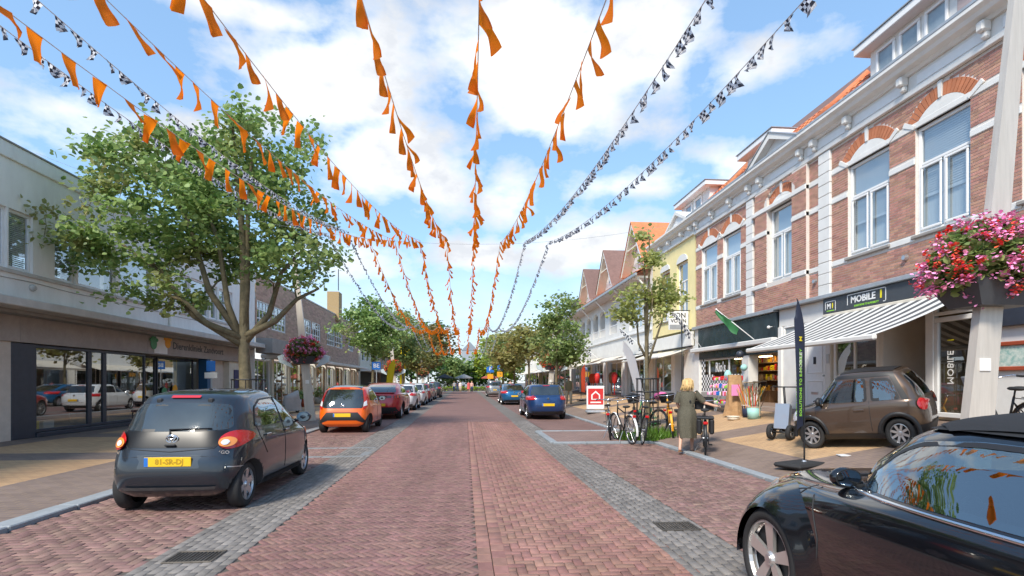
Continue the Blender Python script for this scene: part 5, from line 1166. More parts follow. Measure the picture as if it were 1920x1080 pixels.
    def seam(s, name, m, parent, pts, ax, sg=1, r=.005, off=.001):
        P = []
        for i in range(len(pts) - 1):
            for k in range(6):
                t = k / 6; a = pts[i][0] + (pts[i + 1][0] - pts[i][0]) * t; b = pts[i][1] + (pts[i + 1][1] - pts[i][1]) * t; P.append((a, b))
        P.append(pts[-1]); Q = []
        for a, b in P:
            if ax == 'y': o, d = Vector((a, sg * 3, b)), Vector((0, -sg, 0))
            elif ax == 'x': o, d = Vector((sg * 5, a, b)), Vector((-sg, 0, 0))
            else: o, d = Vector((a, b, 4)), Vector((0, 0, -1))
            h, n, *_ = s.bvh.ray_cast(o, d)
            if h is not None: Q.append(h - d * off)
        if len(Q) > 1: mb = MB(); mb.tube(Q, r, 5); return mb.build(name, m, parent, True)
    def at(s, a, b, ax, sg=1):
        if ax == 'y': o, d = Vector((a, sg * 3, b)), Vector((0, -sg, 0))
        elif ax == 'x': o, d = Vector((sg * 5, a, b)), Vector((-sg, 0, 0))
        else: o, d = Vector((a, b, 4)), Vector((0, 0, -1))
        h, n, *_ = s.bvh.ray_cast(o, d); return h, n
WZ = [.3]
def wheels_z(s): return WZ[0]
def inside(poly, x, y):
    c = False; j = len(poly) - 1
    for i in range(len(poly)):
        xi, yi = poly[i]; xj, yj = poly[j]
        if (yi > y) != (yj > y) and x < (xj - xi) * (y - yi) / (yj - yi + 1e-12) + xi: c = not c
        j = i
    return c
def shrink(poly, k):
    """polygon moved inwards by k"""
    n = len(poly); A = sum(poly[i][0] * poly[(i + 1) % n][1] - poly[(i + 1) % n][0] * poly[i][1] for i in range(n)); sgn = 1 if A > 0 else -1; out = []
    for i in range(n):
        p, a, b = Vector(poly[i]), Vector(poly[i - 1]), Vector(poly[(i + 1) % n]); d1, d2 = (p - a).normalized(), (b - p).normalized(); n1, n2 = Vector((-d1.y, d1.x)) * sgn, Vector((-d2.y, d2.x)) * sgn
        m_ = (n1 + n2); m_ = m_ / max(m_.length, 1e-6); q = k / max(.4, m_.dot(n1)); out.append(tuple(p + m_ * q))
    return out
def rounded(poly, r=.06, k=4):
    out = []; n = len(poly)
    for i in range(n):
        p, a, b = Vector(poly[i]), Vector(poly[i - 1]), Vector(poly[(i + 1) % n]); ra = min(r, (a - p).length * .45); rb = min(r, (b - p).length * .45); s_, e = p + (a - p).normalized() * ra, p + (b - p).normalized() * rb
        for j in range(k + 1): t = j / k; out.append(tuple((1 - t)**2 * s_ + 2 * t * (1 - t) * p + t * t * e))
    return out
def ring_patch(C, name, m, parent, poly, w, ax, sg, off=.008):
    """strip of width w round a window opening"""
    inner = shrink(poly, w); n = len(poly); mb = MB(); V = []
    for p in (poly, inner):
        for a, b in p:
            h, nn = C.at(a, b, ax, sg)
            if h is None: h, nn = Vector((a, sg * .6, b)) if ax == 'y' else Vector((sg * 1.5, a, b)), Vector((0, 0, 0))
            d = Vector((0, sg, 0)) if ax == 'y' else (Vector((sg, 0, 0)) if ax == 'x' else Vector((0, 0, 1))); V.append(tuple(h + d * off))
    mb.add(V, [(i, (i + 1) % n, n + (i + 1) % n, n + i) for i in range(n)]); return mb.build(name, m, parent, True)
def wheel(parent, x, y, z, r, w, spokes=5, rim='silver', rr=.66, style='spoke', capm=None, blade=.05):
    sg = 1 if y > 0 else -1
    t = MB().lathe([(r * rr, -w / 2), (r * .9, -w / 2), (r * .985, -w * .38), (r, -w * .2), (r, w * .2), (r * .985, w * .38), (r * .9, w / 2), (r * rr, w / 2), (r * rr, -w / 2)], (0, 0, 0), 'Y', 36).build('wheel', 'rubber', parent, True, (x, y, z), fix=True)
    yo = sg * w * .44; m = MB(); m.lathe([(r * rr * .90, yo - sg * .05), (r * rr * 1.0, yo - sg * .03), (r * rr * 1.02, yo), (r * rr * .93, yo + sg * .004), (r * rr * .9, yo - sg * .02)], (0, 0, 0), 'Y', 32)
    m.lathe([(0, yo + sg * .0), (r * .12, yo), (r * .16, yo - sg * .02), (r * .16, yo - sg * .05)], (0, 0, 0), 'Y', 16)
    for k in range(spokes):
        a = 2 * math.pi * k / spokes + .3; c, q = math.cos(a), math.sin(a); b0, b1 = blade, blade * (1.7 if style == 'blade' else 1.0); R0, R1 = r * .12, r * rr * .97
        V = []
        for dd in (0, -.025):
            for rad, hw in ((R0, b0), (R1, b1)):
                for e in (-1, 1): V.append((c * rad - q * hw * e, yo + sg * (dd - .006 - .012 * (rad < .1)), q * rad + c * hw * e))
        m.add(V, [(0, 1, 3, 2), (0, 2, 6, 4), (1, 5, 7, 3), (0, 4, 5, 1), (2, 3, 7, 6)])
    m.build('rim', rim, t, fix=False)
    MB().lathe([(0, yo - sg * .055), (r * rr * .98, yo - sg * .055)], (0, 0, 0), 'Y', 24).build('brake_disc', 'dark', t)
    MB().lathe([(0, yo + sg * .006), (r * .085, yo + sg * .004), (r * .09, yo - sg * .01)], (0, 0, 0), 'Y', 16).build('hub_cap', capm or rim, t)
def mirror(C, parent, x, z, sg, m, w=.5):
    h, n = C.at(x, z, 'y', sg); y = h.y; mb = MB(); mb.ball((x - .02, y + sg * .15, z + .05), (.07, .115, .085), 14, 9); mb.tube([(x + .03, y - sg * .02, z - .02), (x, y + sg * .08, z + .02)], .03, 8); o = mb.build('mirror', m, parent, True)
    mb = MB(); mb.lathe([(0, 0), (.1, 0)], (x - .083, y + sg * .15, z + .05), 'X', 16, sx=1.0, sy=.72); mb.build('mirror_glass', 'mirror_dark', o)
def seats(parent, xs, ys, zf, m='seat_dark'):
    for x in xs:
        for y in ys:
            mb = MB(); mb.bbox(x - .05, x + .45, y - .23, y + .23, zf, zf + .16, .05); mb.prism([(x - .02, y - .22, zf + .12), (x + .1, y - .22, zf + .12), (x - .1, y - .18, zf + .66), (x - .19, y - .18, zf + .66)], (0, .42, 0)); mb.bbox(x - .22, x - .12, y - .12, y + .12, zf + .68, zf + .86, .04); mb.build('seat', m, parent)
def steering(parent, x, y, z, r=.18):
    mb = MB(); P = [(x + r * .42 * math.sin(t), y + r * math.cos(t), z + r * .9 * math.sin(t)) for t in np.linspace(0, 2 * math.pi, 25)[:-1]]; P = [(x + .35 * (p[2] - z), p[1], p[2]) for p in P]; mb.tube(P, .015, 6, closed=True); mb.tube([(x, y - r, z), (x, y + r, z)], .012, 5); mb.ball((x + .02, y, z), (.03, .06, .05)); mb.build('steering_wheel', 'plastic_black', parent, True)
def plate(C, parent, z, y=0, w=.26, h=.055, sg=-1, text='', tilt=0):
    p, n = C.at(y, z, 'x', sg); x = p.x + sg * .012; mb = MB(); mb.bbox(x - .006, x + .006, y - w, y + w, z - h, z + h, .004); o = mb.build('number_plate', 'plate', parent)
    k = -sg
    mb = MB(); mb.box(x + sg * .006, x + sg * .0075, y + (w - .045) * (1 if sg < 0 else -1), y + (w - .002) * (1 if sg < 0 else -1), z - h + .003, z + h - .003); mb.build('plate_band', 'blue_sign', o)
    if text: text_mesh('plate_number', text, .085, 'plate_text', lambda a, b, e: (x + sg * (.0075 + e), y - .02 + (-a if sg < 0 else a), z + b), o, .001, sx=1.0, bold=.003)
    return o
def car_root(label, cat, loc, yaw): return thing('parked_car', label, cat, loc, yaw, None)
mirrorp = lambda poly: [(-a, b) for a, b in poly]

def build_hatch(label, loc, yaw, pm, lv, wb, wr, tw, side_wins, rear_win, lamps, sill='plastic_black', z_plate=.62, hatch_black=None, extras=None, see=True, spokes=5, rim='silver', arch=1.13, ncol=64, nrow=5, text='', mirror_m=None, roof_m=None, glassm='glass_car', wwid=.18, blade=.05, style='spoke', rr=.66, seat=True, cabin=True):
    root = car_root(label, 'car', loc, yaw); C = Car(lv, ncol, nrow); WZ[0] = wr
    wheels = [(wb[0], tw), (wb[0], -tw), (wb[1], tw), (wb[1], -tw)]
    holes = []
    sw = [rounded(p, .05) for p in side_wins]; rw = rounded(rear_win, .07); wf = lv[7] if len(lv) > 7 else None
    if see:
        for p in sw:
            for sg in (1, -1): holes.append(('y', shrink(p, .03), sg, 0))
        holes.append(('x', shrink(FRONT(lv), .03), 1, 0))
    C.body(pm, holes, wheels, root, wr * arch)
    for (x, y) in wheels: wheel(root, x, y - (wwid * .5 - .01) * (1 if y > 0 else -1), wr, wr, wwid, spokes, rim, rr, style, blade=blade)
    g = glassm if see else 'glass_pane_dark'
    for p in sw:
        for sg in (1, -1):
            o = C.patch('side_window', g, root, p, 'y', sg, .004, .07); ring_patch(C, 'window_seal', 'plastic_black', o, p, .022, 'y', sg)
    o = C.patch('rear_window', 'glass_rear', root, rw, 'x', -1, .004, .07); ring_patch(C, 'window_seal', 'plastic_black', o, rw, .03, 'x', -1, .006)
    fw = FRONT(lv); o = C.patch('windscreen', g, root, rounded(fw, .07), 'x', 1, .004, .08)
    for (poly, ax, m_, off) in lamps:
        for sg in (1, -1):
            if ax == 'x': C.patch('tail_lamp' if m_ not in ('lamp_front',) else 'headlight', m_, root, [(sg * a, b) for a, b in poly], 'x', -1, off, .035)
            elif ax == 'xf': C.patch('headlight', m_, root, [(sg * a, b) for a, b in poly], 'x', 1, off, .04)
            else: C.patch('tail_lamp', m_, root, poly, 'y', sg, off, .035)
    if hatch_black: C.patch('tailgate_panel', 'gate_black', root, rounded(hatch_black, .05), 'x', -1, .003, .06)
    plate(C, root, z_plate, text=text)
    if see and cabin:
        zf = .30; mb = MB(); mb.box(wb[0] - .1, wb[1] - .35, -tw + .12, tw - .12, .24, .27); mb.build('cabin_floor', 'cabin', root)
        if seat: seats(root, (wb[0] + .35, wb[0] + 1.25), (-.34, .34), .34); steering(root, wb[1] - .5, .34, .86)
        mb = MB(); mb.prism([(wb[1] - .42, -tw + .14, .6), (wb[1] - .1, -tw + .14, .6), (wb[1] - .1, -tw + .14, .9), (wb[1] - .35, -tw + .14, .95)], (0, 2 * tw - .28, 0)); mb.build('dashboard', 'cabin', root)
    for sg in (1, -1): mirror(C, root, wb[1] - .42, lv[6][1] - .02, sg, mirror_m or pm)
    if extras: extras(C, root)
    return root, C
mat('glass_pane_dark', (.015, .018, .02), .03, spec=.9, coat=1); mat('gate_black', (.008, .009, .011), .32, spec=.35); mat('glass_rear', (.02, .026, .028), .04, spec=1.0, coat=1, var=.6, vscale=1.5)
def FRONT(lv):
    a, b = lv[6], lv[8]; z0, z1 = a[1] + .03, b[1] - .02; return [(-a[4] + .1, z0), (a[4] - .1, z0), (b[4] - .06, z1), (-b[4] + .06, z1)]

# -- dark grey five-door hatchback (near left) --
AYGO = [(.20, .20, -1.58, 1.56, .72, 5.5, 4.2), (.28, .26, -1.66, 1.64, .785, 5.6, 4.0), (.45, .45, -1.705, 1.70, .808, 5.4, 3.8), (.62, .62, -1.69, 1.69, .81, 5.2, 3.6), (.80, .78, -1.63, 1.60, .805, 5.0, 3.6), (.93, .84, -1.575, 1.42, .78, 4.6, 3.6), (.985, .97, -1.545, .98, .752, 4.4, 4),
        (1.17, 1.2, -1.43, .52, .685, 4.4, 4.4), (1.345, 1.38, -1.29, .12, .60, 4.2, 4.4), (1.405, 1.435, -1.19, .0, .52, 3.8, 4), (1.445, 1.462, -1.0, -.2, .36, 3.4, 3.6), (1.462, 1.468, -.75, -.35, .14, 3, 3)]
ell = lambda cx, cz, a, b, n=18, rot=0: [(cx + a * math.cos(t) * math.cos(rot) - b * math.sin(t) * math.sin(rot), cz + a * math.cos(t) * math.sin(rot) + b * math.sin(t) * math.cos(rot)) for t in np.linspace(0, 2 * math.pi, n + 1)[:-1]]
def aygo_extra(C, r):
    for sg in (1, -1):
        C.seam('door_seam', 'dark', r, [(-.12, .33), (-.10, .93), (-.17, 1.38)], 'y', sg, .005); C.seam('door_seam', 'dark', r, [(.93, .36), (.92, .8), (.72, .98)], 'y', sg, .005); C.seam('door_seam', 'dark', r, [(-.82, .62), (-1.0, .85), (-1.02, 1.0)], 'y', sg, .005)
        C.patch('sill_trim', 'plastic_black', r, [(-.85, .22), (.68, .22), (.68, .29), (-.85, .29)], 'y', sg, .012, .08)
        for x in (-.02, .95 - .95 - .78):
            h, n = C.at(x + (-.0), .86, 'y', sg); mb = MB(); mb.bbox(h.x - .09, h.x + .09, h.y - .01, h.y + sg * .03, .845, .875, .01); mb.build('door_handle', 'paint_grey', r)
        C.patch('lamp_lens', 'lamp_amber', r, [(sg * a, b) for a, b in ell(.59, .83, .075, .055)], 'x', -1, .034, .03); C.patch('lamp_lens', 'lamp_clear', r, [(sg * a, b) for a, b in ell(.575, .825, .035, .03)], 'x', -1, .04, .02)
        C.patch('bumper_scuff', 'silver', r, [(sg * .62, .545), (sg * .72, .53), (sg * .74, .537), (sg * .62, .557)], 'x', -1, .003, .04)
    for y in (-.3, .3): p, n = C.at(y, 1.325, 'x', -1); mb = MB(); mb.bbox(p.x - .02, p.x + .06, y - .035, y + .035, 1.29, 1.355, .015); mb.build('hinge_cover', 'plastic_black', r)
    p, n = C.at(0, 1.41, 'x', -1); C.patch('brake_light', 'lamp_red', r, [(-.17, 1.352), (.17, 1.352), (.17, 1.38), (-.17, 1.38)], 'x', -1, .012, .05)
    mb = MB(); p1, _ = C.at(.02, .90, 'x', -1); p2, _ = C.at(.05, .99, 'x', -1); p3, _ = C.at(-.42, 1.0, 'x', -1); d = Vector((-.025, 0, 0)); mb.tube([p1 + d, p2 + d, p3 + d], [.014, .011, .007], 6); mb.build('rear_wiper', 'plastic_black', r, True)
    h, n = C.at(0, .885, 'x', -1); mb = MB()
    for (a, b, cz) in ((.068, .045, 0), (.026, .045, 0), (.045, .018, .016)): mb.tube([(h.x - .016, a * math.cos(t), .885 + cz + b * math.sin(t)) for t in np.linspace(0, 6.283, 20)[:-1]], .007, 5, closed=True)
    mb.build('emblem', 'chrome', r, True)
    text_mesh('badge', 'AYGO', .055, 'chrome', lambda a, b, e: (C.at(-.56, .72, 'x', -1)[0].x - .008 - e, -.56 - a, .72 + b), r, .002, sx=1.2, bold=.001); text_mesh('badge', 'VVT-i', .045, 'chrome', lambda a, b, e: (C.at(.62, .72, 'x', -1)[0].x - .008 - e, .58 - a, .72 + b), r, .002, bold=.001)
    C.patch('bumper_lip', 'paint_darkgrey', r, [(-.5, .30), (.5, .30), (.52, .335), (-.52, .335)], 'x', -1, .02, .06); h, n = C.at(0, .79, 'x', -1); mb = MB(); mb.bbox(h.x - .03, h.x, -.06, .06, .80, .825, .008); mb.build('tailgate_handle', 'plastic_black', r)
    C.patch('plate_recess', 'paint_darkgrey', r, [(-.34, .545), (.34, .545), (.36, .70), (-.36, .70)], 'x', -1, .002, .08)
    mb = MB(); mb.tube([(-1.05, -.2, 1.462), (-1.12, -.2, 1.465)], .012, 5); mb.build('aerial', 'plastic_black', r)
    C.seam('tailgate_seam', 'dark', r, [(-.66, .98), (-.48, .77), (0, .735), (.48, .77), (.66, .98)], 'x', -1, .005); C.seam('bumper_seam', 'dark', r, [(-.76, .66), (0, .70), (.76, .66)], 'x', -1, .003)
AW_SIDE = [[(-1.08, .985), (-.15, .97), (-.20, 1.345), (-.66, 1.33), (-.92, 1.23)], [(-.09, .97), (.66, .97), (.72, 1.01), (.34, 1.22), (.08, 1.33), (-.14, 1.35)]]
AW_REAR = [(-.62, .985), (-.3, .965), (.3, .965), (.62, .985), (.54, 1.275), (.25, 1.295), (-.25, 1.295), (-.54, 1.275)]
def world_car(fn, *a, **k): return fn(*a, **k)
build_hatch('dark grey five-door hatchback with round red tail lamps, nearest on the left', (-3.44, 8.22, 0), R(90), 'paint_grey', AYGO, (-1.255, 1.085), .28, .715, AW_SIDE, AW_REAR,
            [(ell(.635, .855, .125, .10, rot=.25), 'x', 'lamp_red', .022), ([(-1.46, .79), (-1.40, .84), (-1.38, .90), (-1.42, .93), (-1.46, .92)], 'y', 'lamp_red', .02)], hatch_black=[(-.50, .78), (.50, .78), (.60, .97), (-.60, .97)], extras=aygo_extra, text='81-SR-DJ', spokes=6, ncol=110, nrow=9, z_plate=.625, wwid=.16, blade=.04, mirror_m='paint_grey', rr=.72)

# -- orange hatchback with X-shaped black rear --
def orange_extra(C, r):
    C.patch('bumper_insert', 'plastic_black', r, [(-.74, .30), (-.46, .64), (.46, .64), (.74, .30), (.60, .33), (.42, .40), (-.42, .40), (-.60, .33)], 'x', -1, .006, .05); C.patch('roof_panel', 'paint_black', r, [(-1.2, -.5), (.0, -.52), (.0, .52), (-1.2, .5)], 'z', 1, .004, .1)
    for sg in (1, -1): C.patch('sill_trim', 'plastic_black', r, [(-.85, .20), (.68, .20), (.68, .28), (-.85, .28)], 'y', sg, .008, .08); C.seam('door_seam', 'dark', r, [(-.12, .33), (-.10, .93)], 'y', sg, .005); C.patch('lamp_lens', 'lamp_clear', r, [(sg * a, b) for a, b in [(.60, .80), (.69, .84), (.66, .98), (.60, .93)]], 'x', -1, .026, .04)
    C.patch('brake_light', 'lamp_red', r, [(-.15, 1.355), (.15, 1.355), (.15, 1.375), (-.15, 1.375)], 'x', -1, .012, .05)
    h, n = C.at(0, .84, 'x', -1); mb = MB()
    for (a, b, cz) in ((.07, .045, 0), (.026, .045, 0), (.045, .018, .016)): mb.tube([(h.x - .014, a * math.cos(t), .84 + cz + b * math.sin(t)) for t in np.linspace(0, 6.283, 20)[:-1]], .008, 5, closed=True)
    mb.build('emblem', 'chrome', r, True)
build_hatch('orange hatchback with black roof and X-shaped black rear bumper', (-3.72, 18.25, 0), R(90), 'paint_orange', AYGO, (-1.255, 1.085), .28, .72, AW_SIDE, [(-.60, .76), (.60, .76), (.60, 1.0), (.53, 1.335), (-.53, 1.335), (-.60, 1.0)],
            [([(.60, .70), (.70, .80), (.70, 1.02), (.585, 1.31), (.54, 1.30), (.60, 1.02)], 'x', 'lamp_red', .02)], extras=orange_extra, z_plate=.555, spokes=7, rim='black_metal', see=False, mirror_m='paint_black', ncol=80, nrow=6, cabin=False)

# -- red coupe-SUV --
SUV = [(.22, .22, -2.2, 2.15, .80, 4, 3.5), (.32, .30, -2.28, 2.25, .88, 4.2, 3.4), (.50, .5, -2.33, 2.33, .93, 4.4, 3.2), (.72, .70, -2.32, 2.32, .94, 4.6, 3.2), (.93, .85, -2.27, 2.2, .93, 4.8, 3.4), (1.05, .95, -2.22, 1.9, .90, 5, 3.6), (1.10, 1.08, -2.12, 1.15, .85, 5, 4.2),
       (1.30, 1.30, -1.75, .65, .77, 5, 4.6), (1.46, 1.46, -1.15, .1, .66, 4.6, 4.6), (1.515, 1.515, -.9, -.05, .56, 4.2, 4.2), (1.54, 1.542, -.7, -.3, .35, 4, 4), (1.545, 1.547, -.55, -.4, .1, 3, 3)]
def red_extra(C, r):
    C.patch('bumper_insert', 'plastic_black', r, [(-.80, .24), (-.66, .52), (.66, .52), (.80, .24)], 'x', -1, .006, .08); C.patch('light_bar', 'lamp_smoke', r, [(-.82, .90), (.82, .90), (.80, 1.0), (-.80, 1.0)], 'x', -1, .008, .06)
    for sg in (1, -1):
        for k in range(3): C.patch('lamp_segment', 'lamp_red', r, [(sg * (.50 + .1 * k), .87), (sg * (.56 + .1 * k), .87), (sg * (.56 + .1 * k), 1.02), (sg * (.50 + .1 * k), 1.02)], 'x', -1, .014, .04)
        C.patch('sill_trim', 'plastic_black', r, [(-1.0, .24), (1.0, .24), (1.0, .36), (-1.0, .36)], 'y', sg, .008, .1); C.seam('door_seam', 'dark', r, [(-.15, .4), (-.13, 1.05)], 'y', sg, .006)
    mb = MB(); mb.bbox(-2.18, -2.02, -.6, .6, 1.10, 1.13, .01); mb.build('spoiler', 'paint_red', r)
build_hatch('dark red coupe-like SUV ahead of the orange hatchback', (-3.55, 24.8, 0), R(90), 'paint_red', SUV, (-1.45, 1.45), .355, .82, [[(-1.7, 1.13), (-.2, 1.12), (-.2, 1.44), (-.9, 1.42)], [(-.14, 1.12), (.85, 1.12), (.3, 1.39), (-.1, 1.44)]], [(-.66, 1.13), (.66, 1.13), (.55, 1.43), (-.55, 1.43)], [], extras=red_extra, z_plate=.62, spokes=10, rim='silver', see=False, wwid=.24, rr=.74, ncol=50, nrow=4, blade=.025)

# -- generic hatch / estate shells for the cars further off --
def generic(label, loc, pm, W=.90, L=4.3, H=1.46, lamp='lamp_red', kind='hatch', yaw=90, wide_lamp=.28, rim='silver', black=False, sg=0):
    l = L / 2; rb = -l + (.28 if kind == 'hatch' else .18); rt = -l + (.62 if kind == 'hatch' else (.36 if kind != 'coupe' else 1.35))
    k = H / 1.46; zb = .94 * k
    lv = [(.2, .2, -l + .12, l - .14, W - .12, 4, 3.5), (.3, .28, -l + .05, l - .05, W - .04, 4.4, 3.4), (.48, .48, -l, l, W, 4.6, 3.2), (.66, .64, -l, l - .01, W, 4.8, 3.2), (.82 * k, .76 * k, -l + .04, l - .12, W - .005, 5, 3.4), (zb - .02, .86 * k, -l + .09, l - .4, W - .03, 5, 3.6), (zb + .03, .98 * k, rb if kind != 'coupe' else -l + .25, l - 1.05, W - .065, 5, 4.2),
          (1.2 * k, 1.2 * k, (rb + rt) / 2, l - 1.5, W - .13, 5, 4.6), (1.39 * k, 1.39 * k, rt, l - 1.95, W - .22, 5, 4.6), (1.435 * k, 1.44 * k, rt + .15, l - 2.1, W - .3, 4.6, 4.2), (1.455 * k, 1.458 * k, rt + .4, l - 2.3, .35, 4, 4), (1.457 * k, 1.46 * k, rt + .6, l - 2.5, .1, 3, 3)]
    z0, z1 = zb + .06, 1.36 * k; side = [[(rb + .35, z0), (-.12, z0), (-.12, z1), (rt + .35, z1 - .02)], [(-.06, z0), (l - 1.2, z0 + .02), (l - 1.85, z1 - .02), (-.06, z1)]]
    lz = zb - .06; lamps = [([(W - .04, lz - .07), (W - .04, lz + .09), (W - wide_lamp - .04, lz + .05), (W - wide_lamp, lz - .06)], 'x', lamp, .014), ([(-l + .08, lz - .05), (-l + .42, lz + .03), (-l + .36, lz + .1), (-l + .12, lz + .09)], 'y', lamp, .012)]
    def ex(C, r):
        C.patch('bumper_lower', 'plastic_black', r, [(-W + .15, .22), (W - .15, .22), (W - .22, .36), (-W + .22, .36)], 'x', -1, .008, .1)
        for s_ in (1, -1): C.seam('door_seam', 'dark', r, [(-.1, .35), (-.09, zb)], 'y', s_, .006); h, n = C.at(-.3, zb - .1, 'y', s_); mb = MB(); mb.bbox(-.4, -.2, h.y - .01, h.y + s_ * .03, zb - .12, zb - .09, .01); mb.build('door_handle', pm, r)
        C.patch('brake_light', 'lamp_red', r, [(-.14, z1 + .02), (.14, z1 + .02), (.14, z1 + .04), (-.14, z1 + .04)], 'x', -1, .012, .05)
        h, n = C.at(0, zb - .08, 'x', -1); mb = MB(); mb.lathe([(0, -.012), (.05, -.012), (.055, 0)], (h.x, 0, zb - .08), 'X', 16); mb.build('emblem', 'chrome', r)
        C.seam('tailgate_seam', 'dark', r, [(-W + .14, zb), (-W + .2, .52), (W - .2, .52), (W - .14, zb)], 'x', -1, .006)
    return build_hatch(label, loc, R(yaw), pm, lv, (-l + .82, l - .88), .315, W - .08, side, [(-W + .2, z0), (W - .2, z0), (W - .29, z1), (-W + .29, z1)], lamps, extras=ex, z_plate=.62 * k if kind != 'low' else .5, see=False, ncol=44, nrow=4, wwid=.2, rim=rim, rr=.7)
generic('white hatchback third ahead on the left, behind the red SUV', (-3.55, 31.6, 0), 'paint_white', .9, 4.25, 1.46)
generic('second white hatchback in the left row, partly hidden by the first', (-3.5, 37.6, 0), 'paint_white', .9, 4.2, 1.5)
generic('dark red hatchback far along the left row', (-3.5, 43.4, 0), 'paint_red', .88, 4.1, 1.45)
generic('silver estate car far along the left row', (-3.5, 49.2, 0), 'paint_silver', .9, 4.4, 1.5, kind='estate')
generic('dark grey estate car last in the left row', (-3.3, 56.5, 0), 'paint_darkgrey', .92, 4.5, 1.62, kind='estate')
generic('navy blue hatchback parked on the right with red tail lamps', (3.42, 23.9, 0), 'paint_navy', .89, 4.3, 1.475, wide_lamp=.34)
generic('bright blue fastback car ahead of the navy hatchback', (3.35, 38.6, 0), 'paint_azure', .93, 4.8, 1.45, kind='coupe', wide_lamp=.42)
generic('silver off-roader far ahead on the right', (3.2, 59.5, 0), 'paint_silver', .93, 4.4, 1.75, kind='estate')

# -- black soft-top convertible (near right) --
BT = [(.20, .20, -2.0, 1.98, .78, 4, 3), (.28, .26, -2.06, 2.07, .85, 4, 3), (.46, .46, -2.12, 2.13, .895, 4.4, 2.8), (.62, .60, -2.12, 2.11, .90, 4.2, 2.7), (.78, .77, -2.06, 2.02, .895, 4, 2.6), (.90, .875, -1.95, 1.76, .875, 3.8, 2.6), (.945, .945, -1.85, .98, .83, 3.8, 3.2),
      (1.08, 1.09, -1.66, .80, .745, 3.8, 4.4), (1.26, 1.27, -1.34, .56, .65, 3.8, 4.6), (1.345, 1.35, -1.05, .36, .54, 3.4, 4.4), (1.385, 1.392, -.75, .16, .34, 3, 3.6), (1.392, 1.40, -.5, -.05, .1, 3, 3)]
def beetle():
    root = car_root('black soft-top convertible with chrome waistline, cut off at the right edge', 'car', (2.96, 2.2, 0), R(90)); C = Car(BT, 120, 9); WZ[0] = .335
    wheels = [(-1.26, .79), (-1.26, -.79), (1.28, .79), (1.28, -.79)]
    sw = [rounded([(-.98, .955), (-.62, .955), (-.60, 1.22), (-.82, 1.16)], .05), rounded([(-.55, .955), (.68, .955), (.62, 1.02), (.46, 1.19), (.32, 1.25), (.0, 1.28), (-.56, 1.28)], .05)]
    holes = [('y', shrink(p, .03), sg, 0) for p in sw for sg in (1, -1)] + [('x', shrink(FRONT(BT), .03), 1, 0)]
    C.body('paint_black', holes, wheels, root, .362)
    for (x, y) in wheels: wheel(root, x, y + .01 * (1 if y > 0 else -1), .345, .345, .22, 5, 'rim_two', .76, 'blade', 'silver', .03)
    for p in sw:
        for sg in (1, -1): o = C.patch('side_window', 'glass_beetle', root, p, 'y', sg, .004, .07); ring_patch(C, 'window_seal', 'plastic_black', o, p, .022, 'y', sg)
    C.patch('windscreen', 'glass_car', root, rounded(FRONT(BT), .07), 'x', 1, .004, .08)
    for sg in (1, -1):
        C.patch('soft_top', 'soft_top', root, [(-1.72, 1.0), (-1.02, .99), (-.86, 1.2), (-.56, 1.305), (.1, 1.31), (.40, 1.30), (.36, 1.34), (.1, 1.372), (-1.0, 1.372)], 'y', sg, .012, .06)
        mb = MB(); P = []
        for x in np.linspace(-1.9, .74, 24): h, n = C.at(x, .935, 'y', sg); P += [h + Vector((0, sg * .006, 0))] if h is not None else []
        mb.tube(P, .013, 6); mb.build('chrome_strip', 'chrome', root, True)
        C.seam('door_seam', 'dark', root, [(.80, .28), (.80, .62), (.93, .90)], 'y', sg, .006, 0); C.seam('door_seam', 'dark', root, [(-.58, .30), (-.58, .93)], 'y', sg, .006, 0); C.seam('wing_seam', 'dark', root, [(1.0, .90), (1.12, .80), (.98, .55), (.86, .40)], 'y', sg, .005, 0); C.patch('sill_trim', 'plastic_black', root, [(-.85, .20), (.86, .20), (.86, .28), (-.85, .28)], 'y', sg, .006, .08)
        h, n = C.at(-.42, .76, 'y', sg); mb = MB(); mb.tube([(-.54, h.y, .745), (-.50, h.y + sg * .045, .75), (-.32, h.y + sg * .045, .765), (-.28, h.y, .765)], .018, 8); mb.build('door_handle', 'paint_black', root, True)
        # front wing bulges over the wheel
        mb = MB(); n_ = 26
        for k in range(n_ + 1):
            t = math.pi * (.02 + .90 * k / n_); 
        rows = []
        for k in range(n_ + 1):
            t = R(-8) + R(190) * k / n_; row = []
            for j in range(6):
                rr_ = .358 + .19 * j / 5; x, z = 1.28 + rr_ * math.cos(t), .335 + rr_ * math.sin(t); 
                hh, nn = C.at(x, z, 'y', sg); y = hh.y if hh is not None else sg * .6
                base = max(abs(y), .3); lip = .925 - .012 * j; bl = 1 - (j / 5) ** 2; row.append((x, sg * (base * (1 - bl) + max(base, lip) * bl + (.004 if j < 5 else -.004)), z))
            rows.append(row)
        V = [p for row in rows for p in row]; mb.add(V, [(k * 6 + j, k * 6 + j + 1, (k + 1) * 6 + j + 1, (k + 1) * 6 + j) for k in range(n_) for j in range(5)]); mb.build('front_wing', 'paint_black', root, True, fix=True)
        C.patch('headlight', 'lamp_clear', root, [(sg * a, b) for a, b in ell(.62, .70, .13, .12)], 'x', 1, .012, .04)
        h, n = C.at(.80, .95, 'y', sg); y = h.y; mb = MB(); mb.ball((.80, y + sg * .12, .985), (.05, .085, .06), 16, 10); mb.tube([(.82, y - sg * .04, .92), (.80, y + sg * .06, .96)], .026, 8); o = mb.build('mirror', 'paint_black', root, True)
        mb = MB(); mb.lathe([(0, -.001), (.072, -.001)], (.752, y + sg * .12, .985), 'X', 20, sx=1, sy=.68); mb.build('mirror_glass', 'mirror_dark', o); mb = MB(); mb.lathe([(.072, 0), (.082, 0)], (.755, y + sg * .12, .985), 'X', 20, sx=1, sy=.68); mb.build('mirror_rim', 'plastic_black', o)
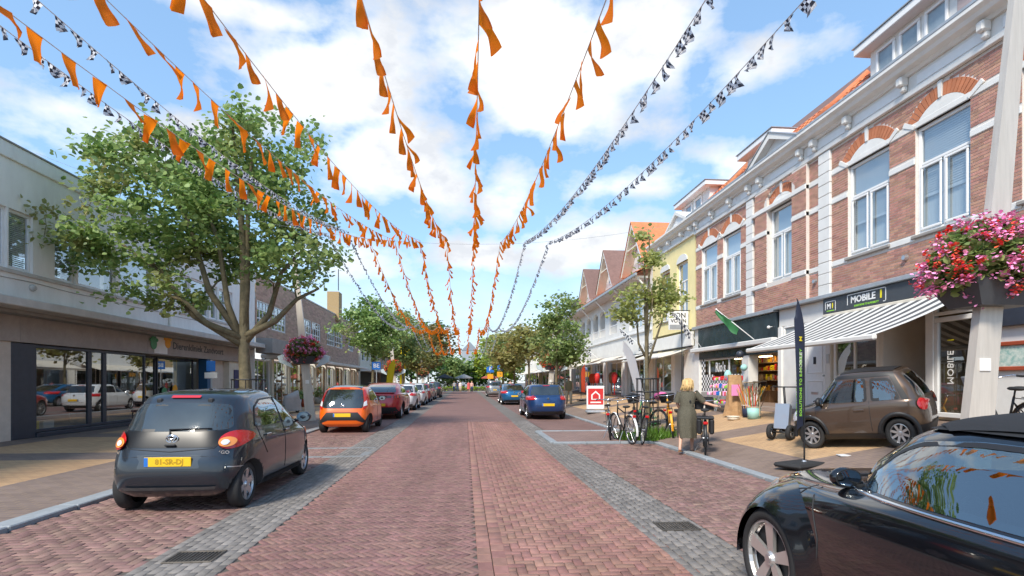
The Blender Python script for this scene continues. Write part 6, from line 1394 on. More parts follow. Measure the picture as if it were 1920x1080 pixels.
    C.patch('soft_top', 'soft_top', root, [(-1.15, -.55), (.2, -.60), (.36, -.5), (.40, 0), (.36, .5), (.2, .60), (-1.15, .55)], 'z', 1, .014, .07)
    C.seam('bonnet_seam', 'dark', root, [(1.0, .78), (1.5, .74), (1.85, .5)], 'z', 1, .005, 0); C.seam('bonnet_seam', 'dark', root, [(1.0, -.78), (1.5, -.74), (1.85, -.5)], 'z', 1, .005, 0)
    mb = MB(); mb.box(-1.2, .85, -.68, .68, .24, .27); mb.build('cabin_floor', 'cabin', root); seats(root, (-.35, -1.15), (-.37, .37), .34); steering(root, .30, .37, .92, .19)
    mb = MB(); mb.prism([(.5, -.66, .6), (.95, -.66, .6), (.92, -.66, .92), (.6, -.66, .98)], (0, 1.32, 0)); mb.build('dashboard', 'cabin', root); mb = MB(); mb.box(-1.4, .8, .76, .78, .3, .9); mb.box(-1.4, .8, -.78, -.76, .3, .9); mb.build('door_lining', 'cabin', root)
    mb = MB(); mb.tube([(1.1, -.6, .955), (.95, .1, .965)], .012, 5); mb.tube([(1.08, -.05, .955), (.95, .6, .965)], .012, 5); mb.build('wipers', 'plastic_black', root)
    text_mesh('wheel_emblem', 'W', .05, 'dark', lambda a, b, e: (1.28 + a, .965 - .0 + e, .335 + b), root, .001) if False else None
mat('rim_two', (.62, .60, .58), .3, .7); glass('glass_beetle', (.6, .78, .78), .26, .7)
beetle()

# -- brown two-seat microcar on the pavement --
MC = [(.20, .20, -1.34, 1.33, .62, 4, 4), (.28, .27, -1.38, 1.40, .69, 4.4, 4), (.45, .45, -1.41, 1.44, .715, 4.6, 4), (.62, .60, -1.41, 1.43, .72, 4.8, 4), (.76, .74, -1.39, 1.36, .715, 5, 3.8), (.86, .80, -1.36, 1.22, .70, 5, 3.8), (.90, .88, -1.33, .86, .67, 5, 4.4),
      (1.12, 1.12, -1.22, .60, .615, 5, 5), (1.36, 1.38, -1.02, .34, .545, 5, 5), (1.42, 1.44, -.92, .22, .48, 4.6, 4.6), (1.45, 1.47, -.6, .0, .3, 4, 4), (1.455, 1.475, -.4, -.1, .1, 3, 3)]
def microcar():
    gz = pz(7.0); root = car_root('brown metallic microcar with black wheel-arch trims parked under the striped awning', 'car', (7.28, 8.35, gz), R(128)); root.rotation_euler = (R(0), R(0), R(128)); C = Car(MC, 110, 9); WZ[0] = .28
    # the car stands across the slope: tilt with it
    nrm = Vector((-SLOPE, 0, 1)).normalized(); fwd = Vector((math.cos(R(MCYAW)), math.sin(R(MCYAW)), 0)); fwd = (fwd - nrm * fwd.dot(nrm)).normalized(); lft = nrm.cross(fwd); mtx = Matrix((fwd, lft, nrm)).transposed().to_4x4(); root.rotation_euler = mtx.to_euler()
    root.location = (MCPOS[0], MCPOS[1], pz(MCPOS[0])); root.scale = (.77, .90, .94)
    wheels = [(-.88, .60), (-.88, -.60), (.92, .60), (.92, -.60)]
    sw = [rounded([(-.98, .91), (-.42, .90), (-.42, 1.32), (-.80, 1.30)], .06), rounded([(-.34, .90), (.72, .90), (.58, 1.06), (.36, 1.30), (-.34, 1.33)], .06)]
    rw = rounded([(-.5, .92), (.5, .92), (.42, 1.33), (-.42, 1.33)], .06)
    holes = [('y', shrink(p, .03), sg, 0) for p in sw for sg in (1, -1)] + [('x', shrink(FRONT(MC), .03), 1, 0), ('x', shrink(rw, .03), -1, 0)]
    C.body('paint_brown', holes, wheels, root, .325)
    for (x, y) in wheels: wheel(root, x, y, .28, .28, .15, 8, 'silver', .66, blade=.022)
    C.patch('windscreen', 'glass_car', root, rounded(FRONT(MC), .06), 'x', 1, .004, .08); C.patch('rear_window', 'glass_car', root, rw, 'x', -1, .004, .08)
    for sg in (1, -1):
        for p in sw: o = C.patch('side_window', 'glass_car', root, p, 'y', sg, .004, .07); ring_patch(C, 'window_frame', 'plastic_black', o, p, .05, 'y', sg)
        C.patch('pillar_trim', 'plastic_black', root, [(-1.12, .90), (-1.0, .90), (-.80, 1.34), (.36, 1.34), (.80, .89), (.86, .90), (.42, 1.40), (-.86, 1.40)], 'y', sg, .005, .05)
        for wx in (-.88, .92):
            mb = MB(); rows = []
            for k in range(21):
                t = R(-4) + R(188) * k / 20
                for j, rr_ in enumerate((.325, .335, .40, .41)):
                    x, z = wx + rr_ * math.cos(t), .28 + rr_ * math.sin(t); hh, nn = C.at(x, z, 'y', sg); y = abs(hh.y) if hh is not None else .62; rows.append((x, sg * (max(y, .66) + (.02 if j in (1, 2) else -.02)), z))
            mb.add(rows, [(k * 4 + j, k * 4 + j + 1, (k + 1) * 4 + j + 1, (k + 1) * 4 + j) for k in range(20) for j in range(3)]); mb.build('arch_trim', 'plastic_black', root, True, fix=True)
        C.patch('sill_trim', 'plastic_black', root, [(-.62, .20), (.62, .20), (.62, .30), (-.62, .30)], 'y', sg, .02, .08); C.seam('door_seam', 'dark', root, [(.72, .32), (.74, .6), (.78, .88)], 'y', sg, .005, 0); C.seam('door_seam', 'dark', root, [(-.38, .34), (-.38, .9)], 'y', sg, .005, 0)
        h, n = C.at(-.16, .74, 'y', sg); mb = MB(); mb.bbox(-.28, -.06, h.y - .01, h.y + sg * .028, .725, .765, .012); mb.build('door_handle', 'paint_brown', root)
        C.patch('headlight', 'lamp_clear', root, [(sg * a, b) for a, b in ell(.53, .66, .10, .10)], 'x', 1, .016, .03); C.patch('tail_lamp', 'lamp_red', root, [(sg * a, b) for a, b in ell(.52, .78, .085, .10)], 'x', -1, .03, .03); C.patch('tail_lamp', 'lamp_red', root, ell(-1.32, .78, .06, .09), 'y', sg, .02, .03)
        h, n = C.at(.80, .58, 'y', sg); C.patch('side_repeater', 'lamp_clear', root, ell(.88, .67, .022, .016, 10), 'y', sg, .008, .02); mirror(C, root, .66, .90, sg, 'plastic_black')
    C.patch('roof_panel', 'plastic_black', root, [(-.85, -.44), (.2, -.46), (.2, .46), (-.85, .44)], 'z', 1, .006, .1); C.patch('bonnet_panel', 'plastic_black', root, [(.90, -.42), (1.2, -.38), (1.2, .38), (.90, .42)], 'z', 1, .006, .08); C.patch('bumper_front', 'plastic_black', root, [(-.66, .22), (.66, .22), (.64, .42), (-.64, .42)], 'x', 1, .01, .08); C.patch('bumper_rear', 'plastic_black', root, [(-.66, .22), (.66, .22), (.64, .42), (-.64, .42)], 'x', -1, .01, .08)
    mb = MB(); mb.tube([(.88, -.2, .93), (.9, .35, .92)], .012, 5); mb.build('wiper', 'plastic_black', root)
    mb = MB(); mb.box(-1.1, .7, -.55, .55, .24, .27); mb.build('cabin_floor', 'cabin', root); seats(root, (-.25,), (-.28, .28), .34); steering(root, .36, .28, .86, .16); mb = MB(); mb.prism([(.42, -.54, .6), (.75, -.54, .6), (.75, -.54, .86), (.5, -.54, .90)], (0, 1.08, 0)); mb.build('dashboard', 'cabin', root)
    return root
MCYAW, MCPOS = 128, (7.50, 9.40)
microcar()
# ------------------------------------------------------------------ bunting
def flag_variant(w, h, seed, cheq=False):
    rg = random.Random(seed); nx, nz = (4, 4) if cheq else (4, 6); V = []; F = []
    amp, sk, tap, ph, roll = rg.uniform(-.05, .05), rg.uniform(-.1, .3), rg.uniform(.12, .5), rg.uniform(0, 6), rg.uniform(-.15, .5)
    for j in range(nz + 1):
        v = j / nz
        for i in range(nx + 1):
            u = i / nx; ww = 1 - (1 - tap) * v; y = (u - .5) * w * ww + sk * w * v; x = amp * math.sin(2.6 * v + ph * u) * v + .03 * math.sin(5 * u + ph) * v ** 1.4
            z = -h * v * (1 - .12 * abs(u - .5)); x, z = x * math.cos(roll) - z * math.sin(roll) * min(1, v * 1.5) * .8, z * math.cos(roll * .8) + x * math.sin(roll)
            V.append((x, y, z))
    for j in range(nz):
        for i in range(nx): F.append((j * (nx + 1) + i, j * (nx + 1) + i + 1, (j + 1) * (nx + 1) + i + 1, (j + 1) * (nx + 1) + i))
    me = bpy.data.meshes.new('chequered_flag' if cheq else 'flag'); me.from_pydata(V, [], F)
    if cheq:
        me.materials.append(M['flag_black']); me.materials.append(M['flag_white'])
        for k, p in enumerate(me.polygons): p.material_index = (k // nx + k % nx) % 2
    else: me.materials.append(M['flag_orange'])
    for p in me.polygons: p.use_smooth = not cheq
    me.update(); return me
FO = [flag_variant(.155, .25, s) for s in range(14)]; FC = [flag_variant(.115, .10, 50 + s, True) for s in range(10)]
mat('cord_white', (.7, .7, .68), .8)
ORD = ('leftmost', 'second', 'third', 'fourth', 'fifth', 'rightmost')
SP = [(-8.0, 15.0, 1.28, 5.5), (15.0, 38.0, 1.15, 5.5), (38.0, 61.0, 1.1, 5.5)]
def garland(name, label, x0, x1, y0, y1, sag, zw, ya, flags, spacing, group, stuff=False, mname='flag_orange'):
    t = thing(name, label, 'bunting', (0, 0, 0), 0, group)
    pos = lambda y: Vector((x0 + (x1 - x0) * (y - y0) / (y1 - y0), y, zw - 4 * sag * ((y - y0) / (y1 - y0)) * (1 - (y - y0) / (y1 - y0))))
    mb = MB(); n = 24; mb.tube([pos(max(ya, y0) + (y1 - max(ya, y0)) * k / n) for k in range(n + 1)], .0045, 4); mb.build('cord', 'cord_white', t)
    y = max(ya, y0) + rnd.uniform(.05, spacing); big = []
    while y < y1 - .1:
        p = pos(y); q = pos(y + .1) - p; pit = math.atan2(q.z, q.y); me = rnd.choice(flags)
        rot = Euler((pit, rnd.gauss(0, .25), -math.atan2(q.x, q.y) + rnd.gauss(0, .12)))
        if not stuff:
            o = link_mesh(me.name.split('.')[0], me, t, p); o.rotation_euler = rot; sc = rnd.uniform(.88, 1.1); o.scale = (sc, sc, sc)
        else:
            Mx = Matrix.Translation(p) @ rot.to_matrix().to_4x4(); big.append((me, Mx))
        y += spacing * rnd.uniform(.8, 1.2)
    if stuff:
        V, F, I = [], [], []
        for me, Mx in big:
            b = len(V); V += [tuple(Mx @ v.co) for v in me.vertices]; F += [tuple(i + b for i in p.vertices) for p in me.polygons]; I += [p.material_index for p in me.polygons]
        m2 = bpy.data.meshes.new('flags'); m2.from_pydata(V, [], F)
        for mm in big[0][0].materials: m2.materials.append(mm)
        m2.polygons.foreach_set('material_index', I); o = link_mesh('flags', m2, t); o['kind'] = 'stuff'
XO = ((-3.75, -2.64), (-3.3, -1.95), (-2.35, -1.25), (-.95, -.51), (-.05, .24), (1.0, .99))
for i, (a, b) in enumerate(XO):
    for k, (y0, y1, sag, zw) in enumerate(SP):
        xa, xb = (a, b) if k == 0 else (b, b); lab = ('%s orange flag garland, its stretch nearest overhead' % ORD[i], '%s orange flag garland, its second stretch down the street' % ORD[i], '%s orange flag garland, its farthest stretch' % ORD[i])[k]
        garland('flag_garland', lab, xa, xb, y0, y1, sag + rnd.uniform(-.12, .12), zw, -3, FO, .30 if k else .31, 'orange flag garlands strung along the street', stuff=(k == 2))
for i, (a, b) in enumerate(((-3.5, -3.75), (-3.2, -3.25), (1.72, 1.69), (2.45, 2.36))):
    for k, (y0, y1, sag, zw) in enumerate(SP):
        xa, xb = (a, b) if k == 0 else (b, b); who = ('outer left', 'inner left', 'inner right', 'outer right')[i]
        garland('chequered_garland', ('%s black and white chequered garland, nearest stretch' % who, '%s black and white chequered garland, second stretch' % who, '%s black and white chequered garland, farthest stretch' % who)[k], xa, xb, y0, y1, sag, zw + (.05 if i > 1 else (.12, .22)[i]), -2, FC, .19, 'chequered garlands strung along the street', stuff=(k > 0))
def cross_wire(y, label):
    t = thing('span_wire', label, 'wire', (0, 0, 0)); mb = MB(); f = lambda x: 5.42 + .018 * (x + .3) ** 2
    mb.tube([(x, y, f(x)) for x in np.linspace(-11.2, 9.6, 25)], .0035, 4); mb.build('cable', 'zinc', t)
    for x in (np.arange(-3.0, -1.2, .2) if y < 20 else ()):
        o = link_mesh('flag', rnd.choice(FO), t, (x, y, f(x))); o.rotation_euler = (0, rnd.gauss(0, .2), R(90) + rnd.gauss(0, .2)); o.scale = (.8, .8, .8)
for y, lab in ((15.0, 'first steel wire across the street carrying the flag garlands'), (38.0, 'second steel wire across the street carrying the flag garlands'), (61.0, 'farthest steel wire across the street carrying the flag garlands')): cross_wire(y, lab)

# ------------------------------------------------------------------ bicycles
def bicycle(label, rear, front, frame='black_metal', basket=None, crate=False, rack=True, lean=0, guard='black_metal', bag=None, lamp=True, step=True):
    """rear, front: wheel contact points (x, y); ground height follows the pavement"""
    rx, ry = rear; fx, fy = front; L = math.hypot(fx - rx, fy - ry); k = 1.12
    zr, zf = (pz(rx) if rx > 4.95 else .03), (pz(fx) if fx > 4.95 else .03)
    t = thing('bicycle', label, 'bicycle', (rx, ry, zr)); f = Vector((fx - rx, fy - ry, 0)).normalized(); fwd = (f * L + Vector((0, 0, zf - zr))).normalized(); lft = Vector((0, 0, 1)).cross(fwd).normalized(); up = fwd.cross(lft)
    up = (up * math.cos(lean) + lft * math.sin(lean)).normalized(); lft = up.cross(fwd); t.rotation_euler = Matrix((fwd, lft, up)).transposed().to_euler()
    r = .345
    def wl(x, nm):
        mb = MB(); mb.tube([(x + r * math.cos(a), 0, r + r * math.sin(a)) for a in np.linspace(0, 6.2832, 37)[:-1]], .02, 6, closed=True); o = mb.build('wheel', 'rubber', t, True)
        mb = MB(); mb.tube([(x + (r - .025) * math.cos(a), 0, r + (r - .025) * math.sin(a)) for a in np.linspace(0, 6.2832, 37)[:-1]], .011, 5, closed=True); mb.build('rim', 'silver', o, True)
        mb = MB()
        for q in range(16): a = q * math.pi / 8; mb.tube([(x + .03 * math.cos(a + 1.2), .02 * (1 if q % 2 else -1), r + .03 * math.sin(a + 1.2)), (x + (r - .02) * math.cos(a), 0, r + (r - .02) * math.sin(a))], .0022, 3, False)
        mb.tube([(x, -.05, r), (x, .05, r)], .022, 8); s_ = mb.build('spokes', 'silver', o); s_['kind'] = 'stuff'
        g = MB(); A0, A1 = (R(20), R(200)) if nm == 'r' else (R(30), R(170)); rows = []
        for a in np.linspace(A0, A1, 16):
            for yy, dr in ((-.028, .03), (0, .045), (.028, .03)): rows.append((x + (r + dr) * math.cos(a), yy, r + (r + dr) * math.sin(a)))
        g.add(rows, [(i * 3 + j, i * 3 + j + 1, (i + 1) * 3 + j + 1, (i + 1) * 3 + j) for i in range(15) for j in range(2)]); g.build('mudguard', guard, t, True)
    wl(0, 'r'); wl(L, 'f')
    bb = (.46, 0, .29); st = (.30, 0, .78); hd0 = (L - .22, 0, .70); hd1 = (L - .28, 0, .95); mb = MB()
    mb.tube([bb, st], .017, 8); mb.tube([hd0, hd1], .019, 8)
    if step: mb.tube([hd0, (L - .35, 0, .48), bb], .021, 8)
    else: mb.tube([hd0, bb], .019, 8); mb.tube([(L - .26, 0, .86), (.31, 0, .74)], .017, 8)
    for s_ in (-1, 1): mb.tube([bb, (0, s_ * .06, r)], .010, 6); mb.tube([(.32, 0, .70), (0, s_ * .06, r)], .008, 6); mb.tube([hd0, (L - .12, s_ * .05, .55), (L, s_ * .055, r)], .011, 6)
    mb.build('frame', frame, t, True)
    mb = MB(); mb.tube([hd1, (L - .29, 0, 1.04)], .014, 6); mb.tube([(L - .52, -.30, 1.06), (L - .36, -.27, 1.08), (L - .27, -.1, 1.05), (L - .27, .1, 1.05), (L - .36, .27, 1.08), (L - .52, .30, 1.06)], .012, 6); mb.build('handlebar', 'chrome', t, True)
    for s_ in (-1, 1): mb = MB(); mb.tube([(L - .54, s_ * .30, 1.06), (L - .42, s_ * .285, 1.07)], .018, 8); mb.build('grip', 'rubber', t)
    mb = MB(); mb.tube([st, (.27, 0, .88)], .013, 6); mb.ball((.20, 0, .91), (.13, .09, .035), 12, 6); mb.ball((.32, 0, .905), (.09, .04, .03), 10, 6); mb.build('saddle', 'rubber', t, True)
    mb = MB(); mb.lathe([(.09, -.005), (.095, .005)], (.46, -.06, .29), 'Y', 20); mb.tube([(.46, -.07, .29), (.50, -.08, .13)], .009, 5); mb.tube([(.46, .07, .29), (.42, .08, .45)], .009, 5); mb.bbox(.45, .55, -.16, -.08, .115, .135, .006); mb.bbox(.37, .47, .08, .16, .44, .46, .006); mb.build('crank', 'black_metal', t)
    C = MB(); C.prism([(-.02, -.075, .30), (.5, -.075, .22), (.56, -.075, .30), (.5, -.075, .36), (.0, -.075, .39)], (0, .02, 0)); C.build('chain_case', guard, t)
    if rack:
        mb = MB()
        for s_ in (-1, 1): mb.tube([(-.22, s_ * .06, .76), (.24, s_ * .06, .77)], .007, 5); mb.tube([(-.12, s_ * .06, .76), (0, s_ * .065, r)], .006, 5)
        for x in (-.2, -.05, .1): mb.tube([(x, -.06, .763), (x, .06, .763)], .006, 5)
        mb.build('rack', 'black_metal', t)
    if lamp: mb = MB(); mb.bbox(-.265, -.235, -.045, .045, .66, .72, .01); mb.build('rear_light', 'lamp_red', t)
    if bag: mb = MB(); mb.bbox(-.2, .12, -.17, -.07, .45, .76, .03); mb.bbox(-.2, .12, .07, .17, .45, .76, .03); mb.bbox(-.2, .12, -.17, .17, .765, .80, .02); mb.build('panniers', bag, t)
    if crate:
        mb = MB(); a, b, c0, c1 = L - .22, L + .2, -.2, .2
        for (x0, x1, y0, y1) in ((a, b, c0, c0 + .015), (a, b, c1 - .015, c1), (a, a + .015, c0, c1), (b - .015, b, c0, c1)): mb.box(x0, x1, y0, y1, .86, 1.10)
        mb.box(a, b, c0, c1, .85, .865); mb.build('crate', 'plastic_black', t)
    if basket:
        mb = MB(); mb.lathe([(.14, 0), (.19, .24), (.18, .24), (.13, .01), (0, .01)], (L - .02, 0, .84), 'Z', 14, sy=1.2); mb.build('basket', basket, t)
    mb = MB(); mb.tube([(.42, .05, .28), (.36, .2, -.0)], .009, 5); mb.build('kickstand', 'silver', t)
    return t
bicycle('grey city bicycle with black front crate that the woman is pushing', (5.0, 10.75), (5.42, 11.72), 'steel', crate=True, guard='black_metal', bag='plastic_black')
bicycle('black and silver bicycle nearest the kerb, left of the tree guard', (4.12, 12.9), (4.02, 13.95), 'black_metal', guard='white_clean', basket=None, step=False, lean=R(4), bag=None)
bicycle('dark bicycle leaning close against the tree guard', (4.36, 12.85), (4.55, 13.85), 'black_metal', lean=R(-7), guard='black_metal')
bicycle('white framed bicycle leftmost behind the parked pair', (3.85, 13.9), (4.15, 14.9), 'white_clean', lean=R(5), guard='black_metal')
bicycle('orange framed bicycle behind the grass tuft', (5.42, 13.55), (5.75, 14.55), 'orange_sign', lean=R(6), guard='orange_sign', crate=False, basket='black_metal')
bicycle('dark green bicycle half hidden behind the young tree', (5.3, 14.3), (4.95, 15.3), 'green_paint', lean=R(-5))
bicycle('black bicycle behind the white leaning banner', (5.0, 15.2), (5.3, 16.2), 'black_metal', lean=R(5), basket='black_metal')
bicycle('black bicycle by the far right white banner poles', (5.3, 47), (5.5, 48), 'black_metal', lean=R(5))
bicycle('black bicycle at the white wall behind the steel post', (8.3, 7.1), (8.5, 8.1), 'black_metal', lean=R(5), basket='zinc')
# pink saddle cover bag
mb = MB(); mb.ball((0, 0, 0), (.22, .16, .12), 14, 8, .05); tag(mb.build('saddle_bag', 'pink', None, True, (5.62, 14.9, pz(5.62) + 1.02)), 'bright pink cover on the bicycle behind the woman', 'bag')

# ------------------------------------------------------------------ people
def skin_body(name, joints, edges, m, parent, sub=2):
    me = bpy.data.meshes.new(name); me.from_pydata([j[0] for j in joints], edges, []); o = bpy.data.objects.new(name, me); COL.objects.link(o)
    o.modifiers.new('s', 'SKIN'); sv = me.skin_vertices[0].data
    for i, j in enumerate(joints):
        r = j[1]; sv[i].radius = (r, r) if not isinstance(r, tuple) else r
    sv[0].use_root = True
    sb = o.modifiers.new('u', 'SUBSURF'); sb.levels = sub; sb.render_levels = sub
    dg = bpy.context.evaluated_depsgraph_get(); nm = bpy.data.meshes.new_from_object(o.evaluated_get(dg)); bpy.data.objects.remove(o); nm.materials.clear(); nm.materials.append(M[m])
    for p in nm.polygons: p.use_smooth = True; p.material_index = 0
    return link_mesh(name, nm, parent)
def loft(name, m, parent, rings, n=28, fold=0., smooth=True, kf=7, ph=0):
    """rings: (centre, rx, ry, rot); fold adds cloth pleats that grow towards the hem"""
    mb = MB(); V = []; k = len(rings)
    for i, (c, rx, ry, rot) in enumerate(rings):
        for j in range(n):
            a = 2 * math.pi * j / n; q = 1 + fold * (i / (k - 1)) ** 1.5 * math.sin(kf * a + ph + i * .35); x, y = rx * q * math.cos(a), ry * q * math.sin(a); V.append((c[0] + x * math.cos(rot) - y * math.sin(rot), c[1] + x * math.sin(rot) + y * math.cos(rot), c[2]))
    mb.add(V, [(i * n + j, i * n + (j + 1) % n, (i + 1) * n + (j + 1) % n, (i + 1) * n + j) for i in range(k - 1) for j in range(n)]); return mb.build(name, m, parent, smooth)
def woman():
    # local frame: y is the way she walks, x to her right
    t = thing('person', 'blond woman in an olive patterned dress, seen from behind, pushing a bicycle', 'person', (4.83, 11.3, .03), R(-28)); t.rotation_euler = (R(-5), 0, R(-28))
    J = [((0, 0, .86), .10), ((0, .01, 1.0), .105), ((0, .02, 1.16), .115), ((0, .02, 1.29), .10), ((0, .03, 1.37), .045), ((0, .05, 1.43), .052), ((0, .06, 1.50), .085), ((0, .055, 1.57), .075),
         ((-.15, .02, 1.28), .05), ((-.22, .04, 1.07), .038), ((-.16, .20, .93), .030), ((-.13, .26, .91), .024),          # left arm, bent in front
         ((.16, .03, 1.28), .05), ((.33, .12, 1.10), .038), ((.56, .20, 1.03), .030), ((.63, .225, 1.025), .024),            # right arm reaching to the handlebar
         ((-.085, -.02, .80), .085), ((-.10, -.10, .46), .055), ((-.11, -.27, .12), .033), ((-.11, -.29, .045), .036), ((-.11, -.18, .025), .024),
         ((.085, .04, .80), .085), ((.10, .16, .46), .055), ((.10, .16, .12), .033), ((.10, .15, .045), .036), ((.10, .27, .02), .024)]
    E_ = [(0, 1), (1, 2), (2, 3), (3, 4), (4, 5), (5, 6), (6, 7), (3, 8), (8, 9), (9, 10), (10, 11), (3, 12), (12, 13), (13, 14), (14, 15), (0, 16), (16, 17), (17, 18), (18, 19), (19, 20), (0, 21), (21, 22), (22, 23), (23, 24), (24, 25)]
    # fingers closing on the grip
    for base, hand in ((15, (.63, .225, 1.025)), (11, (-.13, .26, .91))):
        for q in range(4):
            b = len(J); s_ = (q - 1.5) * .017; J += [((hand[0] + .035, hand[1] + s_, hand[2] + .006), .008), ((hand[0] + .06 - .004 * abs(q - 1), hand[1] + s_, hand[2] - .018), .0075), ((hand[0] + .045, hand[1] + s_, hand[2] - .04), .007)]; E_ += [(base, b), (b, b + 1), (b + 1, b + 2)]
        b = len(J); J += [((hand[0] + .01, hand[1] - .04, hand[2] - .005), .009), ((hand[0] + .035, hand[1] - .045, hand[2] - .03), .008)]; E_ += [(base, b), (b, b + 1)]
    skin_body('body', J, E_, 'skin', t)
    loft('dress', 'dress', t, [((0, .025, 1.355), .075, .06, 0), ((0, .02, 1.325), .155, .085, 0), ((0, .02, 1.27), .195, .118, 0), ((0, .02, 1.16), .178, .13, 0), ((0, .015, 1.04), .148, .118, 0), ((0, .01, .98), .152, .122, 0), ((0, 0, .86), .195, .165, 0), ((0, -.01, .72), .205, .185, 0), ((0, -.02, .55), .20, .22, .1), ((.01, -.03, .40), .195, .24, .15), ((.01, -.04, .30), .19, .25, .2)], 36, .09, kf=6)
    loft('belt', 'dress', t, [((0, .012, 1.035), .153, .123, 0), ((0, .012, 1.005), .155, .125, 0)], 24)
    for s_, P in ((-1, [((-.15, .02, 1.31), (-.20, .03, 1.2), (-.225, .04, 1.08))]), (1, [((.15, .02, 1.31), (.245, .07, 1.21), (.33, .115, 1.12))])):
        mb = MB(); mb.tube(P[0], [.078, .075, .07], 12, False); mb.build('sleeve', 'dress', t, True)
    mb = MB(); rg = random.Random(3)
    mb.ball((0, .035, 1.535), (.098, .105, .105), 16, 12, .02)
    for k in range(90):
        a = R(150) + R(240) * ((k * 37) % 90) / 90; r = .086; x, y = r * math.cos(a), .035 + r * math.sin(a) * 1.05; l = rg.uniform(.20, .27)
        w_ = rg.uniform(.95, 1.25); mb.tube([(x * .5, .035 + (y - .035) * .5, 1.63), (x * w_, .035 + (y - .035) * w_, 1.57 + rg.gauss(0, .01)), (x * 1.16 * w_, .035 + (y - .035) * 1.14 * w_, 1.47), (x * 1.1 + rg.gauss(0, .03), y + rg.gauss(-.02, .025), 1.60 - l)], [.016, .018, .014, .003], 5)
    mb.build('hair', 'hair_blond', t, True)
    mb = MB(); mb.ball((0, .148, 1.515), (.014, .02, .018), 8, 6)
    for s_ in (-1, 1): mb.ball((s_ * .088, .06, 1.51), (.014, .02, .03), 8, 6)
    mb.build('nose_and_ears', 'skin', t, True); mb = MB()
    for s_ in (-1, 1): mb.ball((s_ * .03, .138, 1.535), (.011, .008, .007), 8, 6)
    mb.build('eyes', 'white_clean', t, True); mb = MB(); mb.ball((0, .137, 1.475), (.024, .008, .007), 8, 6); mb.build('lips', 'petal_orange', t, True)
    for x, y in ((-.11, -.235), (.10, .21)): mb = MB(); mb.bbox(x - .042, x + .042, y - .12, y + .12, -.005 if y > 0 else 0, .016, .008); mb.tube([(x - .04, y + .03, .015), (x, y + .035, .06), (x + .04, y + .03, .015)], .008, 5); mb.build('sandal', 'wood', t)
woman()
for o in bpy.data.objects['person'].children:        # she leans into the push
    for v in o.data.vertices:
        if v.co.z > .85: v.co.y += (v.co.z - .85) * .26
    o.data.update()
def walker(label, x, y, top, legs, hair='hair_dark', h=1.7, face=180, step=.18, dress=False):
    t = thing('person', label, 'person', (x, y, 0.03 if x < 4.95 else pz(x)), R(face)); k = h / 1.7
    J = [((0, 0, .93), .12), ((0, 0, 1.12), .125), ((0, 0, 1.36), .12), ((0, .01, 1.46), .05), ((0, .02, 1.54), .075), ((0, .02, 1.63), .08), ((-.19, 0, 1.38), .055), ((-.25, .03, 1.12), .042), ((-.24, .10, .90), .033), ((.19, 0, 1.38), .055), ((.25, -.02, 1.12), .042), ((.25, .04, .90), .033), ((-.09, 0, .86), .10), ((-.10, step, .48), .065), ((-.10, step * .9, .08), .042), ((-.10, step + .12, .03), .03), ((.09, 0, .86), .10), ((.10, -step * .3, .48), .065), ((.10, -step, .10), .042), ((.10, -step + .1, .03), .03)]
    J = [((p[0] * k, p[1] * k, p[2] * k), r * k) for p, r in J]
    skin_body('body', J, [(0, 1), (1, 2), (2, 3), (3, 4), (4, 5), (2, 6), (6, 7), (7, 8), (2, 9), (9, 10), (10, 11), (0, 12), (12, 13), (13, 14), (14, 15), (0, 16), (16, 17), (17, 18), (18, 19)], 'skin', t, 1)
    loft('top', top, t, [((0, 0, 1.47 * k), .07 * k, .06 * k, 0), ((0, 0, 1.41 * k), .22 * k, .13 * k, 0), ((0, 0, 1.2 * k), .21 * k, .15 * k, 0), ((0, 0, .88 * k), .20 * k, .16 * k, 0)], 16)
    if dress: loft('skirt', top, t, [((0, 0, .95 * k), .2 * k, .16 * k, 0), ((0, 0, .5 * k), .28 * k, .26 * k, 0)], 16, .06)
    else:
        for s_, yy in ((-1, step), (1, -step)): mb = MB(); mb.tube([(s_ * .09 * k, 0, .92 * k), (s_ * .10 * k, yy * (1 if s_ < 0 else .3) * k, .48 * k), (s_ * .10 * k, yy * k, .12 * k)], [.115 * k, .085 * k, .065 * k], 8); mb.build('trouser_leg', legs, t, True)
    mb = MB(); mb.ball((0, -.01, 1.645 * k), (.1 * k, .105 * k, .09 * k), 10, 7); mb.build('hair', hair, t, True)
    return t
mat('shirt_white', (.75, .74, .72), .8); mat('shirt_navy', (.03, .04, .09), .8); mat('shirt_red', (.62, .10, .10), .8); mat('shirt_pink', (.72, .42, .36), .8); mat('shirt_olive', (.2, .18, .1), .8); mat('jeans', (.05, .08, .16), .85); mat('beige_trousers', (.5, .42, .3), .85)
for a in (('walker in white top and dark trousers at the far left of the group', -1.75, 86, 'shirt_white', 'jeans', 'hair_blond', 1.7), ('walker in navy jacket between two pale-dressed walkers', -1.2, 85, 'shirt_navy', 'jeans'), ('walker in white shirt and beige trousers in the far group', -.75, 84, 'shirt_white', 'beige_trousers'), ('walker in a red dress in the middle of the far road', .55, 83, 'shirt_red', 'jeans', 'hair_dark', 1.68, 180, .15, True), ('walker in pale shirt right of the red dress', 1.05, 84, 'shirt_pink', 'jeans', 'hair_blond'), ('walker in olive on the pavement behind the navy hatchback', 6.0, 30.6, 'shirt_olive', 'beige_trousers'), ('pedestrian in white by the far left shops', -7.6, 62, 'shirt_white', 'jeans'), ('pedestrian in red by the far left shops', -7.0, 70, 'shirt_red', 'jeans'), ('pedestrian in navy beside the far right shops', 6.6, 55, 'shirt_navy', 'beige_trousers'), ('pedestrian with dark hair at the far right kerb', 5.6, 66, 'shirt_pink', 'jeans')): walker(*a)

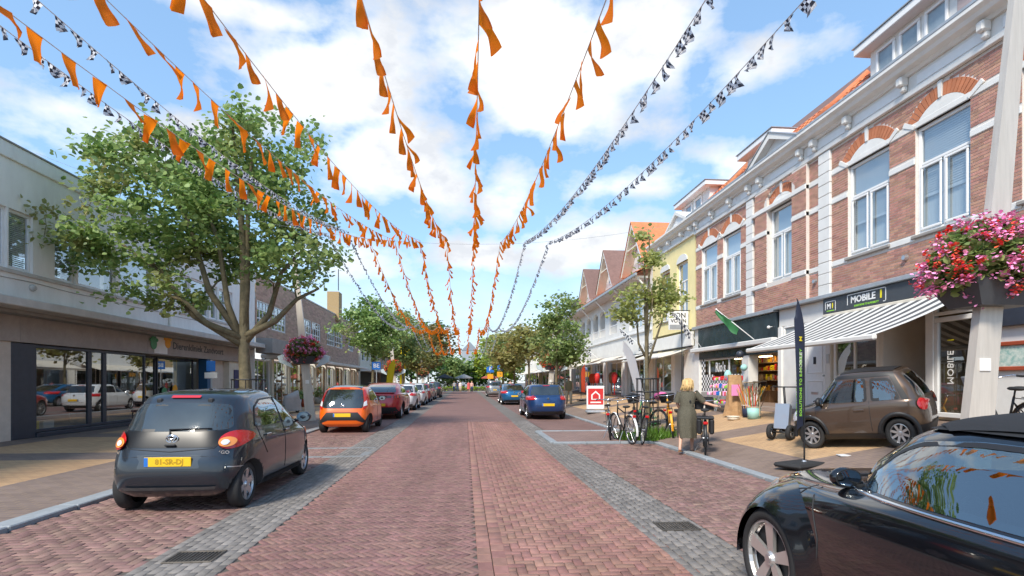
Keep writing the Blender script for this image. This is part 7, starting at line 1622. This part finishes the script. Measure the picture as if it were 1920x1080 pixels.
# ------------------------------------------------------------------ banners, flags, boards, signs
def feather(label, x, y, z, h, w, m, lean=0., rot=0., base=True, texts=(), edge='black_metal', side=1, base_m='rubber'):
    """tall sail flag: curved pole along one edge, cloth filling the bow"""
    t = thing('feather_flag', label, 'banner', (x, y, z), rot); z0 = h * .22; P = []
    n = 16; pole = lambda q: (lean * q + (side * -w * .5 if True else 0) + side * w * .85 * max(0, (q - .72) / .28) ** 2.2, h * q)
    mb = MB(); mb.tube([(pole(q)[0], 0, pole(q)[1]) for q in np.linspace(0.02, 1, 20)], [.016 - .01 * q for q in np.linspace(0, 1, 20)], 6); mb.build('pole', edge, t, True)
    V = []; F = []; nq = 18
    for k in range(nq + 1):
        q = z0 / h + (1 - z0 / h) * k / nq; px, pzz = pole(q); full = lean * q + side * w * .5
        right = full - side * w * .12 * (1 - q) if q < .985 else px
        for j in range(5): u = j / 4; V.append((px + (right - px) * u, .02 * math.sin(5 * q + 3 * u), pzz - (.10 * h * u * max(0, (q - .8) / .2) if q > .8 else 0) + (.06 * (1 - u) if k == 0 else 0)))
    F = [(k * 5 + j, k * 5 + j + 1, (k + 1) * 5 + j + 1, (k + 1) * 5 + j) for k in range(nq) for j in range(4)]
    mb = MB(); mb.add(V, F); mb.build('sail', m, t, True)
    if base: mb = MB(); mb.bbox(-.38, .38, -.24, .24, 0, .075, .03); mb.build('base', base_m, t); mb = MB(); mb.lathe([(0, .1), (.03, .1), (.04, .075)], (pole(0.03)[0], 0, 0), 'Z', 10); mb.build('socket', 'silver', t)
    for (s_, size, mm, q, vert) in texts:
        for yy, fl in ((-.032, 1), (.032, -1)):
            text_mesh('lettering', s_, size, mm, lambda a, b, e, fl=fl, yy=yy: (lean * (q + a / h) + .02 * side - b * fl, yy - e * fl, h * q + a), t, .001, bold=.002)
    return t
feather('dark navy feather banner standing on a rubber base before the microcar', 5.6, 8.5, pz(5.6), 2.82, .26, 'flag_navy', 0, R(25), texts=(('SOLUTIONS TO E-MOBILITY', .09, 'bright_green', .50, 1), ('M', .11, 'bright_yellow', .76, 1), ('MOBILE', .10, 'white_clean', .62, 1)), side=-1)
feather('white feather banner leaning left beside the bicycles', 6.35, 18.3, pz(6.35), 2.75, .34, 'flag_white', -.72, R(4), side=-1)
feather('narrow black feather banner in front of the yellow house shop', 7.9, 18.9, pz(7.9), 3.55, .13, 'flag_black', .0, R(75), side=1)
feather('larger yellow feather banner on the far left pavement', -5.5, 38.5, .03, 3.2, .5, 'flag_yellow', .35, R(5), texts=())
feather('smaller yellow feather banner on the far left pavement', -5.5, 46.6, .03, 3.2, .45, 'flag_yellow', .2, R(5), texts=())
feather('orange feather banner under the long cream awning', 7.4, 33.0, pz(7.4), 2.3, .3, 'flag_red', 0, R(10), side=1)
def wall_flag(label, p, d, m, w=.5, l=1.6, furled=True):
    t = thing('wall_flag', label, 'flag', (0, 0, 0)); p, d = Vector(p), Vector(d); mb = MB(); mb.tube([p, p + d], .016, 6); mb.ball(p + d, .035, 8, 6); mb.build('pole', 'white_clean', t, True); mb = MB(); V = []; n = 12
    for k in range(n + 1):
        q = .42 + .58 * k / n; c = p + d * q
        for j in range(4): V.append(tuple(c + Vector((.03 * math.sin(3 * q * 5 + j), .05 * math.sin(7 * q + 2 * j) + .02 * j, -j * (.05 + .16 * math.sin(math.pi * (1 - k / n) * .75)) * (.55 if furled else 1)))))
    mb.add(V, [(k * 4 + j, k * 4 + j + 1, (k + 1) * 4 + j + 1, (k + 1) * 4 + j) for k in range(n) for j in range(3)]); o = mb.build('cloth', m if m != 'cheq' else 'flag_black', t, True)
    if m == 'cheq':
        o.data.materials.append(M['flag_white'])
        for i, q in enumerate(o.data.polygons): q.material_index = (i // 3 + i % 3) % 2
wall_flag('furled green flag on a white pole over the teal shop front', (9.6, 17.0, 2.98), (-.75, 1.15, 1.15), 'flag_green'); wall_flag('chequered flag on a white pole by the hanging sign', (9.6, 21.0, 2.98), (-.8, .7, 1.5), 'cheq'); wall_flag('chequered flag on the white gabled house front', (9.6, 28.2, 3.4), (-.9, 1.2, 1.2), 'cheq'); wall_flag('chequered flag at the far end of the gabled house', (9.6, 38.0, 3.3), (-.9, 1.2, 1.0), 'cheq')
# estate agent's pavement board
t = thing('pavement_board', 'white pavement board with a red house sign on a grey foot', 'sign', (5.85, 23.6, pz(5.85)), R(-4)); mb = MB(); mb.bbox(-.42, .42, -.28, .28, 0, .12, .04); mb.build('foot', 'zinc', t); mb = MB(); mb.bbox(-.40, .40, -.05, .05, .16, 1.22, .03); mb.build('frame', 'white_clean', t); mb = MB(); mb.box(-.34, .34, -.058, -.052, .38, 1.1); mb.build('poster', 'red_sign', t)
mb = MB(); mb.prism([(-.2, -.06, .6), (.2, -.06, .6), (.2, -.06, .82), (0, -.06, 1.0), (-.2, -.06, .82)], (0, -.004, 0)); mb.build('house_mark', 'white_clean', t); mb = MB(); mb.prism([(-.14, -.066, .64), (.14, -.066, .64), (.14, -.066, .8), (0, -.066, .92), (-.14, -.066, .8)], (0, -.003, 0)); mb.build('house_mark', 'red_sign', t); MB().box(-.24, .24, -.061, -.0585, .45, .51).build('caption_bar', 'white_clean', t)
def road_sign(label, x, y, z, plates, h):
    t = thing('road_sign', label, 'sign', (x, y, z)); mb = MB(); mb.tube([(0, 0, 0), (0, 0, h)], .03, 8); mb.build('post', 'zinc', t)
    for (m, z0, w, hh, tx) in plates:
        mb = MB(); mb.bbox(-w / 2, w / 2, -.05, -.03, z0, z0 + hh, .008); o = mb.build('plate', m, t)
        if tx: text_mesh('lettering', tx, hh * .75, 'white_clean' if m == 'blue_sign' else 'dark', lambda a, b, e: (a, -.051 - e, z0 + hh / 2 + b), o, .002, bold=.004)
road_sign('blue parking sign over an orange plate, left of the far right pair', 3.1, 66, .03, (('blue_sign', 2.75, .9, .8, 'P'), ('orange_sign', 1.95, .7, .6, '')), 3.55); road_sign('blue parking sign over an orange plate, right of the far right pair', 4.4, 66.5, .03, (('blue_sign', 3.0, .75, .75, 'P'), ('orange_sign', 2.2, .85, .65, '')), 3.75)
road_sign('blue bus stop sign beside the round street tree', -5.75, 35.4, .03, (('blue_sign', 2.35, .55, .5, 'BE'),), 2.9); road_sign('small blue and white disabled parking sign before the clinic', -8.7, 19.2, .03, (('blue_sign', 1.9, .3, .36, ''), ('white_clean', 1.66, .42, .2, '')), 2.3)
road_sign('yellow sign hanging over the far left pavement', -5.6, 50.5, .03, (('yellow_sign', 4.0, 1.2, .8, ''),), 4.8)

# ------------------------------------------------------------------ goods outside the shops
zc = pz(8.1)
def goods(label, name, cat, x, y): return thing(name, label, cat, (x, y, pz(x)))
t = goods('tall brown kraft-paper wrapped display beside the teal shop window', 'paper_display', 'display', 8.2, 15.55)
mb = MB(); rows = []
for k in range(9):
    q = k / 8; w = .34 * (1 - .45 * q); 
    for j in range(14): a = 2 * math.pi * j / 14; rr_ = w * (1 + .12 * math.sin(3 * a + 4 * q) + rnd.uniform(-.04, .04)); rows.append((rr_ * math.cos(a), rr_ * math.sin(a) * .8 + .12 * q, 1.25 * q))
mb.add(rows, [(k * 14 + j, k * 14 + (j + 1) % 14, (k + 1) * 14 + (j + 1) % 14, (k + 1) * 14 + j) for k in range(8) for j in range(14)] + [tuple(range(8 * 14, 9 * 14))]); mb.build('wrapping', 'cardboard', t); mb = MB(); mb.bbox(-.30, -.05, -.34, -.30, .62, .95, .005); mb.build('cards', 'petal_pink', t)
def bucket(label, x, y, m, r=.17, h=.32, fill=None, rim='cream'):
    t = goods(label, 'bucket', 'bucket', x, y); MB().lathe([(0, 0), (r * .85, 0), (r, h), (r * .94, h), (r * .8, .03), (0, .03)], n=18).build('pail', m, t, True); mb = MB(); mb.tube([(r * 1.02 * math.cos(a), r * 1.02 * math.sin(a), h) for a in np.linspace(0, 6.283, 20)[:-1]], .012, 6, closed=True); mb.build('rim', rim, t, True)
    if fill:
        for k in range(16): a, s_ = rnd.uniform(0, 6.28), rnd.uniform(.1, .5); mb = MB(); mb.tube([(.06 * math.cos(a), .06 * math.sin(a), .05), (s_ * math.cos(a), s_ * math.sin(a) * .7, rnd.uniform(.75, 1.0))], .010, 5); mb.build('stick', rnd.choice(fill), t)
    return t
bucket('mint bucket with beach nets and spades outside the open shop', 8.15, 14.45, 'mint', .19, .33, ['wood_light', 'bright_yellow', 'petal_red', 'green_paint', 'wood']); bucket('dark navy bucket left of the mint one', 8.25, 14.95, 'shirt_navy', .17, .34, ['wood_light', 'orange_sign'], 'white_clean'); bucket('low cream tray on the pavement before the buckets', 7.75, 14.85, 'cream', .17, .1)
for i, (x, y, z, s_) in enumerate(((8.15, 14.15, 1.05, .2), (8.2, 14.6, 1.02, .22), (8.3, 15.0, 1.0, .2))):
    t = goods('%s beach net on a pale rim, standing in the buckets' % ('right', 'middle', 'left')[i], 'beach_net', 'net', x, y); mb = MB(); mb.tube([(-s_, 0, z), (s_, 0, z), (s_ * .8, 0, z - .2), (0, 0, z - .45), (-s_ * .8, 0, z - .2)], .012, 5, closed=True); mb.build('rim', 'wood_light', t, True); mb = MB(); V = [(-s_, 0, z), (s_, 0, z), (s_ * .8, .06, z - .2), (0, .1, z - .43), (-s_ * .8, .06, z - .2)]; mb.add(V, [(0, 1, 2, 4), (4, 2, 3)]); mb.build('mesh', 'net' if 'net' in M else glass('net', (.9, .9, .88), .05, .7), t); mb = MB(); mb.tube([(0, 0, .1), (0, 0, z - .4)], .012, 5); mb.build('handle', 'wood_light', t)
for i, (x, y, z, r, m) in enumerate(((9.35, 17.2, 1.75, .11, 'mint'), (9.35, 18.3, 1.5, .13, 'mint'), (9.3, 17.35, 2.2, .13, 'navy_frame'))):
    t = tag(MB().ball((x, y, z + .3), (r, r, r if i != 1 else r * 1.5), 14, 9, .05).build('hanging_ball', m, None, True), ('mint paper ball hanging at the shop doorway pier', 'large mint bag of goods hanging in the shop window', 'dark round lantern hanging above the shop doorway')[i], ('ball', 'bag', 'lantern')[i])
# slanted racks of goods
for i, (x, y) in enumerate(((8.55, 16.6), (8.6, 17.6))):
    t = goods('slanted rack of colourful goods, %s' % ('next to the paper display', 'further from the paper display')[i], 'goods_rack', 'rack', x, y)
    for k in range(4):
        z = .25 + .25 * k; mb = MB(); mb.bbox(-.3 + .1 * k, .0 + .1 * k, -.4, .4, z, z + .02, .004); mb.build('tray', 'zinc', t)
        for q in range(7): mb = MB(); mb.bbox(-.28 + .1 * k, -.05 + .1 * k, -.38 + q * .11, -.29 + q * .11, z + .022, z + .022 + rnd.uniform(.06, .16), .015); mb.build('packet', rnd.choice(['petal_pink', 'orange_sign', 'white_clean', 'blue_sign', 'bright_green', 'red_sign', 'wood']), t)
    mb = MB()
    for s_ in (-.4, .4): mb.tube([(-.28, s_, 0), (.1, s_, 1.2)], .012, 5); mb.tube([(.3, s_, 0), (.1, s_, 1.2)], .012, 5)
    mb.build('stand', 'zinc', t)
# e-scooter with paired front wheels
t = thing('mobility_scooter', 'folded white and grey three-wheeled scooter behind the navy banner', 'scooter', (6.75, 10.9, pz(6.75)), R(35))
for (x, y, r) in ((0, -.2, .17), (0, .2, .17), (.85, 0, .15)):
    w_ = MB().lathe([(r * .62, -.04), (r * .95, -.04), (r, 0), (r * .95, .04), (r * .62, .04), (r * .62, -.04)], (0, 0, 0), 'Y', 22).build('wheel', 'rubber', t, True, (x, y, r), fix=True); mb = MB()
    for k in range(6): a = k * math.pi / 3; mb.tube([(0, 0, 0), (r * .64 * math.cos(a), 0, r * .64 * math.sin(a))], .016, 5)
    mb.build('rim', 'silver', w_)
mb = MB(); mb.tube([(0, -.2, .17), (0, .2, .17)], .02, 6); mb.tube([(0, 0, .2), (.35, 0, .16), (.85, 0, .15)], .035, 8); mb.tube([(.05, 0, .2), (.22, 0, .75), (.15, 0, 1.15)], .025, 8); mb.tube([(.15, -.26, 1.14), (.15, .26, 1.14)], .016, 6); mb.build('frame', 'black_metal', t, True)
mb = MB(); mb.prism([(-.03, -.16, .25), (.10, -.16, .2), (.28, -.12, .72), (.16, -.12, .78)], (0, .30, 0)); mb.build('leg_shield', 'paint_silver', t); mb = MB(); mb.bbox(.3, .75, -.13, .13, .19, .23, .015); mb.build('footboard', 'rubber', t)
tag(MB().prism([(0, 0, 0), (.28, .02, 0), (.24, .2, 0), (.06, .2, 0)], (0, 0, .012)).build('litter', 'white_clean', None, False, (6.42, 8.62, pz(6.42) + .02)), 'scrap of white paper on the pavement at the microcar wheel', 'litter')
# left: basket-ware and pots by the brown block
def pots(): 
    for i, (x, y) in enumerate(((-10.6, 32.0), (-10.4, 35.2), (-10.6, 37.5))):
        t = thing('basket_stand', 'tall stand of hanging baskets outside the brown block, %s' % ('nearest', 'middle', 'farthest')[i], 'stand', (x, y, .03)); mb = MB(); mb.tube([(0, 0, 0), (0, 0, 2.2)], .03, 6); mb.build('post', 'wood', t)
        for k in range(10): a = k * 2.3; m = rnd.choice(['wood_light', 'wood', 'cardboard', 'cream']); mb = MB(); mb.lathe([(.0, 0), (.10, 0), (.15, .14), (.14, .14), (.09, .02), (0, .02)], (.2 * math.cos(a), .2 * math.sin(a), .12 + .2 * k), 'Z', 10); mb.build('basket', m, t, True)
    for i, (x, y, m) in enumerate(((-10.2, 33.4, 'zinc'), (-10.0, 34.2, 'wood_red'), (-10.3, 38.6, 'concrete_dark'))):
        t = thing('plant_tub', ('zinc', 'rust red', 'grey stone')[i] + ' tub with a small plant outside the brown block', 'planter', (x, y, .03)); MB().lathe([(0, 0), (.24, 0), (.3, .5), (.27, .5), (.22, .05), (0, .05)], n=16).build('tub', m, t, True); rg = np.random.RandomState(i); C = rg.normal(0, .16, (160, 3)) + np.array([0, 0, .75]); P_, F_ = scatter_leaves(C, .12, rg); link_mesh('foliage', np_mesh('foliage', P_, F_, 'leaf_green'), t)
pots()
t = thing('parked_motor_scooter', 'grey motor scooter under a cover by the brown block', 'scooter', (-8.6, 27.4, .03), R(80)); mb = MB(); rows = []
for k in range(7):
    q = k / 6
    for j in range(16): a = 2 * math.pi * j / 16; rows.append(((.85 - .2 * q) * math.cos(a), (.32 - .14 * q) * math.sin(a) * (1 + .1 * math.sin(5 * a)), .12 + q * (.75 + .25 * max(0, math.cos(a)))))
mb.add(rows, [(k * 16 + j, k * 16 + (j + 1) % 16, (k + 1) * 16 + (j + 1) % 16, (k + 1) * 16 + j) for k in range(6) for j in range(16)] + [tuple(range(96, 112))]); mb.build('cover', 'concrete_dark', t, True)
for x in (-.6, .6): mb = MB(); mb.tube([(x + .22 * math.cos(a), 0, .24 + .22 * math.sin(a)) for a in np.linspace(0, 6.283, 22)[:-1]], .04, 6, closed=True); mb.build('wheel', 'rubber', t, True)
# canvas parasol roofs and terrace dark mass at the far end
for i, (x, y) in enumerate(((-3.4, 90), (-.2, 91), (4.2, 90))):
    t = thing('parasol', ('dark', 'grey', 'wine red')[i] + ' café parasol at the end of the street', 'parasol', (x, y, 0)); mb = MB(); mb.lathe([(0, 3.0), (1.5, 2.35), (1.52, 2.2)], n=8); mb.build('canopy', ('dark', 'concrete_dark', 'wood_red')[i], t); mb = MB(); mb.tube([(0, 0, 0), (0, 0, 3)], .03, 6); mb.build('pole', 'black_metal', t)
